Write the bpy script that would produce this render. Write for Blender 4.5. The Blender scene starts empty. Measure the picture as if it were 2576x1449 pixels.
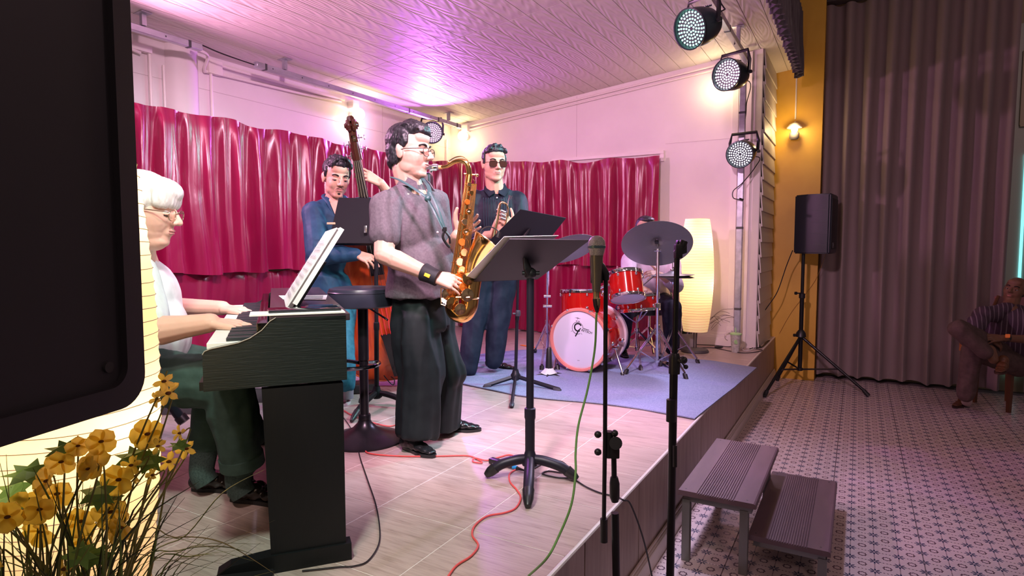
import bpy, bmesh, math, random
from math import sin, cos, pi, radians, sqrt, atan2
from mathutils import Vector, Matrix, Quaternion, noise as mn
V = Vector
random.seed(7)
SC = bpy.context.scene
COL = SC.collection
# ---------------- camera ----------------
CAM = V((0, 0, 1.46)); YAW = radians(29.6); PIT = radians(3.807); FPX = 1532.0
cd = bpy.data.cameras.new('camera'); cam = bpy.data.objects.new('camera', cd); COL.objects.link(cam)
cam.location = CAM; cam.rotation_euler = (pi/2 - PIT, 0, YAW)
cd.sensor_fit = 'HORIZONTAL'; cd.sensor_width = 36.0; cd.lens = FPX*36.0/2576; cd.clip_start = 0.02; cd.clip_end = 60
SC.camera = cam
# ---------------- exposure / world ----------------
SC.view_settings.view_transform = 'Standard'; SC.view_settings.look = 'None'
SC.view_settings.exposure = 0.0; SC.view_settings.gamma = 1.0
SC.view_settings.use_curve_mapping = False
w = bpy.data.worlds.new('world'); SC.world = w; w.use_nodes = True
w.node_tree.nodes['Background'].inputs[0].default_value = (1.0, 0.80, 0.82, 1)
w.node_tree.nodes['Background'].inputs[1].default_value = 0.11
def spot(name, loc, aim, color, power, deg, blend=0.6, size=0.09):
    ld = bpy.data.lights.new(name, 'SPOT'); o = bpy.data.objects.new(name, ld); COL.objects.link(o)
    ld.color = color; ld.energy = power; ld.spot_size = radians(deg); ld.spot_blend = blend; ld.shadow_soft_size = size
    o.location = loc; o.rotation_euler = (V(aim) - V(loc)).to_track_quat('-Z', 'Y').to_euler(); return o
def point(name, loc, color, power, size=0.05):
    ld = bpy.data.lights.new(name, 'POINT'); o = bpy.data.objects.new(name, ld); COL.objects.link(o)
    ld.color = color; ld.energy = power; ld.shadow_soft_size = size; o.location = loc; return o
# stage beams from the right hand rail nearer than the camera sees plus one added fill (the lamps in view carry their own light)
spot('beam', (-0.95, 2.3, 2.95), (-2.5, 3.0, 1.2), (1.0, 0.66, 0.84), 170, 95)
spot('beam', (-0.95, 1.1, 2.95), (-2.9, 4.2, 1.3), (1.0, 0.60, 0.80), 400, 100)
spot('beam', (-0.95, 0.45, 2.95), (-2.1, 1.75, 0.75), (0.74, 1.0, 0.86), 165, 68)
spot('beam', (-0.95, -0.15, 2.95), (-2.1, 1.3, 0.5), (1.0, 0.74, 0.72), 120, 74)  # added fill beam, brightens the pianist and the floor left of the piano
spot('beam', (-0.93, 3.1, 2.95), (-0.9, 3.3, 0.0), (0.72, 0.66, 1.0), 135, 75)
spot('beam', (-4.2, 1.9, 2.75), (-0.2, 6.0, 1.4), (0.95, 0.42, 0.75), 300, 110, 0.8)
# unseen fill lights added high over the hall to brighten it
point('hall_fill', (1.9, -1.2, 3.7), (1.0, 0.66, 0.62), 62, 0.3)
point('hall_fill', (1.6, 3.2, 3.9), (1.0, 0.62, 0.66), 40, 0.3)

# ---------------- pixel rays onto real planes (plane positions are in metres) ----------------
RT = V((cos(YAW), sin(YAW), 0)); FH = V((-sin(YAW), cos(YAW), 0))
FW = V((-sin(YAW)*cos(PIT), cos(YAW)*cos(PIT), -sin(PIT))); UPV = RT.cross(FW)
def ray(x, y): return FW + RT*((x-1288)/FPX) - UPV*((y-724.5)/FPX)
def Zp(z, x, y): d = ray(x, y); return CAM + d*((z-CAM.z)/d.z)
def Yp(v, x, y): d = ray(x, y); return CAM + d*((v-CAM.y)/d.y)
def Xp(v, x, y): d = ray(x, y); return CAM + d*((v-CAM.x)/d.x)
def H(h, x, y): d = ray(x, y); return CAM + d*(h/d.dot(FH))
ST = 0.46
# ---------------- materials ----------------
MATS = {}
def mat(name, col, rough=0.5, metal=0.0, **k):
    if name in MATS: return MATS[name]
    m = bpy.data.materials.new(name); m.use_nodes = True; MATS[name] = m
    b = m.node_tree.nodes['Principled BSDF']
    b.inputs['Base Color'].default_value = (*col, 1); b.inputs['Roughness'].default_value = rough; b.inputs['Metallic'].default_value = metal
    for key, v in k.items():
        key = key.replace('_', ' ')
        if key in b.inputs: b.inputs[key].default_value = v
    return m
def nt(m): return m.node_tree.nodes, m.node_tree.links, m.node_tree.nodes['Principled BSDF']
def node(m, t, **k):
    n = m.node_tree.nodes.new(t)
    for a, v in k.items():
        if a.startswith('i_'): n.inputs[int(a[2:]) if a[2:].isdigit() else a[2:].replace('_', ' ')].default_value = v
        else: setattr(n, a, v)
    return n
def lk(m, a, b): m.node_tree.links.new(a, b)
def ramp(m, fac, stops):
    r = node(m, 'ShaderNodeValToRGB'); e = r.color_ramp.elements
    while len(e) < len(stops): e.new(0.5)
    for el, (p, c) in zip(e, stops): el.position = p; el.color = (*c, 1)
    lk(m, fac, r.inputs[0]); return r.outputs[0]
def coord(m, kind='Object', scale=(1, 1, 1), rot=(0, 0, 0)):
    t = node(m, 'ShaderNodeTexCoord'); mp = node(m, 'ShaderNodeMapping'); mp.inputs['Scale'].default_value = scale; mp.inputs['Rotation'].default_value = rot
    lk(m, t.outputs[kind], mp.inputs[0]); return mp.outputs[0]
def noise(m, vec, scale, detail=3, rough=0.5, dist=0.0):
    n = node(m, 'ShaderNodeTexNoise'); n.inputs['Scale'].default_value = scale; n.inputs['Detail'].default_value = detail
    n.inputs['Roughness'].default_value = rough; n.inputs['Distortion'].default_value = dist; lk(m, vec, n.inputs['Vector']); return n.outputs['Fac']
def bump(m, fac, strength, dist=0.01):
    b = node(m, 'ShaderNodeBump'); b.inputs['Strength'].default_value = strength; b.inputs['Distance'].default_value = dist
    lk(m, fac, b.inputs['Height']); lk(m, b.outputs[0], nt(m)[2].inputs['Normal']); return b
def noisy(name, c1, c2, rough, scale, sc3=(1, 1, 1), bmp=0.0, metal=0.0, detail=4, lo=0.35, hi=0.65, dist=0.0, bd=0.01, **k):
    if name in MATS: return MATS[name]
    m = mat(name, c1, rough, metal, **k); v = coord(m, 'Object', sc3); f = noise(m, v, scale, detail, 0.55, dist)
    lk(m, ramp(m, f, [(lo, c1), (hi, c2)]), nt(m)[2].inputs['Base Color'])
    if bmp: bump(m, f, bmp, bd)
    return m
def glow(name, col, strength):
    m = mat(name, (0, 0, 0), 0.5); b = nt(m)[2]; b.inputs['Emission Color'].default_value = (*col, 1); b.inputs['Emission Strength'].default_value = strength; return m
# ---------------- mesh helpers ----------------
def frame(d):
    d = V(d).normalized(); a = V((0, 0, 1)) if abs(d.z) < 0.95 else V((1, 0, 0))
    u = a.cross(d).normalized(); return u, d.cross(u).normalized(), d
def box(bm, c, s, rot=None, bev=0.0, segs=2):
    r = bmesh.ops.create_cube(bm, size=1.0); vs = r['verts']
    M = Matrix.Translation(V(c)) @ (rot.to_4x4() if rot is not None else Matrix()) @ Matrix.Diagonal((*s, 1))
    bmesh.ops.transform(bm, matrix=M, verts=vs)
    if bev: bmesh.ops.bevel(bm, geom=list({e for v in vs for e in v.link_edges}), offset=bev, segments=segs, affect='EDGES', profile=0.6)
def rz(a): return Matrix.Rotation(a, 3, 'Z')
def basis(x, y, z): return Matrix((V(x), V(y), V(z))).transposed()
def ring(bm, c, u, v, r, n, ru=1.0, rv=1.0, ph=0.0):
    return [bm.verts.new(c + u*(cos(ph+2*pi*i/n)*r*ru) + v*(sin(ph+2*pi*i/n)*r*rv)) for i in range(n)]
def bridge(bm, a, b, close=True):
    n = len(a)
    for i in range(n if close else n-1):
        j = (i+1) % n
        try: bm.faces.new((a[i], a[j], b[j], b[i]))
        except ValueError: pass
def tube(bm, pts, rad, n=8, caps=True, flat=None):
    """swept round (or flattened) tube through pts; rad is a number or list"""
    pts = [V(p) for p in pts]; R = rad if isinstance(rad, (list, tuple)) else [rad]*len(pts)
    prev = None; u = None
    for i, p in enumerate(pts):
        d = (pts[min(i+1, len(pts)-1)] - pts[max(i-1, 0)])
        if d.length < 1e-9: d = V((0, 0, 1))
        d.normalize()
        if u is None: u = frame(d)[0]
        u = (u - d*u.dot(d))
        if u.length < 1e-6: u = frame(d)[0]
        u.normalize(); v = d.cross(u)
        rg = ring(bm, p, u, v, R[i], n, 1.0, flat or 1.0)
        if prev: bridge(bm, prev, rg)
        elif caps: bm.faces.new(rg[::-1])
        prev = rg
    if caps: bm.faces.new(prev)
def smooth_path(pts, sub=6):
    pts = [V(p) for p in pts]; out = []
    for i in range(len(pts)-1):
        p0, p1, p2, p3 = pts[max(i-1, 0)], pts[i], pts[i+1], pts[min(i+2, len(pts)-1)]
        for k in range(sub):
            t = k/sub
            out.append(0.5*((2*p1)+(p2-p0)*t+(2*p0-5*p1+4*p2-p3)*t*t+(3*p1-p0-3*p2+p3)*t*t*t))
    out.append(pts[-1]); return out
def lerpl(vals, sub=6):
    out = []
    for i in range(len(vals)-1):
        for k in range(sub): out.append(vals[i]+(vals[i+1]-vals[i])*k/sub)
    return out+[vals[-1]]
def lathe(bm, c, axis, prof, n=24, closed=False, ref=None):
    """prof: list of (radius, offset along axis)"""
    u, v, d = frame(axis)
    if ref is not None: u = V(ref).normalized(); v = d.cross(u)
    c = V(c); prev = None; first = None
    for r, h in prof:
        rg = ring(bm, c+d*h, u, v, max(r, 1e-5), n)
        if prev: bridge(bm, prev, rg)
        first = first or rg; prev = rg
    if closed: bridge(bm, prev, first)
    else: bm.faces.new(first[::-1]); bm.faces.new(prev)
def cyl(bm, a, b, r, n=12, r2=None):
    tube(bm, [a, b], [r, r if r2 is None else r2], n)
def ball(bm, c, r, sc=(1, 1, 1), rot=None, sub=2):
    q = bmesh.ops.create_icosphere(bm, subdivisions=sub, radius=1.0)
    M = Matrix.Translation(V(c)) @ (rot.to_4x4() if rot is not None else Matrix()) @ Matrix.Diagonal((r*sc[0], r*sc[1], r*sc[2], 1))
    bmesh.ops.transform(bm, matrix=M, verts=q['verts'])
def prism(bm, poly, off):
    """solid from a planar polygon (list of points) extruded by vector off"""
    a = [bm.verts.new(V(p)) for p in poly]; b = [bm.verts.new(V(p)+V(off)) for p in poly]
    bm.faces.new(a[::-1]); bm.faces.new(b); bridge(bm, a, b)
def grid(bm, f, nu, nv):
    vs = [[bm.verts.new(f(i/nu, j/nv)) for j in range(nv+1)] for i in range(nu+1)]
    for i in range(nu):
        for j in range(nv): bm.faces.new((vs[i][j], vs[i+1][j], vs[i+1][j+1], vs[i][j+1]))
    return vs
def NB(): return bmesh.new()
ORG = {}
def finish(bm, smooth, ang):
    bmesh.ops.recalc_face_normals(bm, faces=bm.faces)
    for f in bm.faces: f.smooth = smooth
    if smooth:
        for e in bm.edges:
            if len(e.link_faces) == 2 and e.calc_face_angle(0) > ang: e.smooth = False
def obj(name, bm, m, parent=None, smooth=True, ang=0.7, label=None, base=None, recalc=True):
    org = ORG.get(parent.name, V((0, 0, 0))) if parent else (V(base) if base is not None else V((0, 0, 0)))
    if org.length: bmesh.ops.translate(bm, verts=bm.verts, vec=-org)
    if recalc: finish(bm, smooth, ang)
    me = bpy.data.meshes.new(name); bm.to_mesh(me); bm.free()
    o = bpy.data.objects.new(name, me); COL.objects.link(o)
    for mm in (m if isinstance(m, (list, tuple)) else [m]): me.materials.append(mm)
    if parent: o.parent = parent
    else: o.location = org
    ORG[o.name] = org
    if label: o['label'] = label
    return o
def tag(o, label, cat, group=None, kind=None):
    o['label'] = label; o['category'] = cat
    if group: o['group'] = group
    if kind: o['kind'] = kind
    return o
def thing(name, label, cat, loc, group=None):
    o = bpy.data.objects.new(name, None); o.empty_display_size = 0.05; COL.objects.link(o); o.location = loc
    ORG[o.name] = V(loc); return tag(o, label, cat, group)
def struct(name, bm, m, smooth=False, parent=None, label=None):
    o = obj(name, bm, m, parent, smooth)
    if not parent: o['kind'] = 'structure'
    if label: o['label'] = label
    return o
def copy_tree(o, parent=None):
    c = o.copy(); COL.objects.link(c); c.parent = parent
    if parent is None: ORG[c.name] = ORG.get(o.name, V((0, 0, 0)))
    for ch in list(o.children): copy_tree(ch, c)
    return c
def text(name, s, size, m, parent, M, ext=0.0008, align='CENTER'):
    """flat print as thin letters; M is the world matrix of the text plane"""
    cu = bpy.data.curves.new(name, 'FONT'); cu.body = s; cu.size = size; cu.extrude = ext; cu.align_x = align; cu.align_y = 'CENTER'
    t = bpy.data.objects.new(name, cu); COL.objects.link(t)
    dg = bpy.context.evaluated_depsgraph_get(); me = bpy.data.meshes.new_from_object(t.evaluated_get(dg))
    bpy.data.objects.remove(t); bm = NB(); bm.from_mesh(me); bpy.data.meshes.remove(me)
    bmesh.ops.transform(bm, matrix=M, verts=bm.verts)
    return obj(name, bm, m, parent, smooth=False)
# ======================= STRUCTURE =======================
XL, YB, XE = -4.53, 6.40, -0.79          # left wall, back wall, stage edge
def zc(x): return 2.975 + 0.107*(x-XL)   # sloping stage ceiling
wallm = noisy('wall_paint', (0.74, 0.67, 0.65), (0.78, 0.71, 0.69), 0.55, 3.0, bmp=0.02)
yel = noisy('yellow_paint', (0.66, 0.36, 0.035), (0.74, 0.43, 0.05), 0.5, 2.2, bmp=0.05)
white = mat('white_gloss', (0.82, 0.76, 0.72), 0.4)
dark = mat('dark_gap', (0.02, 0.018, 0.018), 0.8)
# stage tiles : wood look porcelain
tilem = mat('wood_tile', (0.5, 0.4, 0.33), 0.32)
v = coord(tilem, 'Object', (1.0, 9.0, 1.0)); f1 = noise(tilem, v, 3.2, 6, 0.6, 1.2); v2 = coord(tilem, 'Object', (3.0, 60.0, 1.0)); f2 = noise(tilem, v2, 2.0, 4, 0.6, 0.4)
mx = node(tilem, 'ShaderNodeMath', operation='MULTIPLY_ADD', i_1=0.55); lk(tilem, f1, mx.inputs[0])
m2 = node(tilem, 'ShaderNodeMath', operation='MULTIPLY', i_1=0.45); lk(tilem, f2, m2.inputs[0]); lk(tilem, m2.outputs[0], mx.inputs[2])
lk(tilem, ramp(tilem, mx.outputs[0], [(0.30, (0.13, 0.085, 0.07)), (0.42, (0.40, 0.30, 0.265)), (0.52, (0.48, 0.37, 0.33)), (0.7, (0.54, 0.43, 0.38))]), nt(tilem)[2].inputs['Base Color'])
bump(tilem, mx.outputs[0], 0.15, 0.004)
grout = mat('grout', (0.66, 0.60, 0.56), 0.8)
bm = NB(); box(bm, ((XL+XE)/2, 2.9, ST/2-0.0005), (XE-XL-0.02, 7.0, ST-0.001))
stage = struct('trim_stage_platform', bm, grout)
TX, TY = 0.3925, 0.396
tmesh = None
ix = 0
for i in range(10):
    x1 = XE - 0.004 - i*TX; x0 = max(x1-TX, XL)
    if x1-x0 < 0.05: continue
    for j in range(-5, 12):
        y0 = 1.749+j*TY - (0.0); y1 = min(y0+TY, YB)
        if y1-y0 < 0.05: continue
        full = (x1-x0 > TX-1e-6) and (y1-y0 > TY-1e-6)
        if full and tmesh:
            o = bpy.data.objects.new('tile', tmesh); COL.objects.link(o)
        else:
            bm = NB(); box(bm, (0, 0, -0.002), (x1-x0-0.003, y1-y0-0.003, 0.010), bev=0.0012, segs=1)
            o = obj('tile', bm, tilem, smooth=False)
            if full: tmesh = o.data
        o.location = ((x0+x1)/2, (y0+y1)/2, ST-0.003); o.rotation_euler = (0, 0, random.choice((0, pi))); o.parent = stage
# far part of the platform beyond the wall end (runs to the yellow wall)
bm = NB(); box(bm, (-0.90, 6.88, ST/2), (0.22, 0.96, ST)); o = struct('platform_end', bm, mat('riser', (0.5, 0.4, 0.33), 0.4), parent=stage)
# riser panels
riser = noisy('riser_panel', (0.30, 0.215, 0.185), (0.40, 0.30, 0.26), 0.45, 4.0, (8, 8, 0.8), bmp=0.05)
y = -0.5
while y < 7.36:
    y2 = min(y+0.595, 7.36); bm = NB(); box(bm, (XE-0.004, (y+y2)/2, 0.2275), (0.012, y2-y-0.004, 0.455), bev=0.001, segs=1)
    struct('riser_panel', bm, riser, parent=stage); y += 0.6
bm = NB(); tube(bm, [(XE, -0.5, ST-0.006), (XE, 7.36, ST-0.006)], 0.008, 8); struct('edge_bead', bm, mat('bead', (0.72, 0.66, 0.62), 0.35), parent=stage)
bm = NB()
for a, b, z0, z1 in ((0.0, 0.022, 0.0, 0.075), (0.0, 0.016, 0.075, 0.085), (0.0, 0.010, 0.085, 0.10)):
    box(bm, (XE+0.004+(a+b)/2, 3.43, (z0+z1)/2), (b-a, 7.86, z1-z0), bev=0.003, segs=1)
struct('baseboard_stage', bm, mat('base_paint', (0.62, 0.53, 0.48), 0.4))
# hall floor with real tiles, printed pattern in the glaze
patm = mat('pattern_tile', (0.6, 0.5, 0.5), 0.28)
def pattern(m):
    t = node(m, 'ShaderNodeTexCoord'); N = m.node_tree.nodes
    mp = node(m, 'ShaderNodeMapping'); mp.inputs['Scale'].default_value = (10, 10, 10); lk(m, t.outputs['Object'], mp.inputs[0])
    sep = node(m, 'ShaderNodeSeparateXYZ'); lk(m, mp.outputs[0], sep.inputs[0])
    def mth(op, a, b=None, c=None):
        n = node(m, 'ShaderNodeMath', operation=op)
        for k, x in enumerate((a, b, c)):
            if x is None: continue
            if isinstance(x, (int, float)): n.inputs[k].default_value = x
            else: lk(m, x, n.inputs[k])
        return n.outputs[0]
    X, Y = sep.outputs[0], sep.outputs[1]
    def cell(off):
        fx = mth('SUBTRACT', mth('FRACT', mth('ADD', X, off)), 0.5); fy = mth('SUBTRACT', mth('FRACT', mth('ADD', Y, off)), 0.5)
        r = mth('SQRT', mth('ADD', mth('MULTIPLY', fx, fx), mth('MULTIPLY', fy, fy))); a = mth('ARCTAN2', fy, fx); return fx, fy, r, a
    fx, fy, r, a = cell(0.5)          # stars on the grid nodes
    pet = mth('MULTIPLY_ADD', mth('ABSOLUTE', mth('COSINE', mth('MULTIPLY', a, 4.0))), 0.24, 0.03)
    star = mth('MULTIPLY', mth('LESS_THAN', r, pet), mth('GREATER_THAN', r, 0.045))
    gx, gy, r2, a2 = cell(0.0)        # rings in the cell centres
    rr = mth('MULTIPLY_ADD', mth('COSINE', mth('MULTIPLY', a2, 8.0)), 0.018, 0.155)
    rg = mth('LESS_THAN', mth('ABSOLUTE', mth('SUBTRACT', r2, rr)), 0.034)
    # dots along the grid lines
    def dots(u, w_):
        d = mth('ABSOLUTE', mth('SUBTRACT', mth('FRACT', mth('MULTIPLY', u, 7.0)), 0.5))
        near = mth('ABSOLUTE', w_); return mth('LESS_THAN', mth('ADD', mth('MULTIPLY', d, 0.10), near), 0.036)
    dt = mth('MAXIMUM', dots(X, fy), dots(Y, fx)); dt = mth('MULTIPLY', dt, mth('GREATER_THAN', r, 0.30))
    msk1 = star; msk2 = mth('MAXIMUM', rg, dt)
    base = noise(m, mp.outputs[0], 0.25, 3)
    c0 = ramp(m, base, [(0.3, (0.60, 0.49, 0.49)), (0.7, (0.67, 0.55, 0.54))])
    m1 = node(m, 'ShaderNodeMix', data_type='RGBA'); lk(m, msk2, m1.inputs[0]); lk(m, c0, m1.inputs[6]); m1.inputs[7].default_value = (0.10, 0.055, 0.08, 1)
    m3 = node(m, 'ShaderNodeMix', data_type='RGBA'); lk(m, msk1, m3.inputs[0]); lk(m, m1.outputs[2], m3.inputs[6]); m3.inputs[7].default_value = (0.045, 0.055, 0.11, 1)
    lk(m, m3.outputs[2], nt(m)[2].inputs['Base Color'])
pattern(patm)
bm = NB(); box(bm, (1.6, 3.0, -0.05), (6.0, 11.0, 0.09)); fl = struct('floor', bm, mat('grout2', (0.25, 0.18, 0.19), 0.8))
fx0 = 0.0605-3*0.0684*1.46/1.0; 
GX0 = 0.00830*1.46 + 3*0.1; GY0 = 2.48335*1.46     # one printed star sits on the joint here
hm = None
for i in range(-3, 7):
    for j in range(-5, 10):
        x0 = GX0+0.4*i-0.4; y0 = GY0+0.05+0.4*j
        if x0 < XE-0.35 or y0 > 7.9: continue
        if hm is None:
            bm = NB(); box(bm, (0.2, 0.2, -0.004), (0.397, 0.397, 0.010), bev=0.001, segs=1); o = obj('tile', bm, patm, smooth=False); hm = o.data
        else: o = bpy.data.objects.new('tile', hm); COL.objects.link(o)
        o.location = (x0, y0-0.05, -0.001); o.parent = fl
# walls
bm = NB(); box(bm, (XL-0.06, 3.2, 1.75), (0.12, 6.6, 3.5))
wl = struct('wall_left', bm, wallm)
bm = NB(); prism(bm, [(XL-0.12, YB, 0), (-0.86, YB, 0), (-0.86, YB, zc(-0.86)), (XL-0.12, YB, zc(XL)-0.0)], (0, 0.12, 0)); wb = struct('wall_back', bm, wallm)
# sheet seams as thin darker strips on the wall faces
seam = mat('seam', (0.55, 0.47, 0.45), 0.8)
bm = NB(); box(bm, (XL+0.0005, 3.2, 2.705), (0.003, 6.4, 0.003)); 
for yy in (5.13, 1.9): box(bm, (XL+0.0005, yy, 2.2), (0.003, 0.003, 1.9))
struct('seam', bm, seam, parent=wl)
bm = NB(); box(bm, (-1.42, YB-0.0005, 2.54), (0.74, 0.003, 0.003)); box(bm, (-2.80, YB-0.0005, 2.8), (0.003, 0.003, 0.70)); struct('seam', bm, seam, parent=wb)
# round column on the left wall + pipes
bm = NB(); lathe(bm, (XL-0.08, 2.88, 0.4), (0, 0, 1), [(0.155, 0), (0.155, 2.58)], 28); struct('wall_column', bm, wallm, smooth=True, parent=wl)
pipe = mat('pvc', (0.80, 0.72, 0.68), 0.35)
def pipe_t(name, pts, r, par): bm = NB(); tube(bm, pts, r, 8); return struct(name, bm, pipe, True, par)
pipe_t('conduit', [(XL+0.03, 2.62, 1.2), (XL+0.03, 2.62, 2.86)], 0.012, wl)
pipe_t('conduit', [(XL+0.03, 2.72, 1.2), (XL+0.03, 2.72, 2.80)], 0.010, wl)
pipe_t('conduit', [(XL+0.03, 3.10, 1.2), (XL+0.03, 3.10, 2.83)], 0.011, wl)
pipe_t('conduit', [(XL+0.03, 6.28, 1.2), (XL+0.03, 6.28, 2.80)], 0.012, wl)
pipe_t('conduit', smooth_path([(XL+0.03, 1.2, 2.94), (XL+0.03, 2.2, 2.93), (XL+0.04, 2.45, 2.86), (XL+0.04, 2.55, 2.84)]), 0.012, wl)
pipe_t('conduit', smooth_path([(XL+0.17, 2.86, 2.94), (XL+0.14, 3.0, 2.93), (XL+0.04, 3.04, 2.84), (XL+0.03, 3.16, 2.845), (XL+0.03, 4.0, 2.87), (XL+0.03, 4.5, 2.90)]), 0.012, wl)
pipe_t('conduit', [(XL+0.02, 3.2, 2.915), (XL+0.02, 4.55, 2.925)], 0.013, wl)
bm = NB()
box(bm, (XL+0.03, 3.13, 2.885), (0.05, 0.12, 0.11), bev=0.008); struct('junction_box', bm, pipe, True, wl)
bm = NB(); box(bm, (XL+0.03, 2.55, 2.88), (0.05, 0.16, 0.05), bev=0.008); struct('junction_box', bm, pipe, True, wl)
for zz, dy in ((0.035, 0.02), (0.075, 0.012)):     # two trunking lines under the back wall ceiling line
    bm = NB(); tube(bm, [(XL+0.15, YB-0.02, zc(XL+0.15)-zz-0.02), (-1.0, YB-0.02, zc(-1.0)-zz-0.02)], 0.012, 6); struct('conduit', bm, pipe, True, wb)
# door head moulding on the back wall
bm = NB(); box(bm, (-2.45, YB-0.015, 2.455), (1.30, 0.03, 0.035), bev=0.004); box(bm, (-1.82, YB-0.012, 2.40), (0.04, 0.024, 0.08)); struct('trim_1', bm, white)
# back wall baseboard
bm = NB()
for d, z0, z1 in ((0.018, 0, 0.09), (0.013, 0.09, 0.115), (0.008, 0.115, 0.14)): box(bm, (-1.40, YB-d/2, ST+(z0+z1)/2), (0.86, d, z1-z0), bev=0.003, segs=1)
struct('baseboard_back', bm, white)
# corner post casing
bm = NB(); box(bm, (-0.975, YB-0.01, 1.9), (0.05, 0.03, 2.9)); box(bm, (-1.10, YB-0.008, 1.9), (0.06, 0.016, 2.88), bev=0.003); struct('trim_2', bm, white)
# ceiling boards
ceilm = mat('ceiling_board', (0.74, 0.68, 0.62), 0.55)
v = coord(ceilm, 'Object', (9.0, 1.3, 1.0)); wv = node(ceilm, 'ShaderNodeTexWave', wave_type='RINGS', rings_direction='SPHERICAL'); wv.inputs['Scale'].default_value = 1.6; wv.inputs['Distortion'].default_value = 9.0; wv.inputs['Detail'].default_value = 2.0; wv.inputs['Detail Scale'].default_value = 0.7
lk(ceilm, v, wv.inputs[0]); bump(ceilm, wv.outputs['Fac'], 0.35, 0.006)
cl = None
BW = 0.152
bmk = NB(); k = 0
bm = NB(); prism(bm, [(XL-0.1, -1.0, zc(XL)+0.012), (-0.62, -1.0, zc(-0.62)+0.012), (-0.62, -1.0, zc(-0.62)+0.12), (XL-0.1, -1.0, zc(XL)+0.12)], (0, 8.4, 0)); cl = struct('ceiling', bm, ceilm)
sl = math.atan(0.107); x = XL
nb = 0
while x < -0.66:
    x2 = x+BW
    for (ya, yb_) in ((-1.0, 1.8), (1.8, 4.18), (4.18, YB if x2 < -0.9 else 7.38)):
        bm = NB(); box(bm, (0, 0, 0.006), (BW-0.0035, yb_-ya-0.004, 0.012), bev=0.0015, segs=1); o = obj('ceiling_board', bm, ceilm, smooth=False)
        o.location = (x+BW/2, (ya+yb_)/2, zc(x+BW/2)); o.rotation_euler = (0, -sl, 0); o.parent = cl
    x = x2
# siding on the wall end (faces the hall)
side = mat('siding', (0.66, 0.60, 0.54), 0.5)
bm = NB(); box(bm, (-0.905, 6.93, 1.93), (0.09, 0.86, 2.94)); se = struct('wall_end', bm, white)
n = 19; z = ST
hgt = (3.36-ST)/n
for i in range(n):
    bm = NB(); box(bm, (0, 0, 0), (0.012, 0.92, hgt+0.03), bev=0.002, segs=1); o = obj('board', bm, side, smooth=False)
    o.location = (-0.845, 6.91, z+hgt*(i+0.5)); o.rotation_euler = (0, -0.09, 0); o.parent = se
bm = NB(); box(bm, (-0.875, 6.44, 1.9), (0.035, 0.035, 2.88)); struct('corner_bead', bm, white, parent=se)
# yellow wall
bm = NB(); box(bm, (-0.64, 7.42, 2.25), (0.52, 0.10, 4.5)); struct('wall_yellow', bm, yel)
bm = NB(); box(bm, (1.8, 7.86, 2.25), (4.6, 0.10, 4.5)); struct('wall_far', bm, noisy('far_paint', (0.42, 0.36, 0.22), (0.5, 0.42, 0.26), 0.6, 2))
bm = NB(); box(bm, (-0.41, 7.65, 2.25), (0.06, 0.42, 4.5)); struct('wall_return', bm, yel)
# fascia at the open edge of the stage ceiling, rail for the bunched valance
bm = NB(); box(bm, (-0.66, 3.2, 3.70), (0.05, 8.3, 0.62)); struct('trim_fascia', bm, ceilm)
bm = NB(); box(bm, (1.0, 3.4, 4.56), (3.4, 9.0, 0.08)); struct('ceiling_hall', bm, mat('hall_ceiling', (0.35, 0.28, 0.26), 0.7))
# window strip seen past the hall curtain
win = glow('daylight', (0.25, 0.85, 0.95), 1.5); lou = mat('louvre', (0.55, 0.62, 0.52), 0.4)
bm = NB(); box(bm, (1.50, 7.80, 2.2), (0.46, 0.02, 2.9)); struct('window_1', bm, lou)
bm = NB(); box(bm, (1.405, 7.785, 1.7), (0.022, 0.012, 1.35)); box(bm, (1.375, 7.785, 0.24), (0.02, 0.012, 0.18)); struct('window_gap', bm, win, parent=bpy.data.objects['window_1'])
bm = NB(); box(bm, (1.41, 7.78, 3.02), (0.10, 0.02, 0.68)); struct('window_blind', bm, glow('blind_glow', (0.55, 0.75, 0.62), 0.55), parent=bpy.data.objects['window_1'])
bm = NB(); box(bm, (1.36, 7.77, 3.02), (0.05, 0.04, 0.72), bev=0.004); box(bm, (1.40, 7.77, 2.66), (0.12, 0.045, 0.03)); struct('window_frame', bm, mat('cream_frame', (0.6, 0.52, 0.36), 0.5), parent=bpy.data.objects['window_1'])
for i in range(14):
    bm = NB(); box(bm, (1.43, 7.765, 2.70+0.046*i), (0.08, 0.014, 0.008)); struct('slat', bm, white, parent=bpy.data.objects['window_1'])
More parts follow.
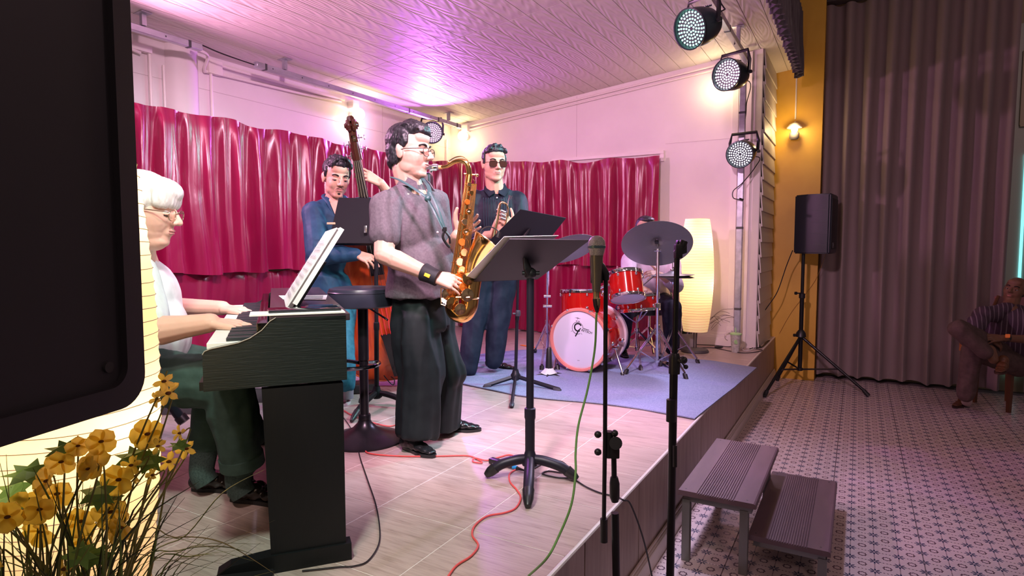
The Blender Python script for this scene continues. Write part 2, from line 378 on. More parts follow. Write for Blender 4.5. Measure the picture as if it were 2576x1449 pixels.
# ======================= CURTAINS =======================
def satin(name, col, rough=0.27):
    m = mat(name, col, rough, 0.0, Sheen_Weight=0.12, Sheen_Roughness=0.4, Specular_IOR_Level=0.7)
    v = coord(m, 'Object', (1, 1, 0.25)); f = noise(m, v, 9.0, 4, 0.55, 1.2); bump(m, f, 0.22, 0.012); return m
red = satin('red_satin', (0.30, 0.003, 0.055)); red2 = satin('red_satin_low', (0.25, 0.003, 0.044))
def pleated(name, m, p0, p1, z0f, z1f, inward, amp, per, seed, label, flare=1.0, nz=44, diag=0.0, thick=0.0):
    """hanging cloth between plan points p0,p1; z0f/z1f give bottom/top at fraction u"""
    p0 = V(p0); p1 = V(p1); L = (p1-p0).length; d = (p1-p0)/L; n = V(inward)
    nu = int(L/0.014); k = 2*pi/per
    def f(u, v):
        s = u*L; zt = z1f(u); zb = z0f(u); z = zt+(zb-zt)*v
        w1 = mn.noise(V((s*1.7, seed, v*0.25)))*1.6; w2 = mn.noise(V((s*0.8+9, seed*2, v*0.8)))*1.3*v*diag
        ph = s*k + w1*1.8 + w2 
        a = amp*(0.35+0.65*min(1, v*2.5*flare+0.1))
        y = a*(0.75*sin(ph)+0.34*sin(2.3*ph+1.3+w1*2)+0.09*sin(4.7*ph+w2))
        y += amp*0.30*(abs(mn.noise(V((s*7, z*1.5, seed))))) 
        pinch = max(0, 1-v*14); y = y*(1-0.6*pinch)
        g = 0.004*mn.noise(V((s*16, z*4, seed+3)))
        P = p0+d*s+n*(y+amp+g+0.012); return V((P.x, P.y, z+ (0.010*sin(ph*0.5+seed) if v in (0.0, 1.0) else 0)))
    bm = NB(); grid(bm, f, nu, nz)
    o = obj(name, bm, m, ang=3.0, base=(p0.x, p0.y, z0f(0)))
    if label: tag(o, label, 'curtain')
    return o
tl = lambda u: 2.40+0.02*sin(u*26)+0.04*u
pleated('stage_curtain', red, (XL+0.13, 1.2, 0), (XL+0.13, 6.34, 0), lambda u: 1.262+0.006*sin(u*30), lambda u: 2.452+0.010*sin(u*40)+(0.05*max(0, u-0.8)*5), (1, 0, 0), 0.070, 0.235, 1.0, 'upper crimson satin curtain pleated along the left stage wall behind the double bass player', diag=1.2)
pleated('stage_curtain', red, (XL+0.27, YB-0.05, 0), (-1.815, YB-0.05, 0), lambda u: 1.262+0.006*sin(u*22), lambda u: 2.52-0.115*min(1, u*1.6)-0.01*sin(u*21), (0, -1, 0), 0.06, 0.26, 4.0, 'upper crimson satin curtain on the back wall behind the trumpet player and drums', diag=1.0)
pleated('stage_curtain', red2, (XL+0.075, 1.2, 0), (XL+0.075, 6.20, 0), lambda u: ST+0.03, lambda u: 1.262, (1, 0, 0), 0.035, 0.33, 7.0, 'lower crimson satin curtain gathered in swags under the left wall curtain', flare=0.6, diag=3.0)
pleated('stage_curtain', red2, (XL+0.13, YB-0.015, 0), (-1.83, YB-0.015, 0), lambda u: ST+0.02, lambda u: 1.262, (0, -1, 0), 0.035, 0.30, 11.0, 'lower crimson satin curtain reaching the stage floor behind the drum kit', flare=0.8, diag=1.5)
greyc = mat('grey_drape', (0.27, 0.205, 0.20), 0.8, Sheen_Weight=0.15)
v = coord(greyc, 'Object', (1, 1, 1)); bump(greyc, noise(greyc, v, 220, 2), 0.15, 0.002)
def drape(name, x0, x1, y, zb, zt, seed, label, per=0.20, amp=0.07):
    L = x1-x0
    def f(u, v):
        s = u*L; z = zt+(zb-zt)*v
        w = mn.noise(V((s*1.3, seed, v*0.7)))*1.4+mn.noise(V((s*2+5, seed, v*0.4)))*0.8*v
        ph = (x0+s)*2*pi/per+w
        q = sin(ph); q = math.copysign(abs(q)**0.6, q)
        return V((x0+s+0.02*v*cos(ph), y-amp*(0.75+0.35*v)*q-0.02*mn.noise(V((s*5, z, seed))), z+(0.025*mn.noise(V((s*4, 0, seed))) if v > 0.97 else 0)))
    bm = NB(); grid(bm, f, int(L/0.010), 40); o = obj(name, bm, greyc, ang=3.0, base=(x0, y, zb)); tag(o, label, 'curtain'); return o
drape('hall_curtain', -0.40, 1.27, 7.56, 0.05, 4.05, 3.0, 'tall grey-brown pleated curtain between the yellow wall and the window gap')
drape('hall_curtain', 1.45, 2.7, 7.62, 0.05, 4.05, 8.0, 'grey-brown curtain at the right edge beyond the bright window gap')
bm = NB(); box(bm, (1.0, 7.50, 4.10), (2.9, 0.16, 0.09), bev=0.006); struct('trim_pelmet', bm, mat('pelmet', (0.05, 0.04, 0.04), 0.5))
# bunched valance hanging from the fascia
val = mat('valance_cloth', (0.085, 0.068, 0.075), 0.75, Sheen_Weight=0.2)
def fval(u, v):
    yy = 1.0+5.88*u; ph = yy*2*pi/0.115
    a = 0.045+0.018*mn.noise(V((yy*6, v*2, 2)))
    tri = (2/pi)*math.asin(max(-1, min(1, sin(ph+0.7*mn.noise(V((yy*3, v*2, 0)))))))
    return V((-0.575+a*tri*(0.35+0.75*v), yy+0.018*sin(2*ph), 3.80+(3.165-3.80)*v+0.022*mn.noise(V((yy*9, 3, 1)))*v))
bm = NB(); grid(bm, fval, 620, 8)
o = obj('valance', bm, val, ang=3.0, base=(-0.58, 6.9, 3.1)); tag(o, 'bunched dark pleated valance hanging from the front edge of the stage ceiling', 'valance')
md = o.modifiers.new('s', 'SOLIDIFY'); md.thickness = 0.004
# ======================= PEOPLE TOOLKIT =======================
def caps(bm, a, ra, b, rb, n=12, sub=2):
    a = V(a); b = V(b); ball(bm, a, ra, sub=sub); ball(bm, b, rb, sub=sub)
    if (b-a).length > 1e-4: tube(bm, [a, b], [ra, rb], n)
def chain(bm, pts, rad, n=12):
    for i in range(len(pts)-1): caps(bm, pts[i], rad[i], pts[i+1], rad[i+1], n)
def blob(name, build, m, parent, vox, sm=3, disp=None, label=None, dec=None, base=None):
    """closed overlapping pieces fused into one continuous skin"""
    bm = NB(); build(bm) if callable(build) else None
    me = bpy.data.meshes.new('t'); bm.to_mesh(me); bm.free(); t = bpy.data.objects.new('t', me); COL.objects.link(t)
    r = t.modifiers.new('r', 'REMESH'); r.mode = 'VOXEL'; r.voxel_size = vox
    if sm: s = t.modifiers.new('s', 'SMOOTH'); s.iterations = sm; s.factor = 0.5
    if dec: d = t.modifiers.new('d', 'DECIMATE'); d.ratio = dec
    dg = bpy.context.evaluated_depsgraph_get(); out = bpy.data.meshes.new_from_object(t.evaluated_get(dg))
    bpy.data.objects.remove(t); bpy.data.meshes.remove(me)
    bm = NB(); bm.from_mesh(out); bpy.data.meshes.remove(out)
    if disp:
        bm.normal_update(); mv = [(v, disp(v.co, v.normal)) for v in bm.verts]
        for v, d in mv: v.co += v.normal*d
    return obj(name, bm, m, parent, ang=3.0, label=label, recalc=True, base=base)
def folds(dirv, amp, sc=9.0, seed=0.0, st=0.22):
    """cloth creases running along dirv"""
    u, v_, d = frame(dirv)
    def f(co, n):
        q = V((co.dot(u)*sc, co.dot(v_)*sc, co.dot(d)*sc*st+seed))
        a = 1-abs(mn.noise(q))*2.2; b = mn.noise(q*2.3+V((3, 1, seed)))
        return amp*(a*0.7+b*0.5)-amp*0.3
    return f
def skin(name, col):
    m = noisy(name, tuple(c*0.93 for c in col), col, 0.48, 18, Subsurface_Weight=0.12, Subsurface_Scale=0.01, Specular_IOR_Level=0.35)
    return m
hair_b = noisy('black_hair', (0.006, 0.006, 0.008), (0.022, 0.022, 0.028), 0.45, 90, (1, 1, 0.35), bmp=0.5, bd=0.004, lo=0.4, hi=0.6)
hair_w = noisy('white_hair', (0.66, 0.66, 0.60), (0.86, 0.86, 0.80), 0.55, 80, (1, 1, 0.25), bmp=0.4, bd=0.004, lo=0.4, hi=0.6)
eye_w = mat('eye_white', (0.75, 0.72, 0.70), 0.2); eye_d = mat('eye_dark', (0.012, 0.008, 0.006), 0.15); lipm = mat('lips', (0.50, 0.20, 0.18), 0.4)
brow_m = mat('brow', (0.008, 0.007, 0.007), 0.9); lens_m = mat('clear_lens', (0.9, 0.9, 0.9), 0.02, Transmission_Weight=1.0, IOR=1.05, Alpha=0.35)
glass_f = mat('glasses_frame', (0.05, 0.025, 0.022), 0.4); sun_l = mat('sun_lens', (0.06, 0.02, 0.015), 0.08)
steel = mat('steel', (0.62, 0.62, 0.64), 0.22, 1.0); blackp = mat('black_plastic', (0.012, 0.012, 0.013), 0.38); blackm = mat('black_metal', (0.012, 0.012, 0.014), 0.3, 0.3)
class Head:
    """head frame: c = centre at eye level, f = facing, up; S = scale (1 = 235 mm tall)"""
    def __init__(s, c, f, up=(0, 0, 1), S=1.0, jaw=1.0, fat=1.0):
        s.c = V(c); s.f = V(f).normalized(); u = V(up).normalized(); s.l = u.cross(s.f).normalized(); s.u = s.f.cross(s.l).normalized(); s.S = S; s.jaw = jaw; s.fat = fat
        s.R = basis(s.f, s.l, s.u)
    def p(s, x, y, z): return s.c + s.R @ V((x, y, z))*s.S
    def e(s, bm, x, y, z, a, b, c, sub=3): ball(bm, s.p(x, y, z), s.S, (a, b, c), s.R, sub)
    def build(s, bm):
        F = s.fat
        s.e(bm, -.012, 0, .030, .096, .077, .090); s.e(bm, .022, 0, -.02, .070, .066*F, .085); s.e(bm, .020, 0, -.055, .062, .057*F, .066)
        s.e(bm, .064, 0, -.097, .021, .028*F, .020); s.e(bm, .035, 0, -.090, .045, .040*F, .028)
        for y in (-1, 1):
            s.e(bm, .046, y*.034, -.030, .034, .026*F, .036); s.e(bm, .012, y*.044*F, -.062, .038, .018, .034)
            s.e(bm, -.008, y*.078, -.008, .018, .008, .031); s.e(bm, -.016, y*.082, .004, .010, .008, .022)
        s.e(bm, .074, 0, .024, .018, .050, .015); s.e(bm, .058, 0, .060, .034, .055, .035)
        caps(bm, s.p(.088, 0, .012), .008*s.S, s.p(.112, 0, -.026), .011*s.S)
        for y in (-1, 1): s.e(bm, .099, y*.012, -.030, .012, .009, .009, 2)
        s.e(bm, .076, 0, -.060, .018, .028, .024); s.e(bm, .068, 0, -.080, .018, .027, .024)
        s.e(bm, .089, 0, -.056, .009, .021, .0050, 2); s.e(bm, .087, 0, -.067, .009, .018, .006, 2)
    def features(s, par, body, skinm, lid=0.5, brow=True, mustache=False, lips=True):
        for y in (-1, 1):
            bm = NB(); s.e(bm, .0735, y*.032, 0, .0125, .0135, .0110, 3); ey = obj('eye', bm, eye_w, body)
            bm = NB(); s.e(bm, .0825, y*.032, -.003*lid, .0045, .0062, .0062, 2); obj('iris', bm, eye_d, body)
            bm = NB(); s.e(bm, .0740, y*.032, .0100-.0068*lid, .0145, .0160, .0080, 3); obj('eyelid', bm, skinm, body)
            bm = NB(); tube(bm, smooth_path([s.p(.079, y*.018, .000-.003*lid), s.p(.0872, y*.031, .0025-.0062*lid), s.p(.078, y*.046, -.001-.003*lid)], 4), .0017*s.S, 5); obj('eyelashes', bm, brow_m, body)
            if brow:
                bm = NB(); tube(bm, smooth_path([s.p(.092, y*.014, .022), s.p(.088, y*.032, .029), s.p(.070, y*.050, .022)], 5), [.0025*s.S]+[.0052*s.S]*9+[.002*s.S], 6, flat=0.8); obj('eyebrow', bm, brow_m, body)
        if lips:
            bm = NB(); s.e(bm, .0905, 0, -.0565, .009, .0215, .0036, 2); s.e(bm, .0892, 0, -.0655, .009, .0185, .0046, 2); obj('lips', bm, lipm, body)
        if mustache:
            for q in (-1, 1):
                bm = NB(); tube(bm, [s.p(.100, q*.003, -.047), s.p(.096, q*.016, -.051), s.p(.086, q*.026, -.060)], [.002*s.S, .0022*s.S, .001*s.S], 6, flat=.6); obj('moustache', bm, brow_m, body)
            bm = NB(); s.e(bm, .083, 0, -.086, .007, .010, .007, 2); obj('goatee', bm, brow_m, body)
    def glasses(s, par, frame_m, lens_mm, r=.021, sq=1.0, tint=None):
        gl = par; bm = NB(); n = 20
        for y in (-1, 1):
            c = (.100, y*.033, -.004); pts = [s.p(c[0]-abs(sin(a))*0-0.10*abs(cos(a)*r*1.1)*(1 if cos(a)*y > 0 else 0), c[1]+math.copysign(abs(cos(a))**sq, cos(a))*r*1.15, c[2]+math.copysign(abs(sin(a))**sq, sin(a))*r*0.86) for a in [2*pi*k/n for k in range(n+1)]]
            tube(bm, pts, .0017*s.S, 6, caps=False)
            tube(bm, [s.p(.097, y*.058, .006), s.p(.085, y*.074, .006), s.p(.02, y*.083, .004), s.p(-.012, y*.083, -.002)], .0019*s.S, 6)
        tube(bm, smooth_path([s.p(.1, -.012, .002), s.p(.105, 0, .006), s.p(.1, .012, .002)], 4), .0017*s.S, 6)
        g = obj('glasses', bm, frame_m, par)
        for y in (-1, 1):
            bm = NB(); prism(bm, [s.p(.0995-.06*max(0, cos(a)*y)*r*1.1, y*.033+math.copysign(abs(cos(a))**sq, cos(a))*r*1.12, -.004+math.copysign(abs(sin(a))**sq, sin(a))*r*.84) for a in [2*pi*k/20 for k in range(20)]], s.f*.0012); obj('lens', bm, lens_mm, g)
        return g
def hand_build(bm, wrist, fdir, ndir, side, curls, S=1.0, thumb=(0.5, 0.3), spread=0.10, thumbdir=None):
    """fdir: towards fingers, ndir: back-of-hand normal, side +1: thumb lies towards +x of (f x n)"""
    f = V(fdir).normalized(); n = V(ndir); n = (n-f*n.dot(f)).normalized(); x = f.cross(n)*side; wp = V(wrist)
    L = [.072, .080, .074, .058]; rr = [.0088, .0092, .0086, .0076]
    tips = []
    for i in range(4):
        off = (.030-.020*i); kn = wp + f*(.088-.006*abs(i-1.2))*S + x*off*S + n*.004*S
        caps(bm, wp+x*off*.55*S+f*.012*S, .0155*S, kn, .0115*S, 8, 2)
        d = (f + x*spread*(1.2-i)).normalized(); c = curls[i] if isinstance(curls, (list, tuple)) else curls; p = kn; ang = 0
        for k, (fr, cc) in enumerate(((.46, c*.75), (.30, c), (.24, c*.7))):
            ang += cc; dd = (d*cos(ang) - n*sin(ang)).normalized(); q = p+dd*L[i]*fr*S
            caps(bm, p, rr[i]*S*(1-.08*k), q, rr[i]*S*(.94-.10*k), 8, 2); p = q
        tips.append(p)
    ball(bm, wp+f*.045*S, .1, (.30*S, .34*S, .13*S), basis(f, x, n), 2)
    b = wp+f*.022*S+x*.022*S-n*.004*S
    td = V(thumbdir).normalized() if thumbdir is not None else (f*cos(thumb[0])+x*sin(thumb[0])-n*thumb[1]).normalized()
    m1 = b+td*.042*S; m2 = m1+(td*.9+f*.35-n*.2*thumb[1]).normalized()*.032*S; m3 = m2+(td*.6+f*.6-n*.3*thumb[1]).normalized()*.026*S
    chain(bm, [b, m1, m2, m3], [.0165*S, .0125*S, .0105*S, .0085*S], 8)
    return tips
def shoe(par, heel, toe, m, sole_m, S=1.0, name='shoe', up=0.0, W=1.0, laces=None):
    """heel, toe on the ground"""
    h = V(heel); t = V(toe); d = (t-h); L = d.length; d.normalize(); l = V((0, 0, 1)).cross(d)
    def sh(bm):
        for fx, w_, hh, r in ((.10, .026, .045, .030), (.22, .027, .055, .032), (.38, .029, .052, .030), (.58, .036, .035, .026), (.75, .040, .028, .022), (.90, .030, .024, .018)):
            for q in (-1, 1): ball(bm, h+d*L*fx+l*q*w_*.38*W+V((0, 0, hh*.8+.004)), r, (1.25, .95*W, hh/.042), basis(d, l, V((0, 0, 1))), 2)
        caps(bm, h+d*L*.20+V((0, 0, .05)), .036*S, h+d*L*.18+V((0, 0, .095)), .040*S)
    o = blob(name, sh, m, par, .006, 3)
    bm = NB(); n = 20; pts = []
    for k in range(n):
        a = 2*pi*k/n; x = .5-.5*cos(a); w_ = (.028+.016*math.exp(-((x-.70)/.25)**2)-.006*math.exp(-((x-.42)/.15)**2))*W
        yy = (abs(sin(a))**.7)*math.copysign(1, sin(a))*w_; pts.append(h+d*(L*(x*1.06-.02))+l*yy)
    prism(bm, pts, V((0, 0, .016))); hb = [q for q in pts]; s = obj('sole', bm, sole_m, o)
    if laces:
        bm = NB()
        for k in range(4):
            x = .36+.085*k; z = .088-.012*k; tube(bm, [h+d*L*x-l*.020+V((0, 0, z-.008)), h+d*L*(x+.02)+V((0, 0, z+.001)), h+d*L*(x+.03)+l*.020+V((0, 0, z-.008))], .0022, 5)
        obj('laces', bm, laces, o)
    return o
def ell(bm, c, r, fw, up=(0, 0, 1), sub=3):
    f = V(fw).normalized(); u = V(up); l = u.cross(f).normalized(); u = f.cross(l); ball(bm, c, 1.0, r, basis(f, l, u), sub)

def skirt(bm, top, bot, fw, rx, ry, n=28, rings=6):
    """solid elliptical cloth tube; rx/ry = (top, bottom) half sizes"""
    top, bot = V(top), V(bot); u = (top-bot).normalized(); f = V(fw); f = (f-u*f.dot(u)).normalized(); l = u.cross(f); prev = None
    for k in range(rings+1):
        t = k/rings; rg = ring(bm, top.lerp(bot, t), f, l, 1, n, rx[0]+(rx[1]-rx[0])*t, ry[0]+(ry[1]-ry[0])*t)
        if prev: bridge(bm, prev, rg)
        else: bm.faces.new(rg[::-1])
        prev = rg
    bm.faces.new(prev)
# ======================= PEOPLE =======================
def mix(a, b, t): return V(a)*(1-t)+V(b)*t
Zu = V((0, 0, 1))
def torso(bm, sh_l, sh_r, hip, fw, rch=(.115, .185), belly=None, up=None):
    """ribcage, waist and shoulder yoke between the given joints"""
    c = (V(sh_l)+V(sh_r))/2; l = (V(sh_l)-V(sh_r)).normalized(); f = V(fw); u = (c-V(hip)).normalized(); f = (f-u*f.dot(u)).normalized(); l = u.cross(f)
    h = (c-V(hip)).length; R = basis(f, l, u)
    ball(bm, c-u*.13, 1, (rch[0], rch[1], .20), R, 3); ball(bm, mix(c, hip, .55), 1, (rch[0]*.98, rch[1]*.90, .20), R, 3)
    ball(bm, mix(c, hip, .82), 1, (rch[0]*1.05, rch[1]*.92, .11), R, 3)
    if belly: ball(bm, mix(c, hip, .66)+f*belly[0], 1, (belly[1], belly[1]*1.15, belly[1]*1.3), R, 3)
    for q in (sh_l, sh_r): caps(bm, c+u*.065, .052, mix(c, q, .62)+u*.030, .050); caps(bm, mix(c, q, .62)+u*.028, .050, V(q)+u*.004, .056)
    caps(bm, mix(c, V(sh_l), .55)+u*.0, .070, sh_l, .062); caps(bm, mix(c, V(sh_r), .55), .070, sh_r, .062)
# ---------- saxophone player ----------
skA = skin('skin_fair', (0.60, 0.37, 0.28)); skB = skin('skin_tan', (0.60, 0.36, 0.25)); skC = skin('skin_old', (0.72, 0.44, 0.33)); skD = skin('skin_dark', (0.20, 0.10, 0.06))
def cloth(name, c1, c2, sc=25, rough=0.8, b=0.25):
    return noisy(name, c1, c2, rough, sc, bmp=b, bd=0.006, Specular_IOR_Level=0.25)
h0 = 3.05
fH = (RT*cos(.30)-FH*sin(.30)-Zu*.04).normalized(); fT = (RT*cos(.62)-FH*sin(.62)).normalized()
ps = thing('person', 'man in grey short-sleeved shirt, black wide trousers and glasses playing a golden saxophone', 'person', (*(H(h0, 1063, 1110).xy), ST))
hd = Head(H(3.03, 1030, 383), fH, (-0.03, 0, 1), 1.08, fat=1.10)
rs, ls, hip = H(2.90, 972, 512), H(3.20, 1098, 505), H(3.07, 1062, 760)
re_, rw = H(2.80, 966, 640), H(2.74, 1088, 694)
le_, lw = H(3.22, 1118, 650), H(2.96, 1150, 592)
def b_(bm):
    hd.build(bm); nb = mix(rs, ls, .5)+Zu*.05
    caps(bm, hd.p(-.025, 0, -.07), .062, nb-Zu*.02, .068); caps(bm, nb-Zu*.04, .09, hip+Zu*.1, .09)
    chain(bm, [rs, re_, rw], [.058, .047, .031]); chain(bm, [mix(re_, rw, .25), mix(re_, rw, .6)], [.047, .038]); chain(bm, [ls, le_, lw], [.055, .043, .029])
    caps(bm, nb-Zu*.03, .06, rs, .055); caps(bm, nb-Zu*.03, .06, ls, .055)
    hand_build(bm, rw+ (rw-re_).normalized()*.012, (H(2.76, 1158, 716)-H(2.74, 1088, 694)), (-FH*.8+Zu*.6+RT*.1), -1, [.42, .38, .34, .28], 1.0, (0.5, .5), thumbdir=RT*.7+FH*.8)
    hand_build(bm, lw, (RT*.78+Zu*.58), (FH*.9+RT*.15), 1, [.55, .58, .58, .55], 1.02, spread=.16, thumbdir=-RT*.25+Zu*.9-FH*.25)
body = blob('body', b_, skA, ps, .0034, 5)
hd.features(ps, body, skA, lid=1.6); hd.glasses(ps, glass_f, lens_m, .023, .8)
def hr(bm):
    s = hd
    s.e(bm, -.028, 0, .052, .088, .083, .083); s.e(bm, -.050, 0, .005, .060, .078, .070); s.e(bm, .020, 0, .095, .078, .066, .045); s.e(bm, .062, 0, .090, .036, .052, .028); s.e(bm, -.072, 0, -.045, .032, .052, .04)
    for k in range(40):
        a = random.uniform(-1.1, 1.1); b = random.uniform(-.3, 1.2)
        p0_ = s.p(-.02+sin(b)*.070, sin(a)*.064, .055+cos(a)*.078*cos(b*.5)); d_ = s.R @ V((.9, sin(a)*.35, .35-.5*b)); tube(bm, [p0_, p0_+d_*.030, p0_+d_*.052-Zu*.004], [.010, .008, .003], 6)
    for y in (-1, 1): s.e(bm, .000, y*.074, .045, .030, .012, .036); s.e(bm, -.045, y*.060, -.02, .030, .016, .045)
blob('hair', hr, hair_b, ps, .004, 1, lambda co, n: .0022*mn.noise(co*90))
grey = cloth('grey_linen', (0.095, 0.078, 0.092), (0.125, 0.105, 0.12), 90)
def sh(bm):
    torso(bm, ls, rs, hip-Zu*.0, fT, (.135, .195), (.055, .135))
    c = mix(rs, ls, .5); caps(bm, c+Zu*.015, .085, c+Zu*.045, .070)
    caps(bm, rs-Zu*.01, .078, mix(rs, re_, .62), .072); caps(bm, ls, .070, mix(ls, le_, .6), .068)
    skirt(bm, hip+Zu*.16-fT*.0, hip+Zu*.030+RT*.0, fT, (.150, .172), (.178, .195))
blob('shirt', sh, grey, ps, .0075, 4, folds((.25*RT+Zu*-.9), .009, 9, 3))
coll = NB(); c = mix(rs, ls, .5)+Zu*.105+fH*.002
for q in (-1, 1):
    L_ = Zu.cross(fT)*q; pr_ = [c-fT*.055+L_*.02+Zu*.028, c+L_*.070+Zu*.025, c+fT*.070+L_*.045-Zu*.012, c+fT*.095+L_*.055-Zu*.055, c+fT*.05+L_*.085-Zu*.035, c-fT*.02+L_*.088-Zu*.022, c-fT*.065+L_*.03-Zu*.012]
    prism(coll, pr_, (fT*.3+L_).normalized()*.006)
o = obj('collar', coll, grey, ps)
for t in (.18, .36, .54, .72): bm = NB(); p = mix(c+fT*.085-Zu*.06, hip+fT*.17, t); ball(bm, p+fT*.030*math.sin(t*pi), .006, sub=2); obj('button', bm, mat('button', (.7, .66, .68), .3), ps)
blackc = cloth('black_trousers', (0.006, 0.010, 0.011), (0.010, 0.016, 0.017), 14, 0.6, 0.15)
kr, ar = H(2.98, 1064, 945), H(2.95, 1050, 1084); kl, al = H(3.16, 1128, 940), H(3.20, 1110, 1060)
def tr(bm):
    skirt(bm, hip+Zu*.06, hip-Zu*.13, fT, (.125, .138), (.150, .165))
    hr_, hl_ = hip-Zu*.12-FH*.075-RT*.02, hip-Zu*.12+FH*.075+RT*.045
    chain(bm, [hr_+Zu*.06, hr_-Zu*.06, kr], [.105, .112, .102]); chain(bm, [hl_+Zu*.06, hl_-Zu*.06, kl], [.105, .112, .102])
    skirt(bm, kr+Zu*.05, ar-Zu*.030, RT, (.098, .098), (.098, .095), 24, 8); skirt(bm, kl+Zu*.05, al-Zu*.03, RT, (.095, .100), (.095, .095), 24, 8)
blob('trousers', tr, blackc, ps, .009, 8, folds((0, 0, 1), .034, 8, 5, .12))
shm = mat('black_shoe', (0.012, 0.013, 0.014), 0.22)
a0 = Zp(ST, 1016, 1128); shoe(ps, a0, a0+(RT*.62-FH*.50)*.27, shm, shm)
a0 = Zp(ST, 1105, 1088)+FH*.03; shoe(ps, a0, a0+(RT*.93+FH*.0)*.235, shm, shm)
# wrist support with its yellow patch, strap with hook
ax = (rw-re_).normalized(); bm = NB(); tube(bm, [rw-ax*.050, rw-ax*.045, rw-ax*.005, rw+ax*.028], [.040, .043, .038, .038], 20); obj('wristband', bm, mat('band', (.010, .010, .014), .7), ps)
bm = NB(); box(bm, rw-ax*.022+(-FH*.95-Zu*.1)*.041, (.028, .006, .016), basis(ax, FH, ax.cross(FH).normalized()), .002); obj('badge', bm, mat('yellow_patch', (.85, .52, .04), .5), ps, label='small yellow patch on the black wristband')
strap = mat('teal_strap', (0.035, 0.085, 0.09), 0.45)
bm = NB(); ctr = H(2.80, 1085, 500)
tube(bm, smooth_path([H(2.95, 985, 446), H(2.80, 1010, 455), H(2.74, 1050, 480), H(2.74, 1075, 498)]), .010, 8, flat=.35)
tube(bm, smooth_path([H(3.02, 1060, 447), H(2.86, 1078, 470), H(2.78, 1080, 495)]), .010, 8, flat=.35)
ball(bm, H(2.74, 1076, 500), .016)
tube(bm, smooth_path([H(2.74, 1076, 500), H(2.70, 1095, 535), H(2.69, 1115, 575)]), .008, 8, flat=.4); tube(bm, smooth_path([H(2.74, 1082, 484), H(2.70, 1102, 525), H(2.69, 1118, 572)]), .007, 8, flat=.4)
ss = obj('saxophone_strap', bm, strap, base=H(2.74, 1076, 500)); tag(ss, 'dark teal neck strap hanging over the grey shirt to the saxophone', 'strap')
bm = NB(); box(bm, H(2.69, 1118, 577), (.018, .014, .02), bev=.003)
tube(bm, smooth_path([H(2.69, 1118, 580), H(2.69, 1114, 596), H(2.70, 1122, 612), H(2.71, 1131, 622)]), .006, 8); tube(bm, smooth_path([H(2.69, 1120, 582), H(2.69, 1130, 596), H(2.70, 1132, 612)]), .005, 8)
obj('hook', bm, blackp, ss)

# ---------- double bass player ----------
h0 = 4.10; pb = thing('person', 'man in dark blue long-sleeved shirt and teal jeans plucking the double bass', 'person', (*(H(3.95, 860, 1000).xy), ST))
fB = (RT*.52-FH*.80-Zu*.22).normalized(); fBt = (RT*.45-FH*.9).normalized()
hd = Head(H(4.08, 846, 448), fB, (RT*.06+Zu), 1.06)
rs, ls, hip = H(4.02, 788, 535), H(4.22, 893, 525), H(4.12, 832, 742)
re_, rw = H(3.90, 800, 640), H(3.84, 900, 640); le_, lw = H(4.25, 1000, 520), H(4.06, 957, 460)
def b_(bm):
    hd.build(bm); nb = mix(rs, ls, .5)+Zu*.03
    caps(bm, hd.p(-.02, 0, -.07), .055, nb, .062); caps(bm, nb, .08, hip+Zu*.1, .08); caps(bm, nb, .05, rs, .05); caps(bm, nb, .05, ls, .05)
    chain(bm, [rs, re_, rw], [.05, .042, .028]); chain(bm, [ls, le_, lw], [.05, .042, .030])
    hand_build(bm, rw, (H(3.80, 940, 655)-H(3.84, 900, 638)), (-FH*.6+Zu*.75), -1, [.18, .45, .6, .7], 1.02, thumbdir=RT*.6-Zu*.8)
    hand_build(bm, lw, (H(4.0, 912, 436)-H(4.06, 957, 460)), (-FH*.75+Zu*.6), 1, [.32, .36, .38, .42], 1.12, spread=.22, thumbdir=-RT*.4+FH*.8+Zu*.2)
body = blob('body', b_, skB, pb, .0040, 4); hd.features(pb, body, skB, lid=1.1, mustache=True)
def hr(bm):
    s = hd; s.e(bm, -.030, 0, .052, .086, .081, .080); s.e(bm, -.050, 0, .01, .058, .076, .062); s.e(bm, .018, 0, .092, .074, .064, .044)
    for k in range(60):
        a = random.uniform(-1.35, 1.35); b = random.uniform(-.6, 1.5); s.e(bm, -.005+sin(b)*.085, sin(a)*.068, .045+cos(a)*.088, .020, .010, .016, 2)
    for y in (-1, 1): s.e(bm, .012, y*.074, .035, .016, .010, .032)
blob('hair', hr, hair_b, pb, .0055, 1, lambda co, n: .005*mn.noise(co*60))
blue = cloth('blue_shirt', (0.010, 0.040, 0.085), (0.016, 0.060, 0.115), 20, .6)
def sh(bm):
    torso(bm, ls, rs, hip, fBt, (.13, .19)); c = mix(rs, ls, .5); caps(bm, c, .08, c+Zu*.05, .062)
    chain(bm, [rs, re_, mix(re_, rw, .93)], [.078, .072, .046]); chain(bm, [ls, le_, mix(le_, lw, .35)], [.075, .062, .050])
    skirt(bm, hip+Zu*.14, hip-Zu*.055, fBt, (.135, .155), (.175, .185))
blob('shirt', sh, blue, pb, .0085, 4, folds((RT*.3-Zu), .013, 8, 9))
bm = NB(); c = mix(rs, ls, .5)+Zu*.07
for q in (-1, 1):
    L_ = Zu.cross(fBt)*q; tube(bm, smooth_path([c-fBt*.05+L_*.03+Zu*.045, c+L_*.075+Zu*.025, c+fBt*.075+L_*.05-Zu*.03, c+fBt*.10+L_*.004-Zu*.15]), .012, 8, flat=.5)
obj('collar', bm, blue, pb)
bm = NB(); nn = (fBt*1+Zu*.05).normalized(); c = mix(rs, ls, .5)+Zu*.045
prism(bm, [c+fBt*.088-Zu.cross(fBt)*.045, c+fBt*.088+Zu.cross(fBt)*.045, c+fBt*.128-Zu*.13], fBt*.006); obj('neckline_skin', bm, skB, pb, label='skin at the open neckline')
jean = cloth('teal_jeans', (0.015, 0.10, 0.15), (0.03, 0.15, 0.21), 30, .8)
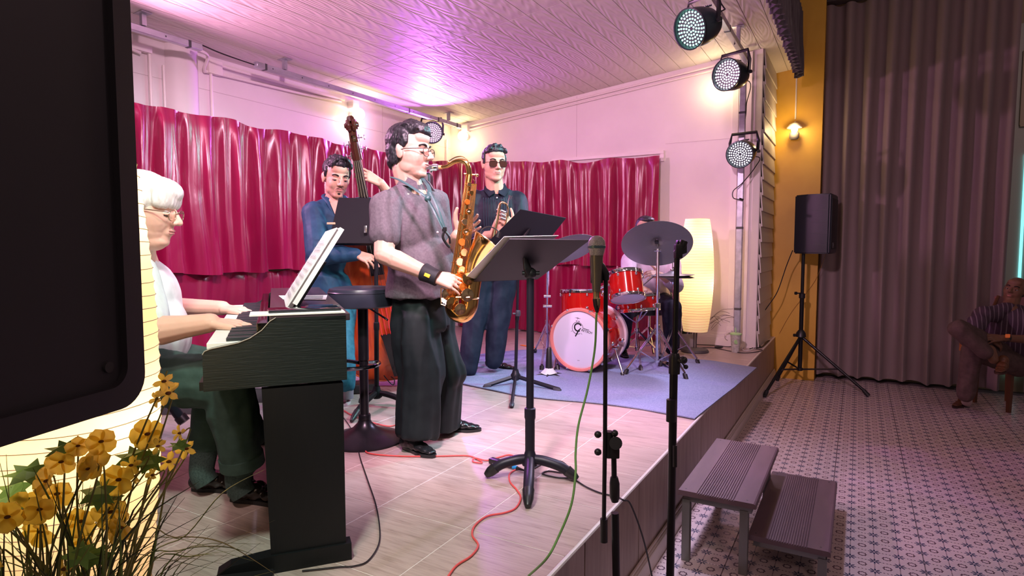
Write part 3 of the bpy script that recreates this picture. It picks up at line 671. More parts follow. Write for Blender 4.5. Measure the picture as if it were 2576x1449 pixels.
kl, al = H(4.00, 862, 850), H(3.86, 872, 975); kr, ar = H(4.02, 812, 850), H(4.00, 812, 980)
def tr(bm):
    ball(bm, hip-Zu*.03, 1, (.13, .165, .13), basis(fBt, Zu.cross(fBt), Zu), 3)
    chain(bm, [hip-Zu*.08+RT*.07, kl, al+Zu*.02], [.105, .078, .060]); chain(bm, [hip-Zu*.08-RT*.07, kr, ar], [.105, .078, .060])
blob('jeans', tr, jean, pb, .009, 3, folds((0, 0, 1), .008, 10, 2, .6))
bm = NB(); tube(bm, [al+Zu*.02, al-Zu*.07], [.044, .042], 14); obj('sock', bm, mat('sock_grey', (.25, .2, .24), .9), pb)
snk = cloth('sneaker', (0.06, 0.025, 0.03), (.09, .04, .045), 40)
a0 = Zp(ST, 872, 1004); shoe(pb, a0+FH*.06, a0+(-FH*.96+RT*.10)*.20, snk, mat('sole_white', (.6, .5, .5), .5), laces=mat('lace', (.2, .12, .12), .8))
a0 = Zp(ST, 805, 1010); shoe(pb, a0+FH*.06, a0-FH*.20, snk, MATS['sole_white'])

# ---------- trumpet player ----------
pt = thing('person', 'man in black pleated shirt and tinted glasses standing with a trumpet behind the music stand', 'person', (*(H(4.72, 1210, 940).xy), ST))
fU = (RT*.30-FH*.93-Zu*.10).normalized(); fUt = (RT*.10-FH*.99).normalized()
hd = Head(H(4.66, 1243, 412), fU, (0, 0, 1), 1.10, fat=1.12)
rs, ls, hip = H(4.72, 1194, 503), H(4.74, 1300, 505), H(4.76, 1240, 655)
re_, rw = H(4.62, 1180, 600), H(4.45, 1240, 590); le_, lw = H(4.62, 1316, 600), H(4.42, 1290, 572)
def b_(bm):
    hd.build(bm); nb = mix(rs, ls, .5)+Zu*.03
    caps(bm, hd.p(-.02, 0, -.07), .066, nb, .072); caps(bm, nb, .08, hip+Zu*.1, .08); caps(bm, nb, .05, rs, .05); caps(bm, nb, .05, ls, .05)
    chain(bm, [rs, re_, rw], [.052, .045, .031]); chain(bm, [ls, le_, lw], [.052, .045, .031])
    hand_build(bm, lw, (H(4.40, 1264, 546)-H(4.42, 1290, 572)), (-FH*.8+RT*.5), 1, [.5, .55, .6, .6], 1.05, thumbdir=Zu*.9+RT*.1)
    hand_build(bm, rw, (RT*.4+Zu*.6-FH*.2), (-FH*.8-RT*.4), -1, .6, 1.0)
body = blob('body', b_, skB, pt, .0042, 4); hd.features(pt, body, skB, lid=.2)
g = hd.glasses(pt, mat('black_frame', (.015, .012, .012), .25), sun_l, .024, .55)
def hr(bm):
    s = hd; s.e(bm, -.030, 0, .050, .086, .080, .078); s.e(bm, -.050, 0, .01, .058, .074, .060); s.e(bm, .020, 0, .090, .072, .066, .042); s.e(bm, .058, 0, .078, .030, .056, .022)
    for k in range(40): a = random.uniform(-1.2, 1.2); b = random.uniform(-.4, 1.5); s.e(bm, sin(b)*.075, sin(a)*.066, .045+cos(a)*.082, .016, .012, .012, 2)
    for y in (-1, 1): s.e(bm, .012, y*.075, .030, .016, .010, .036)
blob('hair', hr, hair_b, pt, .0055, 1, lambda co, n: .003*mn.noise(co*60))
bsh = cloth('black_shirt', (0.009, 0.011, 0.020), (0.015, 0.018, 0.030), 20, .6)
def sh(bm):
    torso(bm, ls, rs, hip, fUt, (.145, .20), (.03, .13)); c = mix(rs, ls, .5); caps(bm, c, .09, c+Zu*.045, .072)
    chain(bm, [rs, re_, mix(re_, rw, .5)], [.08, .072, .06]); chain(bm, [ls, mix(ls, le_, .75)], [.08, .07])
blob('shirt', sh, bsh, pt, .009, 4, folds((0, 0, 1), .011, 9, 21))
bm = NB(); c = mix(rs, ls, .5)+Zu*.100
for q in (-1, 1):
    L_ = Zu.cross(fUt)*q; prism(bm, [c+L_*.070+Zu*.03, c+fUt*.055+L_*.02-Zu*.02, c+fUt*.100+L_*.012-Zu*.055, c+fUt*.115+L_*.06-Zu*.085, c+fUt*.06+L_*.095-Zu*.03, c-fUt*.04+L_*.085], fUt*.006+Zu*.004)
obj('collar', bm, bsh, pt)
for q in (-1, 1):
    for k in range(5):
        bm = NB(); x = q*(.030+.018*k); tube(bm, smooth_path([c+fUt*(.135-.004*k)+Zu.cross(fUt)*x-Zu*.09, c+fUt*(.168-.004*k)+Zu.cross(fUt)*x-Zu*.22, c+fUt*(.168-.005*k)+Zu.cross(fUt)*x*.9-Zu*.38]), .0035, 5); obj('pleat', bm, bsh, pt)
for k in range(4): bm = NB(); ball(bm, c+fUt*(.125+.022*min(k, 2))-Zu*(.09+.09*k), .006); obj('button', bm, MATS['button'], pt)
nav = cloth('navy_trousers', (0.010, 0.017, 0.034), (0.016, 0.026, 0.046), 20, .7)
kr, ar = H(4.72, 1192, 820), H(4.68, 1178, 925); kl, al = H(4.76, 1253, 815), H(4.78, 1242, 905)
def tr(bm):
    ball(bm, hip-Zu*.05, 1, (.13, .18, .14), basis(fUt, Zu.cross(fUt), Zu), 3)
    chain(bm, [hip-Zu*.12-RT*.085, kr, ar], [.118, .088, .072]); chain(bm, [hip-Zu*.12+RT*.085, kl, al], [.118, .09, .074])
blob('trousers', tr, nav, pt, .010, 3, folds((0, 0, 1), .012, 9, 12, .5))
bm = NB(); tube(bm, [hip+RT*.0+fUt*.142+Zu*.01+Zu.cross(fUt)*k*.03 for k in (-4, -2, 0, 2, 4)], .012, 6, flat=.5); obj('belt', bm, blackp, pt)
a0 = Zp(ST, 1180, 930); shoe(pt, a0+FH*.04, a0+(-FH*.9-RT*.22)*.24, shm, shm)
a0 = Zp(ST, 1224, 925); shoe(pt, a0+FH*.02, a0+(RT*.86-FH*.46)*.28, shm, shm)

# ---------- drummer ----------
pd = thing('person', 'man in pale lilac shirt seated at the drums, face half hidden by a cymbal', 'person', (*(H(5.78, 1640, 860).xy), ST))
fD = (-FH*.95-RT*.25+Zu*.02).normalized()
hd = Head(H(5.70, 1622, 580), fD, (0, 0, 1), 1.05)
rs, ls, hip = H(5.70, 1583, 655), H(5.70, 1690, 660), H(5.80, 1632, 752)
re_, rw = H(5.52, 1577, 715), H(5.30, 1608, 722); le_, lw = H(5.50, 1700, 720), H(5.30, 1662, 692)
def b_(bm):
    hd.build(bm); nb = mix(rs, ls, .5)+Zu*.03
    caps(bm, hd.p(-.02, 0, -.07), .055, nb, .06); caps(bm, nb, .08, hip+Zu*.1, .08); caps(bm, nb, .05, rs, .05); caps(bm, nb, .05, ls, .05)
    chain(bm, [rs, re_, rw], [.05, .042, .028]); chain(bm, [ls, le_, lw], [.05, .042, .028])
    hand_build(bm, lw, (-RT*.95+Zu*.1-FH*.2), (-FH*.7+Zu*.6), 1, .6, 1.05, thumbdir=-RT*.5+Zu*.9)
    hand_build(bm, rw, (RT*.6-Zu*.3-FH*.4), (Zu*.9-FH*.3), -1, .6, 1.0)
body = blob('body', b_, skB, pd, .0055, 2); hd.features(pd, body, skB, lid=.4)
def hr(bm):
    s = hd; s.e(bm, -.025, 0, .055, .090, .083, .080); s.e(bm, -.050, 0, .01, .058, .076, .062); s.e(bm, .030, .02, .090, .070, .066, .036)
    for y in (-1, 1): s.e(bm, .012, y*.076, .025, .018, .010, .04)
blob('hair', hr, hair_b, pd, .007, 1, lambda co, n: .003*mn.noise(co*60))
lil = cloth('lilac_shirt', (0.52, 0.46, 0.52), (0.58, 0.52, 0.58), 20)
def sh(bm):
    torso(bm, ls, rs, hip+Zu*.02, fD, (.13, .20), (.03, .13)); c = mix(rs, ls, .5); caps(bm, c, .08, c+Zu*.045, .065)
    chain(bm, [rs, re_, mix(re_, rw, .5)], [.078, .068, .05]); chain(bm, [ls, le_, mix(le_, lw, .5)], [.078, .068, .05])
blob('shirt', sh, lil, pd, .011, 4, folds((RT*.3-Zu), .012, 8, 31))
kr, ar = H(5.42, 1570, 785), H(5.50, 1565, 865); kl, al = H(5.38, 1690, 775), H(5.45, 1690, 875)
dtr = cloth('drummer_trousers', (0.010, 0.011, 0.022), (0.018, 0.02, 0.036), 20, .7)
def tr(bm):
    ball(bm, hip-Zu*.03, 1, (.15, .19, .12), basis(fD, Zu.cross(fD), Zu), 3)
    chain(bm, [hip-RT*.09-Zu*.02, kr, ar], [.105, .088, .066]); chain(bm, [hip+RT*.10-Zu*.02, kl, al], [.105, .09, .066])
blob('trousers', tr, dtr, pd, .011, 3, folds((0, 0, 1), .010, 9, 17, .6))
for px in (1565, 1690): a0 = Zp(ST, px, 895); shoe(pd, a0+FH*.05, a0-FH*.2, shm, shm)
bm = NB(); q0 = H(5.25, 1612, 712); tube(bm, [H(5.28, 1650, 690), H(5.10, 1612, 722)], [.007, .005], 8); o = obj('drumstick', bm, mat('dark_stick', (.05, .03, .03), .4), base=H(5.28, 1650, 690)); tag(o, 'dark drumstick in the raised hand of the drummer', 'drumstick')

# ---------- pianist ----------
pp = thing('person', 'white-haired man in glasses, pale shirt and dark green trousers playing the piano', 'person', (*(H(2.36, 400, 1200).xy), ST))
fP = (RT*.96+FH*.10-Zu*.16).normalized()
hd = Head(H(2.28, 368, 528), fP, (RT*.12+Zu), 1.10, fat=1.16)
rs, ls, hip = H(2.17, 330, 690), H(2.55, 352, 680), H(2.36, 330, 930)
re_, rw = H(2.08, 372, 836), H(2.10, 530, 812); le_, lw = H(2.72, 390, 770), H(2.62, 560, 775)
def b_(bm):
    hd.build(bm); nb = mix(rs, ls, .5)+Zu*.04
    caps(bm, hd.p(-.03, 0, -.08), .068, nb, .072); hd.e(bm, .03, 0, -.095, .05, .05, .04); caps(bm, nb, .08, hip+Zu*.1, .08); caps(bm, nb, .05, rs, .05); caps(bm, nb, .05, ls, .05)
    chain(bm, [rs, re_, rw], [.055, .050, .034]); chain(bm, [mix(re_, rw, .2), mix(re_, rw, .6)], [.052, .040]); chain(bm, [ls, le_, lw], [.052, .045, .032])
    hand_build(bm, rw, (H(2.12, 665, 826)-H(2.10, 530, 808)), (Zu*.97-FH*.15), -1, [.30, .28, .28, .26], 1.05, spread=.16, thumbdir=RT*.75+FH*.55-Zu*.1)
    hand_build(bm, lw, (RT*.96-Zu*.12-FH*.2), (Zu*.95), 1, [.25, .25, .28, .3], 1.05, spread=.16, thumbdir=RT*.8-FH*.5)
body = blob('body', b_, skC, pp, .0035, 5); hd.features(pp, body, skC, lid=1.7, brow=False)
hd.glasses(pp, mat('gold_wire', (.6, .5, .35), .25, 1.0), lens_m, .021, .8)
def hr(bm):
    s = hd; s.e(bm, -.022, 0, .045, .106, .092, .088); s.e(bm, -.050, 0, -.01, .066, .086, .070); s.e(bm, .030, 0, .070, .078, .078, .050); s.e(bm, .060, 0, .058, .042, .064, .034)
    for y in (-1, 1): s.e(bm, -.006, y*.080, .030, .040, .014, .040)
    for k in range(13):
        a = -1.2+.2*k; s.e(bm, .040+cos(a)*.046, sin(a)*.070, .052, .016, .018, .040, 2)
blob('hair', hr, hair_w, pp, .0045, 3, lambda co, n: .0020*mn.noise(V((co.x*80, co.y*80, co.z*14))))
pale = cloth('pale_shirt', (0.60, 0.66, 0.62), (0.68, 0.74, 0.70), 20)
def sh(bm):
    torso(bm, ls, rs, hip, RT, (.15, .20), (.06, .15)); c = mix(rs, ls, .5); caps(bm, c, .09, c+Zu*.05, .072)
    chain(bm, [rs, mix(rs, re_, .9)], [.085, .075]); chain(bm, [ls, mix(ls, le_, .9)], [.085, .072])
blob('shirt', sh, pale, pp, .009, 4, folds((0, 0, 1), .010, 8, 41))
gtr = cloth('green_trousers', (0.030, 0.060, 0.048), (0.042, 0.080, 0.065), 24, .75)
kr, ar = H(2.22, 575, 965), H(2.27, 607, 1150); kl, al = H(2.48, 560, 940), H(2.45, 520, 1105)
def tr(bm):
    ball(bm, hip, 1, (.17, .20, .13), basis(RT, FH, Zu), 3)
    chain(bm, [hip-FH*.10+RT*.05, kr, ar], [.115, .095, .076]); chain(bm, [hip+FH*.10+RT*.05, kl, al], [.112, .09, .072])
    caps(bm, kl+Zu*-.02, .085, H(2.5, 640, 1095), .05)
blob('trousers', tr, gtr, pp, .008, 4, folds((RT*.5+Zu), .012, 9, 51, .4))
bm = NB(); d_ = (ar-kr).normalized(); lathe(bm, ar-d_*.012, d_, [(.074, 0), (.080, .003), (.081, .045), (.074, .048)], 28); obj('trouser_cuff', bm, gtr, pp)
sock = noisy('sock_green', (.025, .045, .04), (.05, .08, .07), .95, 160, bmp=.4, bd=.003)
for a, pz in ((ar, H(2.29, 600, 1225)), (al, H(2.40, 508, 1195))):
    bm = NB(); tube(bm, smooth_path([a, mix(a, pz, .5)-RT*.004, pz+Zu*.01, pz-Zu*.03+RT*.02]), lerpl([.056, .050, .046, .045]), 18); obj('sock', bm, sock, pp)
lsm = mat('brown_black_shoe', (0.016, 0.012, 0.010), 0.2)
a0 = Zp(ST, 567, 1272); shoe(pp, a0+FH*.05, a0+FH*.05+(RT*.98-FH*.12)*.29, lsm, mat('black_sole', (.01, .01, .01), .5), W=1.15)
a0 = Zp(ST, 468, 1245); s_ = shoe(pp, a0+FH*.05, a0+FH*.05+(RT*.98)*.28, lsm, MATS['black_sole'], W=1.15)

# ---------- man in the hall ----------
pm = thing('person', 'balding man in dark striped shirt seated cross-legged by the hall curtain', 'person', (*(H(5.35, 2500, 1010).xy), 0))
fM = (-RT*.80-FH*.55+Zu*.18).normalized()
hd = Head(H(5.42, 2553, 730), fM, (RT*.15+Zu-FH*.1), .98, fat=1.08)
rs, ls, hip = H(5.30, 2474, 792), H(5.38, 2598, 790), H(5.45, 2560, 905)
re_, rw = H(5.15, 2432, 850), H(5.12, 2492, 853); le_, lw = H(5.12, 2610, 855), H(5.08, 2520, 850)
def b_(bm):
    hd.build(bm); nb = mix(rs, ls, .5)+Zu*.03
    caps(bm, hd.p(-.02, 0, -.07), .058, nb, .065); caps(bm, nb, .08, hip+Zu*.1, .08); caps(bm, nb, .05, rs, .05); caps(bm, nb, .05, ls, .05)
    chain(bm, [rs, re_, rw], [.05, .040, .027]); chain(bm, [ls, le_, lw], [.05, .042, .028])
    hand_build(bm, lw, (-RT*.95-Zu*.05), (-FH*.7+Zu*.6), 1, .35, 1.0); hand_build(bm, rw, (RT*.8-Zu*.5), (Zu*.6-FH*.6), -1, .4, 1.0)
    caps(bm, H(5.02, 2490, 880), .042, H(4.98, 2500, 905), .038)
body = blob('body', b_, skD, pm, .0055, 2); hd.features(pm, body, skD, lid=.8, brow=True)
def hr(bm):
    s = hd; s.e(bm, -.055, 0, -.005, .052, .080, .055)
    for y in (-1, 1): s.e(bm, -.02, y*.078, .012, .030, .010, .030)
blob('hair', hr, mat('grey_hair', (.12, .10, .09), .8), pm, .006, 1)
stm = mat('striped_shirt', (.05, .03, .05), .7); v_ = coord(stm, 'Object'); wv = node(stm, 'ShaderNodeTexWave', bands_direction='X'); wv.inputs['Scale'].default_value = 9.0; wv.inputs['Distortion'].default_value = 0.8; lk(stm, v_, wv.inputs[0])
lk(stm, ramp(stm, wv.outputs['Fac'], [(0.86, (.055, .028, .050)), (0.93, (.20, .15, .19))]), nt(stm)[2].inputs['Base Color'])
def sh(bm):
    torso(bm, ls, rs, hip+Zu*.02, fM, (.14, .20), (.05, .15)); c = mix(rs, ls, .5); caps(bm, c, .08, c+Zu*.045, .065)
    chain(bm, [rs, mix(rs, re_, .95)], [.078, .066]); chain(bm, [ls, mix(ls, le_, .8)], [.078, .068])
blob('shirt', sh, stm, pm, .010, 4, folds((RT*.3-Zu), .012, 8, 61))
kh = cloth('khaki_trousers', (0.085, 0.055, 0.05), (0.115, 0.075, 0.07), 24)
def tr(bm):
    ball(bm, hip-Zu*.02, 1, (.16, .19, .12), basis(fM, Zu.cross(fM), Zu), 3)
    chain(bm, [hip-RT*.05, H(5.02, 2412, 828), H(4.95, 2478, 886)], [.105, .082, .058])
    chain(bm, [hip-RT*.08-FH*.12-Zu*.03, H(5.12, 2448, 880), H(5.20, 2428, 992)], [.105, .085, .068])
blob('trousers', tr, kh, pm, .010, 3, folds((0, 0, 1), .010, 9, 71, .5))
bsm = mat('brown_leather', (.13, .05, .02), .4); bso = mat('brown_sole', (.05, .02, .012), .6)
a0 = Zp(0, 2437, 1020); q_ = H(5.20, 2430, 1000)
bm = NB(); tube(bm, [H(5.22, 2430, 992), Zp(0.07, 2432, 1010)], [.045, .042], 14); obj('sock', bm, mat('white_sock', (.55, .45, .42), .9), pm)
shoe(pm, a0+RT*.01+FH*.03, a0+(-RT*.80-FH*.35)*.25, bsm, bso, laces=bsm)
s_ = shoe(pm, H(4.98, 2525, 932), H(4.98, 2525, 932)-RT*.17-FH*.16, bsm, bso)
bm = NB(); tube(bm, [H(5.09, 2532, 850)-RT*.012, H(5.09, 2532, 850)+RT*.016], .034, 16); obj('watch_strap', bm, blackp, pm)
bm = NB(); box(bm, H(5.045, 2535, 845), (.035, .012, .030), rz(YAW), .004); obj('watch', bm, glow('watch_face', (.9, .15, .04), .35), pm, label='orange lit watch face')
# ======================= INSTRUMENTS =======================
def joined(name, fn, m, par=None, **k): bm = NB(); fn(bm); return obj(name, bm, m, par, **k)
gold = mat('gold_brass', (0.86, 0.50, 0.17), 0.17, 1.0); gold2 = mat('pale_brass', (0.92, 0.66, 0.34), 0.22, 1.0); pad = mat('pearl', (.85, .80, .78), .2); orange = mat('amber_guard', (.75, .22, .03), .2, .6)
chrome = mat('chrome', (0.80, 0.80, 0.83), 0.08, 1.0)
# ---------- tenor saxophone ----------
SXP = lambda x, y, h=None: H(h if h else 2.86-.00018*(y-420), x, y)
sx = thing('saxophone', 'golden tenor saxophone held by the man in the grey shirt', 'saxophone', SXP(1155, 800))
body = smooth_path([SXP(1181, 440), SXP(1173, 500), SXP(1162, 580), SXP(1151, 660), SXP(1143, 720), SXP(1137, 752)], 5); br = lerpl([.0135, .0165, .020, .0245, .028, .031], 5)
bow = smooth_path([SXP(1137, 752), SXP(1138, 775), SXP(1150, 790), SXP(1168, 790), SXP(1179, 774), SXP(1182, 750)], 5); bwr = lerpl([.031, .034, .037, .039, .040, .041], 5)
bell = smooth_path([SXP(1182, 750), SXP(1187, 710), SXP(1194, 670), SXP(1206, 640), SXP(1220, 618), SXP(1228, 607)], 5); ber = lerpl([.041, .043, .046, .051, .062, .078], 5)
joined('body_tube', lambda b: tube(b, body, br, 20), gold, sx); joined('bow', lambda b: tube(b, bow, bwr, 20), gold, sx)
def f_(b): tube(b, bell, ber, 24, caps=False); tube(b, bell[::-1][:14], [r-.004 for r in ber[::-1][:14]], 24, caps=False)
joined('bell', f_, gold, sx)
d_ = (bell[-1]-bell[-2]).normalized(); joined('bell_rim', lambda b: lathe(b, bell[-1], d_, [(.076, -.003), (.081, -.003), (.083, 0), (.081, .003), (.076, .003)], 30, closed=True), gold2, sx)
neck = smooth_path([H(2.90, 1106, 421), H(2.89, 1125, 418), H(2.87, 1145, 407), H(2.86, 1163, 405), H(2.855, 1176, 415), SXP(1181, 440)], 6); nr = lerpl([.0075, .009, .0105, .0115, .0125, .0135], 6)
nk = joined('neck', lambda b: tube(b, neck, nr, 16), gold, sx)
joined('octave_key', lambda b: (tube(b, [p+Zu*.020 for p in neck[6:26]], .003, 6), ball(b, neck[7]+Zu*.016, .007)), gold2, sx)
joined('neck_screw', lambda b: (cyl(b, SXP(1178, 437)-RT*.02, SXP(1188, 440)+RT*.018, .004), ball(b, SXP(1190, 441)+RT*.018, .009)), gold2, sx)
joined('cork', lambda b: cyl(b, H(2.90, 1112, 421), H(2.90, 1102, 421), .010), mat('cork', (.75, .30, .12), .6), sx)
joined('mouthpiece', lambda b: tube(b, [H(2.91, 1073, 423), H(2.905, 1082, 421), H(2.90, 1104, 421)], [.004, .012, .013], 14), mat('silver_mouthpiece', (.55, .52, .55), .2, .9), sx)
joined('ligature', lambda b: (lathe(b, H(2.903, 1087, 421), RT, [(.0145, 0), (.0152, .012), (.0145, .024)], 16), cyl(b, H(2.89, 1088, 428)-RT*.01, H(2.89, 1098, 428), .004), cyl(b, H(2.88, 1085, 430), H(2.88, 1085, 434), .005)), chrome, sx)
def bodyat(t): i = t*(len(body)-1); k = min(int(i), len(body)-2); return body[k].lerp(body[k+1], i-k), br[k]
tn = (-FH*.86+RT*.5).normalized()
dn = (body[-1]-body[0]).normalized()
random.seed(11)
for k in range(15):          # key cups on the near side
    t = .10+.062*k; p, r = bodyat(t); s_ = .011+.0011*k; side_ = RT*(.010 if k % 2 else -.004); q = p+tn*(r+.008)+side_
    joined('key_cup', lambda b: lathe(b, q, tn, [(s_*.3, .004), (s_*.9, .004), (s_, .0015), (s_, -.003), (s_*.8, -.006)], 18), (gold2, gold, orange, gold)[k % 4], sx)
    if k in (3, 5, 9, 11): joined('key_pearl', lambda b: ball(b, q+tn*.007-RT*.004, .0055, (1, 1, .5)), pad, sx)
for k, off in enumerate((-.030, -.024, -.016, .012, .018, .024, .030, .036)):   # long rods with posts
    def f_(b):
        pts = []
        for t in [i/10 for i in range(1 if k else 0, 10)]: p, r = bodyat(t); pts.append(p+tn*(r*.7+.010)+RT*(off*(.75+.5*t)))
        tube(b, pts, .0022, 6)
        for q in pts[::3]: cyl(b, q, q-tn*.014, .0025, 6); ball(b, q, .0042, sub=1)
    joined('key_rod', f_, gold, sx)
for k in range(9):           # side keys and palm keys standing off the tube
    t = .05+.1*k; p, r = bodyat(t); joined('side_key', lambda b: (tube(b, [p+RT*(r+.004), p+RT*(r+.015)+dn*.01, p+RT*(r+.013)+dn*.05], [.003, .005, .002], 6, flat=.5),), gold2, sx)
for k, (x, y, s_) in enumerate(((1128, 738, .026), (1141, 760, .030), (1160, 775, .028), (1178, 740, .032), (1180, 700, .030), (1168, 720, .020))):
    q = SXP(x, y)-FH*.055; joined('bell_key_cup', lambda b: lathe(b, q, tn, [(s_*.25, .007), (s_*.45, .004), (s_*.95, .003), (s_, -.001), (s_*.92, -.006)], 22), (gold2, gold, gold2, gold2, gold, orange)[k], sx)
def f_(b):
    for a_, c_ in (((1113, 722), (1113, 762)), ((1113, 722), (1128, 726)), ((1113, 762), (1124, 766)), ((1156, 715), (1156, 762)), ((1150, 745), (1184, 745))): tube(b, [SXP(*a_)-FH*.06, SXP(*c_)-FH*.06], .003, 6)
joined('key_guard', f_, gold2, sx)
joined('table_keys', lambda b: [box(b, SXP(1116+5*k, 752+3*k)-FH*.058, (.012, .006, .02), rz(YAW), .002) for k in range(3)], pad, sx)
for zz in (755,): joined('bow_ring', lambda b: (lathe(b, SXP(1137, 752), bow[1]-bow[0], [(.032, -.004), (.0345, 0), (.032, .004)], 24), lathe(b, SXP(1182, 750), Zu, [(.042, -.004), (.0445, 0), (.042, .004)], 24)), gold2, sx)
joined('thumb_rest', lambda b: ball(b, SXP(1180, 685)-FH*.0+RT*.03, .018), mat('dark_teal_pad', (.02, .06, .07), .4), sx)
mc = thing('clip_microphone', 'small black clip-on microphone on the saxophone bell', 'microphone', SXP(1214, 600))
joined('gooseneck', lambda b: tube(b, smooth_path([SXP(1206, 600), SXP(1212, 578), SXP(1230, 570), SXP(1248, 577), SXP(1256, 585)]), .0028, 6), blackp, mc)
joined('capsule', lambda b: cyl(b, SXP(1256, 583), SXP(1252, 597), .009), blackp, mc); joined('clip', lambda b: box(b, SXP(1205, 600), (.03, .03, .04), rz(.3), .004), mat('clear_clip', (.5, .6, .6), .2), mc)
joined('transmitter', lambda b: box(b, SXP(1196, 605, 2.95), (.075, .02, .03), rz(YAW) @ Matrix.Rotation(-.5, 3, 'Y'), .004), blackp, mc)

# ---------- trumpet ----------
tp = thing('trumpet', 'brass trumpet held upright by the man in the black shirt', 'trumpet', H(4.40, 1250, 600))
brs = mat('trumpet_brass', (.80, .50, .26), .2, 1.0); T = lambda x, y, h=4.38: H(h, x, y)
joined('mouthpiece', lambda b: (tube(b, [T(1284, 492), T(1283, 497), T(1279, 506)], [.0135, .010, .005], 12), tube(b, [T(1279, 506), T(1276, 535)], [.006, .006], 8)), steel, tp)
joined('leadpipe', lambda b: tube(b, smooth_path([T(1277, 530), T(1272, 560), T(1258, 600), T(1262, 606), T(1270, 595), T(1277, 560)]), .006, 8), brs, tp)
joined('bell', lambda b: tube(b, smooth_path([T(1272, 512), T(1263, 509), T(1256, 518), T(1252, 545), T(1244, 580), T(1237, 620), T(1231, 650)]), lerpl([.007, .008, .009, .011, .014, .022, .058]), 16), brs, tp)
joined('crook', lambda b: tube(b, smooth_path([T(1272, 512), T(1277, 520), T(1278, 545)]), .007, 8), brs, tp)
for k in range(3): joined('valve', lambda b: (cyl(b, T(1264+0*k, 531+9*k), T(1272+k*0, 534+9*k), .010, 12), ball(b, T(1262, 530+9*k), .010, sub=2)), steel, tp)

# ---------- double bass ----------
va = mat('bass_varnish', (0.42, 0.045, 0.012), 0.22, 0.0, Coat_Weight=0.6, Coat_Roughness=0.1)
v_ = coord(va, 'Object', (6, 6, 1)); lk(va, ramp(va, noise(va, v_, 2.5, 4, .6, .6), [(.3, (.30, .022, .008)), (.7, (.58, .085, .016))]), nt(va)[2].inputs['Base Color'])
vd = mat('bass_edge', (.45, .10, .03), .3); eb = mat('ebony', (.012, .010, .012), .25); scr = mat('scroll_wood', (.045, .012, .006), .2, Coat_Weight=.5)
bot, top = H(4.28, 1004, 958), H(4.06, 872+24, 560)
bass = thing('double_bass', 'red-brown double bass with dark fingerboard standing behind the bar stool', 'double bass', Zp(ST, 1003, 965))
e0 = Zp(ST, 1008, 966); e1 = H(4.02, 902, 400); ax = (e1-e0).normalized(); nb_ = (-FH*.97+RT*.12); nb_ = (nb_-ax*nb_.dot(ax)).normalized(); cr = nb_.cross(ax)*-1  # cr: to image right
if cr.dot(RT) < 0: cr = -cr
b0 = e0+ax*.085
outl = [(0, .0), (.10, .002), (.20, .02), (.285, .08), (.325, .17), (.335, .27), (.31, .37), (.255, .45), (.215, .50), (.235, .535), (.20, .55), (.175, .60), (.172, .66), (.195, .715), (.235, .75), (.215, .765), (.245, .80), (.262, .87), (.245, .95), (.195, 1.02), (.125, 1.075), (.07, 1.11), (.045, 1.14), (.04, 1.16)]
_m = lambda y: y if y < .27 else (.27+(y-.27)*.37/.28 if y < .55 else (.64+(y-.55)*.8 if y < .75 else .80+(y-.75)*.36/.41))
outl = [(x, _m(y)) for x, y in outl]
pts = outl+[(-x, y) for x, y in outl[::-1] if x > 0]
def plate(b, off, bulge, sc=1.0):
    c = b.verts.new(b0+ax*.45+nb_*(off+bulge*1.0)); ring_ = []
    prev = None
    for s_, h_ in ((sc, 0), (sc*.93, .45), (sc*.75, .75), (sc*.4, .95)):
        rg = [b.verts.new(b0+cr*(x*s_)+ax*(.45+(y-.45)*s_)+nb_*(off+bulge*h_)) for x, y in pts]
        if prev: bridge(b, prev, rg)
        prev = rg
    for i in range(len(prev)): b.faces.new((prev[i], prev[(i+1) % len(prev)], c))
bdy = joined('body', lambda b: (plate(b, .085, .035), plate(b, -.085, -.03)), va, bass, ang=1.0)
def f_(b):
    A = [b.verts.new(b0+cr*x*.97+ax*(.45+(y-.45)*.985)+nb_*.085) for x, y in pts]; B = [b.verts.new(b0+cr*x*.97+ax*(.45+(y-.45)*.985)-nb_*.085) for x, y in pts]; bridge(b, A, B)
joined('ribs', f_, va, bdy)
joined('edge_binding', lambda b: tube(b, [b0+cr*x+ax*y+nb_*.086 for x, y in pts+pts[:1]], .006, 6, caps=False), vd, bdy)
joined('neck', lambda b: tube(b, [b0+ax*1.10+nb_*.06, b0+ax*1.25+nb_*.075, b0+ax*1.62+nb_*.085, b0+ax*1.66+nb_*.08], [.045, .028, .024, .026], 14), scr, bass)
LN = (e1-b0).length
fb0, fb1 = b0+ax*.80+nb_*.150, b0+ax*(LN)+nb_*.105
def f_(b):
    for (p, w_) in ((fb0, .045), (fb1, .024)): pass
    prism(b, [fb0-cr*.045, fb0+cr*.045, fb1+cr*.023, fb1-cr*.023], nb_*.018)
joined('fingerboard', f_, eb, bass)
br_ = b0+ax*.64+nb_*.120
joined('bridge', lambda b: prism(b, [br_-cr*.075-nb_*.02, br_-cr*.055-nb_*.02, br_-cr*.03+nb_*.02, br_+cr*.03+nb_*.02, br_+cr*.055-nb_*.02, br_+cr*.075-nb_*.02, br_+cr*.055+nb_*.075, br_-cr*.055+nb_*.075], ax*.014), mat('maple', (.80, .72, .62), .4), bass)
tl0, tl1 = b0+ax*.38+nb_*.165, b0+ax*.04+nb_*.115
joined('tailpiece', lambda b: prism(b, [tl0-cr*.055, tl0+cr*.055, tl0+cr*.045-ax*.05, tl1+cr*.022, tl1-cr*.022, tl0-cr*.045-ax*.05], nb_*.014), eb, bass)
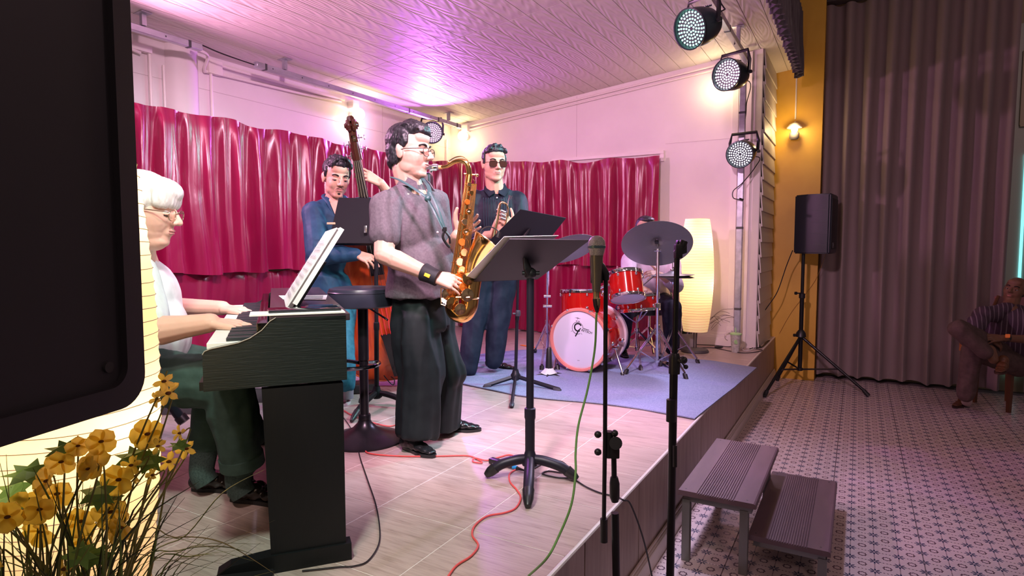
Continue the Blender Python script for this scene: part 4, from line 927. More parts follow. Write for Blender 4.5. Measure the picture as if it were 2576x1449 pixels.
for k in range(4):
    x = (k-1.5)/3; lo, mid, hi = tl0+cr*x*.085+nb_*.016, br_+ax*.007+cr*x*.095+nb_*.078, fb1+cr*x*.034+nb_*.024
    joined('string', lambda b: tube(b, [mid, hi], .0018, 5), steel, bass); joined('string_end', lambda b: tube(b, [lo, mid], .0028, 5), mat('red_wrap', (.75, .03, .05), .4), bass)
for q in (-1, 1): joined('f_hole', lambda b: tube(b, smooth_path([b0+cr*q*.095+ax*.73+nb_*.118, b0+cr*q*.115+ax*.70+nb_*.116, b0+cr*q*.120+ax*.62+nb_*.114, b0+cr*q*.135+ax*.52+nb_*.112, b0+cr*q*.155+ax*.495+nb_*.108]), .006, 6, flat=.5), eb, bdy)
pb0 = fb1+nb_*-.015
joined('pegbox', lambda b: [prism(b, [pb0+cr*q*.018, pb0+cr*q*.030, pb0+cr*q*.024+ax*.17-nb_*.02, pb0+cr*q*.012+ax*.17-nb_*.02], -nb_*.055) for q in (-1, 1)], scr, bass)
joined('pegbox_back', lambda b: box(b, pb0+ax*.08-nb_*.060, (.05, .17, .012), basis(cr, ax, nb_)), scr, bass)
sp = pb0+ax*.215-nb_*.045
def f_(b):
    box(b, pb0+ax*.175-nb_*.045, (.036, .05, .05), basis(cr, ax, nb_), .01)
    pts_ = []; rr_ = []
    for k in range(34): a = k*.42; r = .058-.0014*k; pts_.append(sp+ax*cos(a)*r*.75+nb_*-sin(a)*r*.75); rr_.append(.018-.0003*k)
    for q in (-1, 1): tube(b, [p+cr*q*(.006+.0009*k) for k, p in enumerate(pts_)], rr_, 8)
    cyl(b, sp-cr*.045, sp+cr*.045, .014)
joined('scroll', f_, scr, bass)
for k in range(4):
    q = 1 if k % 2 else -1; p = pb0+ax*(.03+.035*k)-nb_*.03
    joined('tuning_peg', lambda b: (cyl(b, p, p+cr*q*.055, .004, 8), ball(b, p+cr*q*.066, .1, (.04, .18, .14), basis(cr, ax, nb_)), box(b, p+cr*q*.034, (.006, .045, .03), basis(cr, ax, nb_), .002)), steel, bass)
joined('endpin', lambda b: (cyl(b, b0-ax*.01, e0+Zu*.012, .006), ball(b, e0+Zu*.012, .012)), steel, bass)
joined('cable_loop', lambda b: tube(b, smooth_path([H(4.2, 966, 945), H(4.15, 980, 962), H(4.15, 990, 968), H(4.15, 992, 955), H(4.2, 984, 948)]), .004, 6), blackp, bass)

# ---------- digital piano ----------
_a = radians(21.4); pe = RT*cos(_a)+FH*sin(_a); pn = FH*cos(_a)-RT*sin(_a); PO = RT*-.520+FH*1.897; PR = basis(pe, pn, Zu)
def PP(s, p, z): return PO+pe*s+pn*p+Zu*z
pw = mat('piano_wood', (.009, .015, .014), .42, Specular_IOR_Level=.35); v_ = coord(pw, 'Generated', (1, 1, 1)); 
v2_ = coord(pw, 'Object', (3, 3, 60)); bump(pw, noise(pw, v2_, 4, 4, .6, .4), .6, .0025)
pw2 = mat('piano_wood_dark', (.006, .007, .008), .45, Specular_IOR_Level=.3); v3_ = coord(pw2, 'Object', (50, 50, 2)); bump(pw2, noise(pw2, v3_, 4, 4, .6, .3), .3, .0015)
PL = 1.36
pia = thing('digital_piano', 'black wood-grain digital piano standing on the stage in front of the white-haired man', 'piano', PP(-.13, PL/2, ST))
side_poly = [(0, 1.044), (0, 1.248), (-.205, 1.248), (-.222, 1.238), (-.245, 1.212), (-.278, 1.190), (-.31, 1.178), (-.385, 1.164), (-.400, 1.158), (-.406, 1.148), (-.406, 1.040)]
for p in (0, PL-.03):
    s_ = joined('side_panel', lambda b: prism(b, [PP(s, p, z) for s, z in side_poly], pn*.03), pw, pia, smooth=False)
    l_ = joined('leg', lambda b: prism(b, [PP(-.012, p+.004, ST+.05), PP(-.012, p+.004, 1.034), PP(-.250, p+.004, 1.034), PP(-.236, p+.004, ST+.05)], pn*.030), pw2, pia, smooth=False)
    joined('foot', lambda b: prism(b, [PP(.004, p-.006, ST), PP(.004, p-.006, ST+.055), PP(-.24, p-.006, ST+.056), PP(-.35, p-.006, ST+.046), PP(-.385, p-.006, ST+.028), PP(-.392, p-.006, ST)], pn*.05), pw2, pia, smooth=False)
cream_edge = mat('worn_edge', (.32, .30, .24), .5)
joined('side_edge_trim', lambda b: tube(b, [PP(s, -.001, z+.001) for s, z in side_poly[2:-1]], .0016, 5), cream_edge, pia)
joined('top_board', lambda b: box(b, PP(-.105, PL/2, 1.243), (.235, PL, .022), PR, .003), mat('piano_top', (.05, .035, .045), .25), pia)
joined('front_rail', lambda b: box(b, PP(-.39, PL/2, 1.10), (.03, PL-.06, .09), PR, .004), pw, pia)
joined('underside', lambda b: box(b, PP(-.21, PL/2, 1.05), (.42, PL-.06, .025), PR), pw2, pia)
joined('back_panel', lambda b: box(b, PP(-.02, PL/2, .90), (.018, PL-.06, .26), PR), pw2, pia)
joined('modesty_board', lambda b: box(b, PP(-.10, PL/2, .80), (.018, PL-.06, .40), PR), pw2, pia)
joined('pedal_bar', lambda b: box(b, PP(-.12, PL/2, ST+.06), (.06, PL-.06, .07), PR, .004), pw2, pia)
for k in range(3): joined('pedal', lambda b: box(b, PP(-.19, PL/2+(k-1)*.07, ST+.045), (.10, .022, .010), PR, .003), gold2, pia)
joined('fallboard_strip', lambda b: box(b, PP(-.245, PL/2, 1.215), (.03, PL-.06, .03), PR, .003), mat('gloss_black', (.01, .01, .01), .08), pia)
keyw = mat('key_white', (.82, .84, .78), .25); keyb = mat('key_black', (.02, .025, .03), .3)
kw = (PL-.07)/52
wm = None
for k in range(52):
    if wm is None: bm = NB(); box(bm, (0, 0, 0), (.145, kw-.0012, .018), bev=.0012, segs=1); o = obj('white_key', bm, keyw, smooth=False); wm = o.data
    else: o = bpy.data.objects.new('white_key', wm); COL.objects.link(o)
    o.parent = pia; o.matrix_local = Matrix.Translation(PP(-.325, .035+kw*(k+.5), 1.168)-ORG[pia.name]) @ PR.to_4x4()
wm = None
for k in range(51):
    if k % 7 in (2, 6): continue
    if wm is None: bm = NB(); box(bm, (0, 0, 0), (.092, .011, .012), bev=.0015, segs=1); o = obj('black_key', bm, keyb, smooth=False); wm = o.data
    else: o = bpy.data.objects.new('black_key', wm); COL.objects.link(o)
    o.parent = pia; o.matrix_local = Matrix.Translation(PP(-.300, .035+kw*(k+1), 1.182)-ORG[pia.name]) @ PR.to_4x4()
# things on the piano
paper = noisy('paper', (.78, .80, .78), (.86, .88, .86), .6, 6); ink = mat('ink', (.25, .25, .30), .7)
def sheet(name, label, q, th=.0012, m=None, group=None, cat='sheet music'):
    n = (q[1]-q[0]).cross(q[3]-q[0]).normalized(); n = n if n.z >= 0 else -n
    bm = NB(); prism(bm, q, n*th); o = obj(name, bm, m or paper, smooth=False, base=q[0]); tag(o, label, cat, group); return o, n
def staves(par, q, n, rows=7, off=.0016, mm=None):
    """printed music lines on a sheet (q: BL, BR, TR, TL)"""
    bm = NB()
    for r in range(rows):
        for l in range(5):
            v = .10+.82*(r+.12*l)/rows; a = q[0].lerp(q[3], v); b = q[1].lerp(q[2], v); c0, c1 = a.lerp(b, .08), a.lerp(b, .92)
            w_ = (q[3]-q[0]).normalized()*.0006; prism(bm, [c0, c1, c1+w_, c0+w_], n*off)
    return obj('music_staves', bm, mm or ink, par, smooth=False)
q = [PP(-.278, -.002, 1.2555), PP(-.002, -.002, 1.2555), PP(-.002, .075, 1.2555), PP(-.278, .11, 1.2555)]
o, n = sheet('sheet_music', 'long white sheet lying along the near end of the piano top', q, .004)
q = [PP(-.175, .60, 1.2555), PP(-.02, .52, 1.2555), PP(.005, .76, 1.2555), PP(-.19, .80, 1.2555)]
o, n = sheet('sheet_music', 'loose white sheet lying flat behind the music rest on the piano', q); staves(o, q, n, 5)
bm = NB(); box(bm, PP(-.12, .085, 1.264), (.215, .10, .008), PR @ rz(.05), .002); o = obj('tablet', bm, mat('tablet_glass', (.02, .02, .025), .05), base=PP(-.12, .085, 1.26)); tag(o, 'flat black glossy tablet lying on the near end of the piano top', 'tablet')
bm = NB(); box(bm, PP(-.055, .21, 1.258), (.115, .060, .008), PR @ rz(-.1), .003); o = obj('phone', bm, mat('phone_case', (.10, .13, .12), .2), base=PP(-.055, .21, 1.255)); tag(o, 'phone in a grey-green case lying on the piano near its back edge', 'phone')
joined('screen', lambda b: box(b, PP(-.06, .21, 1.2630), (.08, .046, .002), PR @ rz(-.1)), mat('screen_glass', (.02, .03, .035), .05), o)
mr = joined('music_rest', lambda b: prism(b, [PP(-.150, .22, 1.256), PP(-.150, .95, 1.256), PP(-.055, .95, 1.41), PP(-.055, .22, 1.41)], pe*.018), pw2, pia, smooth=False)
lean = (pe*.53+Zu*.85).normalized(); bn = pe*.85-Zu*.53
book = thing('music_book', 'open thick white music book leaning on the piano music rest', 'book', PP(-.165, .45, 1.256))
for k in range(6):
    w0, w1 = .20, .66
    joined('page', lambda b: prism(b, [PP(-.172+.0035*k, w0+.004*k, 1.258), PP(-.172+.0035*k, w1-.003*k, 1.258), PP(-.172+.0035*k, w1-.003*k, 1.258)+lean*(.315-.002*k), PP(-.172+.0035*k, w0+.004*k, 1.258)+lean*(.318-.003*(k % 3))], bn*.0026), paper, book, smooth=False)
q = [PP(-.176, .22, 1.262), PP(-.176, .64, 1.262), PP(-.176, .64, 1.262)+lean*.30, PP(-.176, .22, 1.262)+lean*.30]; staves(book, q, -bn, 9, .0006)
joined('edge_print', lambda b: [box(b, PP(-.170, .2, 1.262)+lean*(.12+.02*k)-bn*.003, (.002, .012, .012), basis(bn, pn, lean)) for k in range(0)] or box(b, PP(-.150, .198, 1.262)+lean*.16, (.016, .002, .30), basis(bn, pn, lean)), paper, book)
bm = NB(); box(bm, PP(-.33, -.055, ST+.0175), (.20, .06, .033), PR @ rz(-.12), .005); o = obj('power_brick', bm, blackp, base=PP(-.33, -.055, ST)); tag(o, 'black power brick on the stage floor in front of the piano foot', 'adapter')
# piano bench behind the paper lamp
be = thing('piano_bench', 'black piano bench under the white-haired man', 'bench', (*(H(2.2, 340, 1300).xy), ST))
lp = [Zp(ST, 388, 1218), Zp(ST, 358, 1350)]; dl = (lp[0]-lp[1]); off = -RT*.30
joined('seat', lambda b: prism(b, [lp[1]+RT*.02+Zu*.44, lp[0]+RT*.02+Zu*.44, lp[0]+off+Zu*.44, lp[1]+off+Zu*.44], Zu*.06), blackp, be)
for p_ in (lp[0], lp[1], lp[0]+off, lp[1]+off): joined('leg', lambda b: box(b, p_+Zu*.225, (.035, .035, .45), rz(YAW), .003), blackm, be)
# ======================= STANDS, STOOL, DRUMS =======================
def pole(b, a, c, r): cyl(b, a, c, r, 14)
# ---------- bar stool ----------
sc_ = H(3.12, 912, 740); sc_ = V((sc_.x, sc_.y, 0)); zt = H(3.12, 912, 722).z
st = thing('bar_stool', 'round black padded bar stool with trumpet base behind the piano', 'stool', (sc_.x, sc_.y, ST))
pvc = mat('black_vinyl', (.028, .032, .048), .32)
joined('seat', lambda b: lathe(b, sc_, Zu, [(.05, zt-.10), (.15, zt-.10), (.168, zt-.092), (.172, zt-.07), (.172, zt-.025), (.165, zt-.006), (.14, zt), (.0, zt+.002)], 40), pvc, st)
joined('seam', lambda b: lathe(b, sc_, Zu, [(.1715, zt-.028), (.1745, zt-.024), (.1715, zt-.020)], 40), pvc, st)
joined('gas_tube', lambda b: (cyl(b, sc_+Zu*(ST+.42), sc_+Zu*(zt-.09), .027, 20), cyl(b, sc_+Zu*(ST+.10), sc_+Zu*(ST+.44), .023, 20)), blackm, st)
joined('base', lambda b: lathe(b, sc_, Zu, [(.205, ST), (.205, ST+.008), (.19, ST+.016), (.12, ST+.036), (.065, ST+.062), (.036, ST+.092), (.030, ST+.11)], 44), blackm, st)
joined('collar', lambda b: lathe(b, sc_, Zu, [(.03, ST+.10), (.032, ST+.105), (.032, ST+.13), (.028, ST+.137)], 24), blackm, st)
c0 = H(3.12, 905, 912); zf = c0.z
joined('footrest', lambda b: (tube(b, smooth_path([sc_+Zu*(zf+.0)+RT*.025, sc_+Zu*zf+RT*.08+FH*.0, sc_+Zu*zf+RT*.075-FH*.10, sc_+Zu*zf-RT*.02-FH*.17, sc_+Zu*zf-RT*.15-FH*.15, sc_+Zu*zf-RT*.19-FH*.02, sc_+Zu*zf-RT*.14+FH*.06, sc_+Zu*zf-RT*.025]), .010, 8)), mat('footrest_chrome', (.10, .12, .14), .15, 1.0), st)
joined('height_lever', lambda b: tube(b, smooth_path([sc_+Zu*(zt-.10)+RT*.02, H(3.05, 945, 785), H(3.0, 975, 805)]), .005, 6), chrome, st)
# ---------- music stands ----------
def stand(name, label, hub, quad, th=.004, legs=None, polep=None, matd=blackm, r1=.014, r2=.011, join=.5, legr=.017, flatlegs=False, lip=.03, footm=None):
    t = thing(name, label, 'music stand', hub)
    pt_ = polep
    zj = hub.z+(pt_.z-hub.z)*join
    base = V((hub.x, hub.y, hub.z)); 
    pj = base.lerp(pt_, join)
    joined('pole', lambda b: (pole(b, base+Zu*.07, pj, r1), lathe(b, pj-Zu*.05, (pt_-base), [(r1, 0), (r1+.003, .01), (r1+.003, .05), (r2, .055)], 16)), matd, t)
    joined('upper_pole', lambda b: pole(b, pj, pt_, r2), matd, t)
    for k, f_ in enumerate(legs):
        if flatlegs:
            lg = joined('leg', lambda b: tube(b, [base+Zu*.075, f_+Zu*.018], .011, 4, flat=1.4), matd, t)
            joined('rubber_foot', lambda b: tube(b, [f_+(base-f_).normalized()*.045+Zu*.018, f_+Zu*.014, f_-(base-f_).normalized()*.006+Zu*.010], [.016, .016, .012], 8), footm or blackp, lg)
        else:
            d = (f_-base); mid = base+d*.62+Zu*.062
            lg = joined('leg', lambda b: tube(b, smooth_path([base+Zu*.082+d*.05, base+d*.3+Zu*.078, mid, base+d*.82+Zu*.040]), lerpl([legr*.9, legr, legr, legr*.95]), 14), matd, t)
            joined('rubber_foot', lambda b: tube(b, smooth_path([base+d*.78+Zu*.046, base+d*.9+Zu*.028, f_+Zu*.012]), lerpl([legr*1.12, legr*1.0, legr*.55]), 14), blackp, lg)
    joined('hub', lambda b: lathe(b, base, Zu, [(.02, .045), (.034, .055), (.036, .085), (.026, .10), (.019, .125)], 20), matd, t)
    n = (quad[1]-quad[0]).cross(quad[3]-quad[0]).normalized()
    if n.dot(CAM-quad[0]) > 0: n = -n          # n points away from the camera (to the player)
    dk = joined('desk', lambda b: prism(b, quad, n*th), matd, t, smooth=False)
    lo = (quad[0], quad[1]); joined('desk_lip', lambda b: prism(b, [lo[0], lo[1], lo[1]+n*lip*1.6, lo[0]+n*lip*1.6], (quad[3]-quad[0]).normalized()*.003), matd, dk, smooth=False)
    c = sum(quad, V((0, 0, 0)))/4
    joined('bracket', lambda b: (tube(b, [pt_+(c-pt_)*1.55, pt_+(c-pt_)*.8-n*.018, pt_-n*.004], [.010, .024, .022], 10, flat=.6), ball(b, pt_, .028), cyl(b, pt_-RT*.035, pt_+RT*.04, .011)), blackp, t)
    return t, n
sdm = mat('stand_black', (.012, .012, .019), .42, .2, Specular_IOR_Level=.35)
hub = Zp(ST, 1333, 1200); q1 = [H(2.76, 1192, 709), H(2.73, 1352, 703), H(2.45, 1484, 604), H(2.47, 1282, 602)]
s1, n1 = stand('music_stand', 'black music stand with curved tripod feet nearest the stage edge, white sheets on its desk', hub, q1, legs=[Zp(ST, 1222, 1203), Zp(ST, 1452, 1212), Zp(ST, 1328, 1282)], polep=H(2.62, 1334, 688), matd=sdm, r1=.0215, r2=.0165, join=.34, legr=.022)
up1 = (q1[3]-q1[0])
q = [H(2.785, 1160, 713), H(2.77, 1245, 708)+n1*.006, H(2.475, 1405, 599)+n1*.006, H(2.49, 1268, 599)]
o, _ = sheet('sheet_music', 'white sheet overhanging the left edge of the front music stand', [p+n1*.006 for p in q], .002)
q = [H(2.60, 1270, 655)+n1*.012, H(2.58, 1330, 650)+n1*.012, H(2.465, 1400, 597)+n1*.012, H(2.47, 1300, 596)+n1*.012]
hub = Zp(ST, 1297, 972); q2 = [H(4.28, 1226, 611), H(4.26, 1352, 640), H(4.02, 1424, 549), H(4.04, 1309, 527)]
greyd = mat('stand_grey', (.045, .045, .06), .45, .2)
s2, n2 = stand('music_stand', 'dark folding-leg music stand standing on the blue mat in front of the trumpet player', hub, q2, legs=[Zp(ST, 1219, 978), Zp(ST, 1408, 987), Zp(ST, 1287, 1027)], polep=H(4.18, 1305, 610), matd=sdm, r1=.012, r2=.009, join=.52, flatlegs=True, footm=greyd)
joined('clamp', lambda b: (lathe(b, H(4.18, 1303, 795), Zu, [(.016, 0), (.018, .01), (.018, .03), (.015, .04)], 14), cyl(b, H(4.18, 1303, 789), H(4.18, 1290, 789), .007)), greyd, s2)
hub = Zp(ST, 948, 1020); q3 = [H(3.80, 826, 612), H(3.80, 1064, 613), H(3.88, 1042, 501), H(3.88, 852, 497)]
s3, n3 = stand('music_stand', 'black music stand in front of the bass player, back of its desk to the camera', hub, q3, legs=[Zp(ST, 884, 1065), Zp(ST, 1030, 1028), Zp(ST, 905, 1018)], polep=H(3.80, 946, 600), matd=mat('stand_black_matt', (.006, .006, .008), .6, Specular_IOR_Level=.2), r1=.0145, r2=.0125, join=.5, legr=.018)
joined('slot', lambda b: box(b, H(3.80, 921, 577)-FH*.012, (.02, .016, .045), rz(YAW), .003), steel, s3)
bm = NB(); box(bm, H(3.76, 833, 562), (.05, .012, .012), rz(YAW), .002); o = obj('clothes_peg', bm, mat('peg_wood', (.75, .42, .25), .6), base=H(3.76, 833, 562)); tag(o, 'wooden clothes peg clipped to the left edge of the bass player music stand', 'peg')
# small black monitor behind the saxophone player
t = thing('speaker', 'small black speaker on a pole, its corner showing behind the saxophone player neck', 'speaker', (*(H(5.0, 1060, 900).xy), ST))
joined('cabinet', lambda b: box(b, H(5.0, 1050, 492), (.24, .2, .36), rz(YAW), .03, 3), blackp, t); joined('pole', lambda b: cyl(b, V((*H(5.0, 1050, 500).xy, ST+.02)), H(5.0, 1050, 540), .016), blackm, t); joined('base', lambda b: lathe(b, V((*H(5.0, 1050, 500).xy, ST)), Zu, [(.16, 0), (.16, .015), (.03, .03)], 24), blackm, t)
# ---------- microphone stands in the hall ----------
hm_ = 1.87
ms = thing('microphone_stand', 'black microphone stand holding the silver microphone, standing in front of the stage edge', 'microphone stand', (*(H(hm_+.02, 1560, 1449).xy), 0))
gx = H(hm_+.02, 1560, 1449)
joined('base', lambda b: lathe(b, V((gx.x, gx.y, 0)), Zu, [(.13, 0), (.13, .014), (.12, .022), (.03, .03), (.02, .05)], 32), blackm, ms)
joined('lower_tube', lambda b: pole(b, V((gx.x, gx.y, .02)), H(hm_+.02, 1547, 1290), .0125), blackm, ms)
joined('clutch', lambda b: tube(b, [H(hm_+.02, 1547, 1262), H(hm_+.02, 1546, 1250), H(hm_+.02, 1546, 1215), H(hm_+.02, 1545, 1200)], [.011, .016, .016, .012], 14), blackp, ms)
joined('upper_tube', lambda b: pole(b, H(hm_+.02, 1545, 1205), H(hm_+.02, 1544, 1140), .0085), blackm, ms)
joined('swivel', lambda b: (cyl(b, H(hm_+.01, 1532, 1085), H(hm_+.01, 1530, 1150), .014), cyl(b, H(hm_+.03, 1549, 1115), H(hm_-.03, 1549, 1115), .020, 20), box(b, H(hm_, 1545, 1135), (.03, .03, .04), rz(YAW), .004)), blackp, ms)
for x, y in ((1504, 1093), (1546, 1090), (1504, 1137)): joined('knob', lambda b: (cyl(b, H(hm_, x, y), H(hm_, x+8 if x < 1530 else x-8, y), .007), ball(b, H(hm_, x, y), .0115)), blackp, ms)
bp = [H(hm_, 1524, 690), H(hm_, 1522, 1100), H(hm_, 1519, 1320)]
joined('boom', lambda b: tube(b, bp, .0068, 12), blackm, ms)
joined('counterweight', lambda b: cyl(b, H(hm_, 1519, 1305), H(hm_, 1519, 1363), .0118, 14), blackp, ms)
joined('mic_clip', lambda b: (tube(b, [H(hm_, 1524, 705), H(hm_, 1523, 690), H(hm_, 1512, 672), H(hm_, 1500, 655)], [.010, .013, .014, .012], 10), tube(b, [H(hm_, 1500, 645), H(hm_, 1502, 712)], [.0205, .0185], 16), box(b, H(hm_, 1494, 688), (.02, .02, .06), rz(YAW), .004)), blackp, ms)
mi = thing('microphone', 'silver-grilled handheld microphone with champagne body clipped in the near stand', 'microphone', H(hm_-.02, 1500, 760))
champ = mat('champagne', (.17, .15, .11), .35, .5)
grl = mat('mesh_grille', (.42, .40, .36), .35, .8); vg = coord(grl, 'Object'); 
wv = node(grl, 'ShaderNodeTexVoronoi'); wv.inputs['Scale'].default_value = 420; lk(grl, vg, wv.inputs['Vector']); bump(grl, wv.outputs['Distance'], .8, .002)
top_, bt_ = H(hm_-.02, 1501, 600), H(hm_-.02, 1500, 752); ma = (bt_-top_).normalized()
joined('grille', lambda b: lathe(b, H(hm_-.02, 1501, 619), -ma, [(.0205, -.028), (.0235, -.016), (.0258, -.004), (.0262, .004), (.0245, .016), (.018, .026), (.008, .0315), (0, .032)], 28), grl, mi)
joined('grille_band', lambda b: lathe(b, H(hm_-.02, 1501, 621), ma, [(.0262, -.004), (.0272, -.003), (.0272, .003), (.0262, .004)], 28), mat('teal_band', (.10, .16, .17), .3, .5), mi)
joined('body', lambda b: tube(b, [H(hm_-.02, 1501, 640), H(hm_-.02, 1501, 650), H(hm_-.02, 1500, 734)], [.0205, .0185, .0120], 20), champ, mi)
joined('connector', lambda b: tube(b, [H(hm_-.02, 1500, 732), H(hm_-.02, 1500, 750), H(hm_-.02, 1501, 752), H(hm_-.02, 1502, 768), H(hm_-.02, 1502, 784)], [.0095, .0095, .011, .010, .004], 14), mat('brass_plug', (.35, .27, .14), .3, .8), mi)
joined('plug_boot', lambda b: tube(b, [H(hm_-.02, 1500, 751), H(hm_-.02, 1501, 768), H(hm_-.02, 1502, 786)], [.0112, .0102, .0045], 14), blackp, mi)
h2 = 1.92
ms2 = thing('microphone_stand', 'empty black microphone stand to the right of the one with the microphone', 'microphone stand', (*(H(h2, 1686, 1449).xy), 0))
g2 = V((*(H(h2, 1686, 1449).xy), 0))
joined('base', lambda b: lathe(b, g2, Zu, [(.13, 0), (.13, .014), (.12, .022), (.03, .03), (.02, .05)], 32), blackm, ms2)
joined('lower_tube', lambda b: pole(b, g2+Zu*.02, H(h2, 1695, 925), .0128), blackm, ms2)
joined('side_clip', lambda b: cyl(b, H(h2-.02, 1698, 1120), H(h2-.02, 1698, 1174), .007), blackp, ms2)
joined('counter_sleeve', lambda b: cyl(b, H(h2-.02, 1689, 1005), H(h2-.02, 1688, 1060), .0155, 14), blackp, ms2)
joined('clutch', lambda b: (tube(b, [H(h2, 1697, 888), H(h2, 1697, 900), H(h2, 1696, 940)], [.013, .0185, .0175], 14), cyl(b, H(h2, 1697, 905), H(h2-.02, 1718, 906), .010), ball(b, H(h2-.02, 1719, 906), .013), tube(b, [H(h2, 1712, 908), H(h2, 1722, 921)], .003, 6), ball(b, H(h2, 1725, 923), .008)), blackp, ms2)
joined('boom', lambda b: tube(b, [H(h2, 1697, 895), H(h2, 1703, 650)], .0088, 12), blackm, ms2)
joined('mic_clip', lambda b: (box(b, H(h2, 1706, 632), (.022, .03, .045), rz(YAW), .004), tube(b, [H(h2, 1702, 638), H(h2, 1716, 618), H(h2, 1721, 606)], [.012, .013, .012], 10), prism(b, [H(h2, 1716, 640), H(h2, 1728, 636), H(h2, 1728, 606), H(h2, 1714, 612)], FH*.03), prism(b, [H(h2, 1703, 612), H(h2, 1706, 604), H(h2, 1714, 614), H(h2, 1706, 640)], FH*.02)), blackp, ms2)

# ---------- drum kit ----------
rg = mat('drum_red', (.52, .008, .006), .14, 0.0, Coat_Weight=.8, Coat_Roughness=.04); headm = mat('drum_head', (.72, .72, .84), .35); hoopm = mat('rose_hoop', (.75, .25, .20), .25, Coat_Weight=.5)
kit = thing('drum_kit', 'red drum kit with chrome hardware on the blue mat', 'drum kit', Zp(ST, 1480, 925))
def lugs(par, c, axis, r, hgt, n, s=1.0, ph=.2):
    u, v, d = frame(axis)
    for k in range(n):
        a = ph+2*pi*k/n; o_ = u*cos(a)+v*sin(a)
        for hh in hgt:
            q = c+d*hh+o_*(r+.006); joined('lug', lambda b: (ball(b, q, .011*s, (1, 1, 1.3), sub=2), cyl(b, q+o_*.004, q+o_*.004+d*(.05 if hh < (hgt[0]+hgt[-1])/2 else -.05)*-1*.9, .0028, 6)), chrome, par)
def drum(name, c, axis, r, depth, par=kit, nl=6, hoop=chrome, hw=.012, bottom_head=True, ph=.2):
    """c = centre of batter side, axis points out of the batter head"""
    a = V(axis).normalized(); sh_ = joined(name, lambda b: lathe(b, c, -a, [(r*.97, .0), (r, .004), (r, depth-.004), (r*.97, depth)], 44), rg, par)
    for off, sg in ((0, 1), (-depth, -1)):
        joined('hoop', lambda b: lathe(b, c+a*off, a*sg, [(r+.002, -.018), (r+.010, -.018), (r+.010, .004), (r+.014, .010), (r+.004, .010)], 44, closed=True), hoop, sh_)
        joined('drum_head', lambda b: lathe(b, c+a*off, a*sg, [(0, .001), (r, .001), (r+.002, -.004)], 44), headm, sh_)
    lugs(sh_, c, -a, r, (.035, depth-.035), nl, ph=ph); return sh_
nb1 = (-FH*.86-RT*.51).normalized()
bc = H(4.80, 1457, 866); bc.z = ST+.257+.012; rb = .236
bdm = joined('bass_drum', lambda b: lathe(b, bc, -nb1, [(rb-.006, .01), (rb, .02), (rb, .38), (rb-.006, .39)], 56), rg, kit)
for off in (0, -.40): joined('hoop', lambda b: lathe(b, bc+nb1*off, nb1, [(rb-.008, -.028), (rb+.016, -.028), (rb+.018, -.02), (rb+.018, .016), (rb+.012, .022), (rb-.004, .022), (rb-.008, .01)], 60, closed=True), hoopm if off == 0 else mat('white_hoop', (.75, .65, .68), .3), bdm)
joined('drum_head', lambda b: lathe(b, bc+nb1*.008, nb1, [(0, .002), (rb-.02, .002), (rb-.004, -.006)], 60), headm, bdm)
lugs(bdm, bc, -nb1, rb+.004, (.09, .30), 8, 1.3, .1)
u_, v_2, d_2 = frame(nb1); v_up = Zu-nb1*nb1.z; vr = nb1.cross(Zu).normalized(); 
if vr.dot(RT) < 0: vr = -vr
for k in range(8):
    a = .39+2*pi*k/8; o_ = vr*cos(a)+Zu*sin(a); joined('claw', lambda b: (box(b, bc+o_*(rb+.014)-nb1*.005, (.018, .028, .04), basis(o_, o_.cross(nb1).normalized(), nb1), .004), cyl(b, bc+o_*(rb+.022)-nb1*.02, bc+o_*(rb+.016)-nb1*.10, .0035, 6), ball(b, bc+o_*(rb+.016)+nb1*.022, .009)), chrome, bdm)
# maker's print on the front head
black_i = mat('print_black', (.01, .01, .012), .5)
MT = Matrix.Translation(bc+nb1*.0115) @ basis(vr, Zu, nb1).to_4x4()
def MTo(x, y, sc=1, shear=0, rot=0): return MT @ Matrix.Translation((x, y, 0)) @ Matrix.Rotation(rot, 4, 'Z') @ Matrix(((sc, shear, 0, 0), (0, sc, 0, 0), (0, 0, 1, 0), (0, 0, 0, 1)))
def arc(b, cx, cy, r, a0, a1, w_, n=40):
    P_ = [(cx+cos(a0+(a1-a0)*k/n)*r, cy+sin(a0+(a1-a0)*k/n)*r) for k in range(n+1)]; stroke(b, P_, w_)
def stroke(b, P_, w_):
    W_ = w_ if isinstance(w_, list) else [w_]*len(P_); prev = None
    for k, (x, y) in enumerate(P_):
        x0, y0 = P_[max(k-1, 0)]; x1, y1 = P_[min(k+1, len(P_)-1)]; L = sqrt((x1-x0)**2+(y1-y0)**2) or 1; nx, ny = -(y1-y0)/L*W_[k]/2, (x1-x0)/L*W_[k]/2
        rg_ = [b.verts.new(MT @ V((x+nx, y+ny, 0))), b.verts.new(MT @ V((x-nx, y-ny, 0))), b.verts.new(MT @ V((x-nx, y-ny, .0008))), b.verts.new(MT @ V((x+nx, y+ny, .0008)))]
        if prev: bridge(b, prev, rg_)
        else: b.faces.new(rg_)
        prev = rg_
    b.faces.new(prev[::-1])
cx, cy = -.010, .098
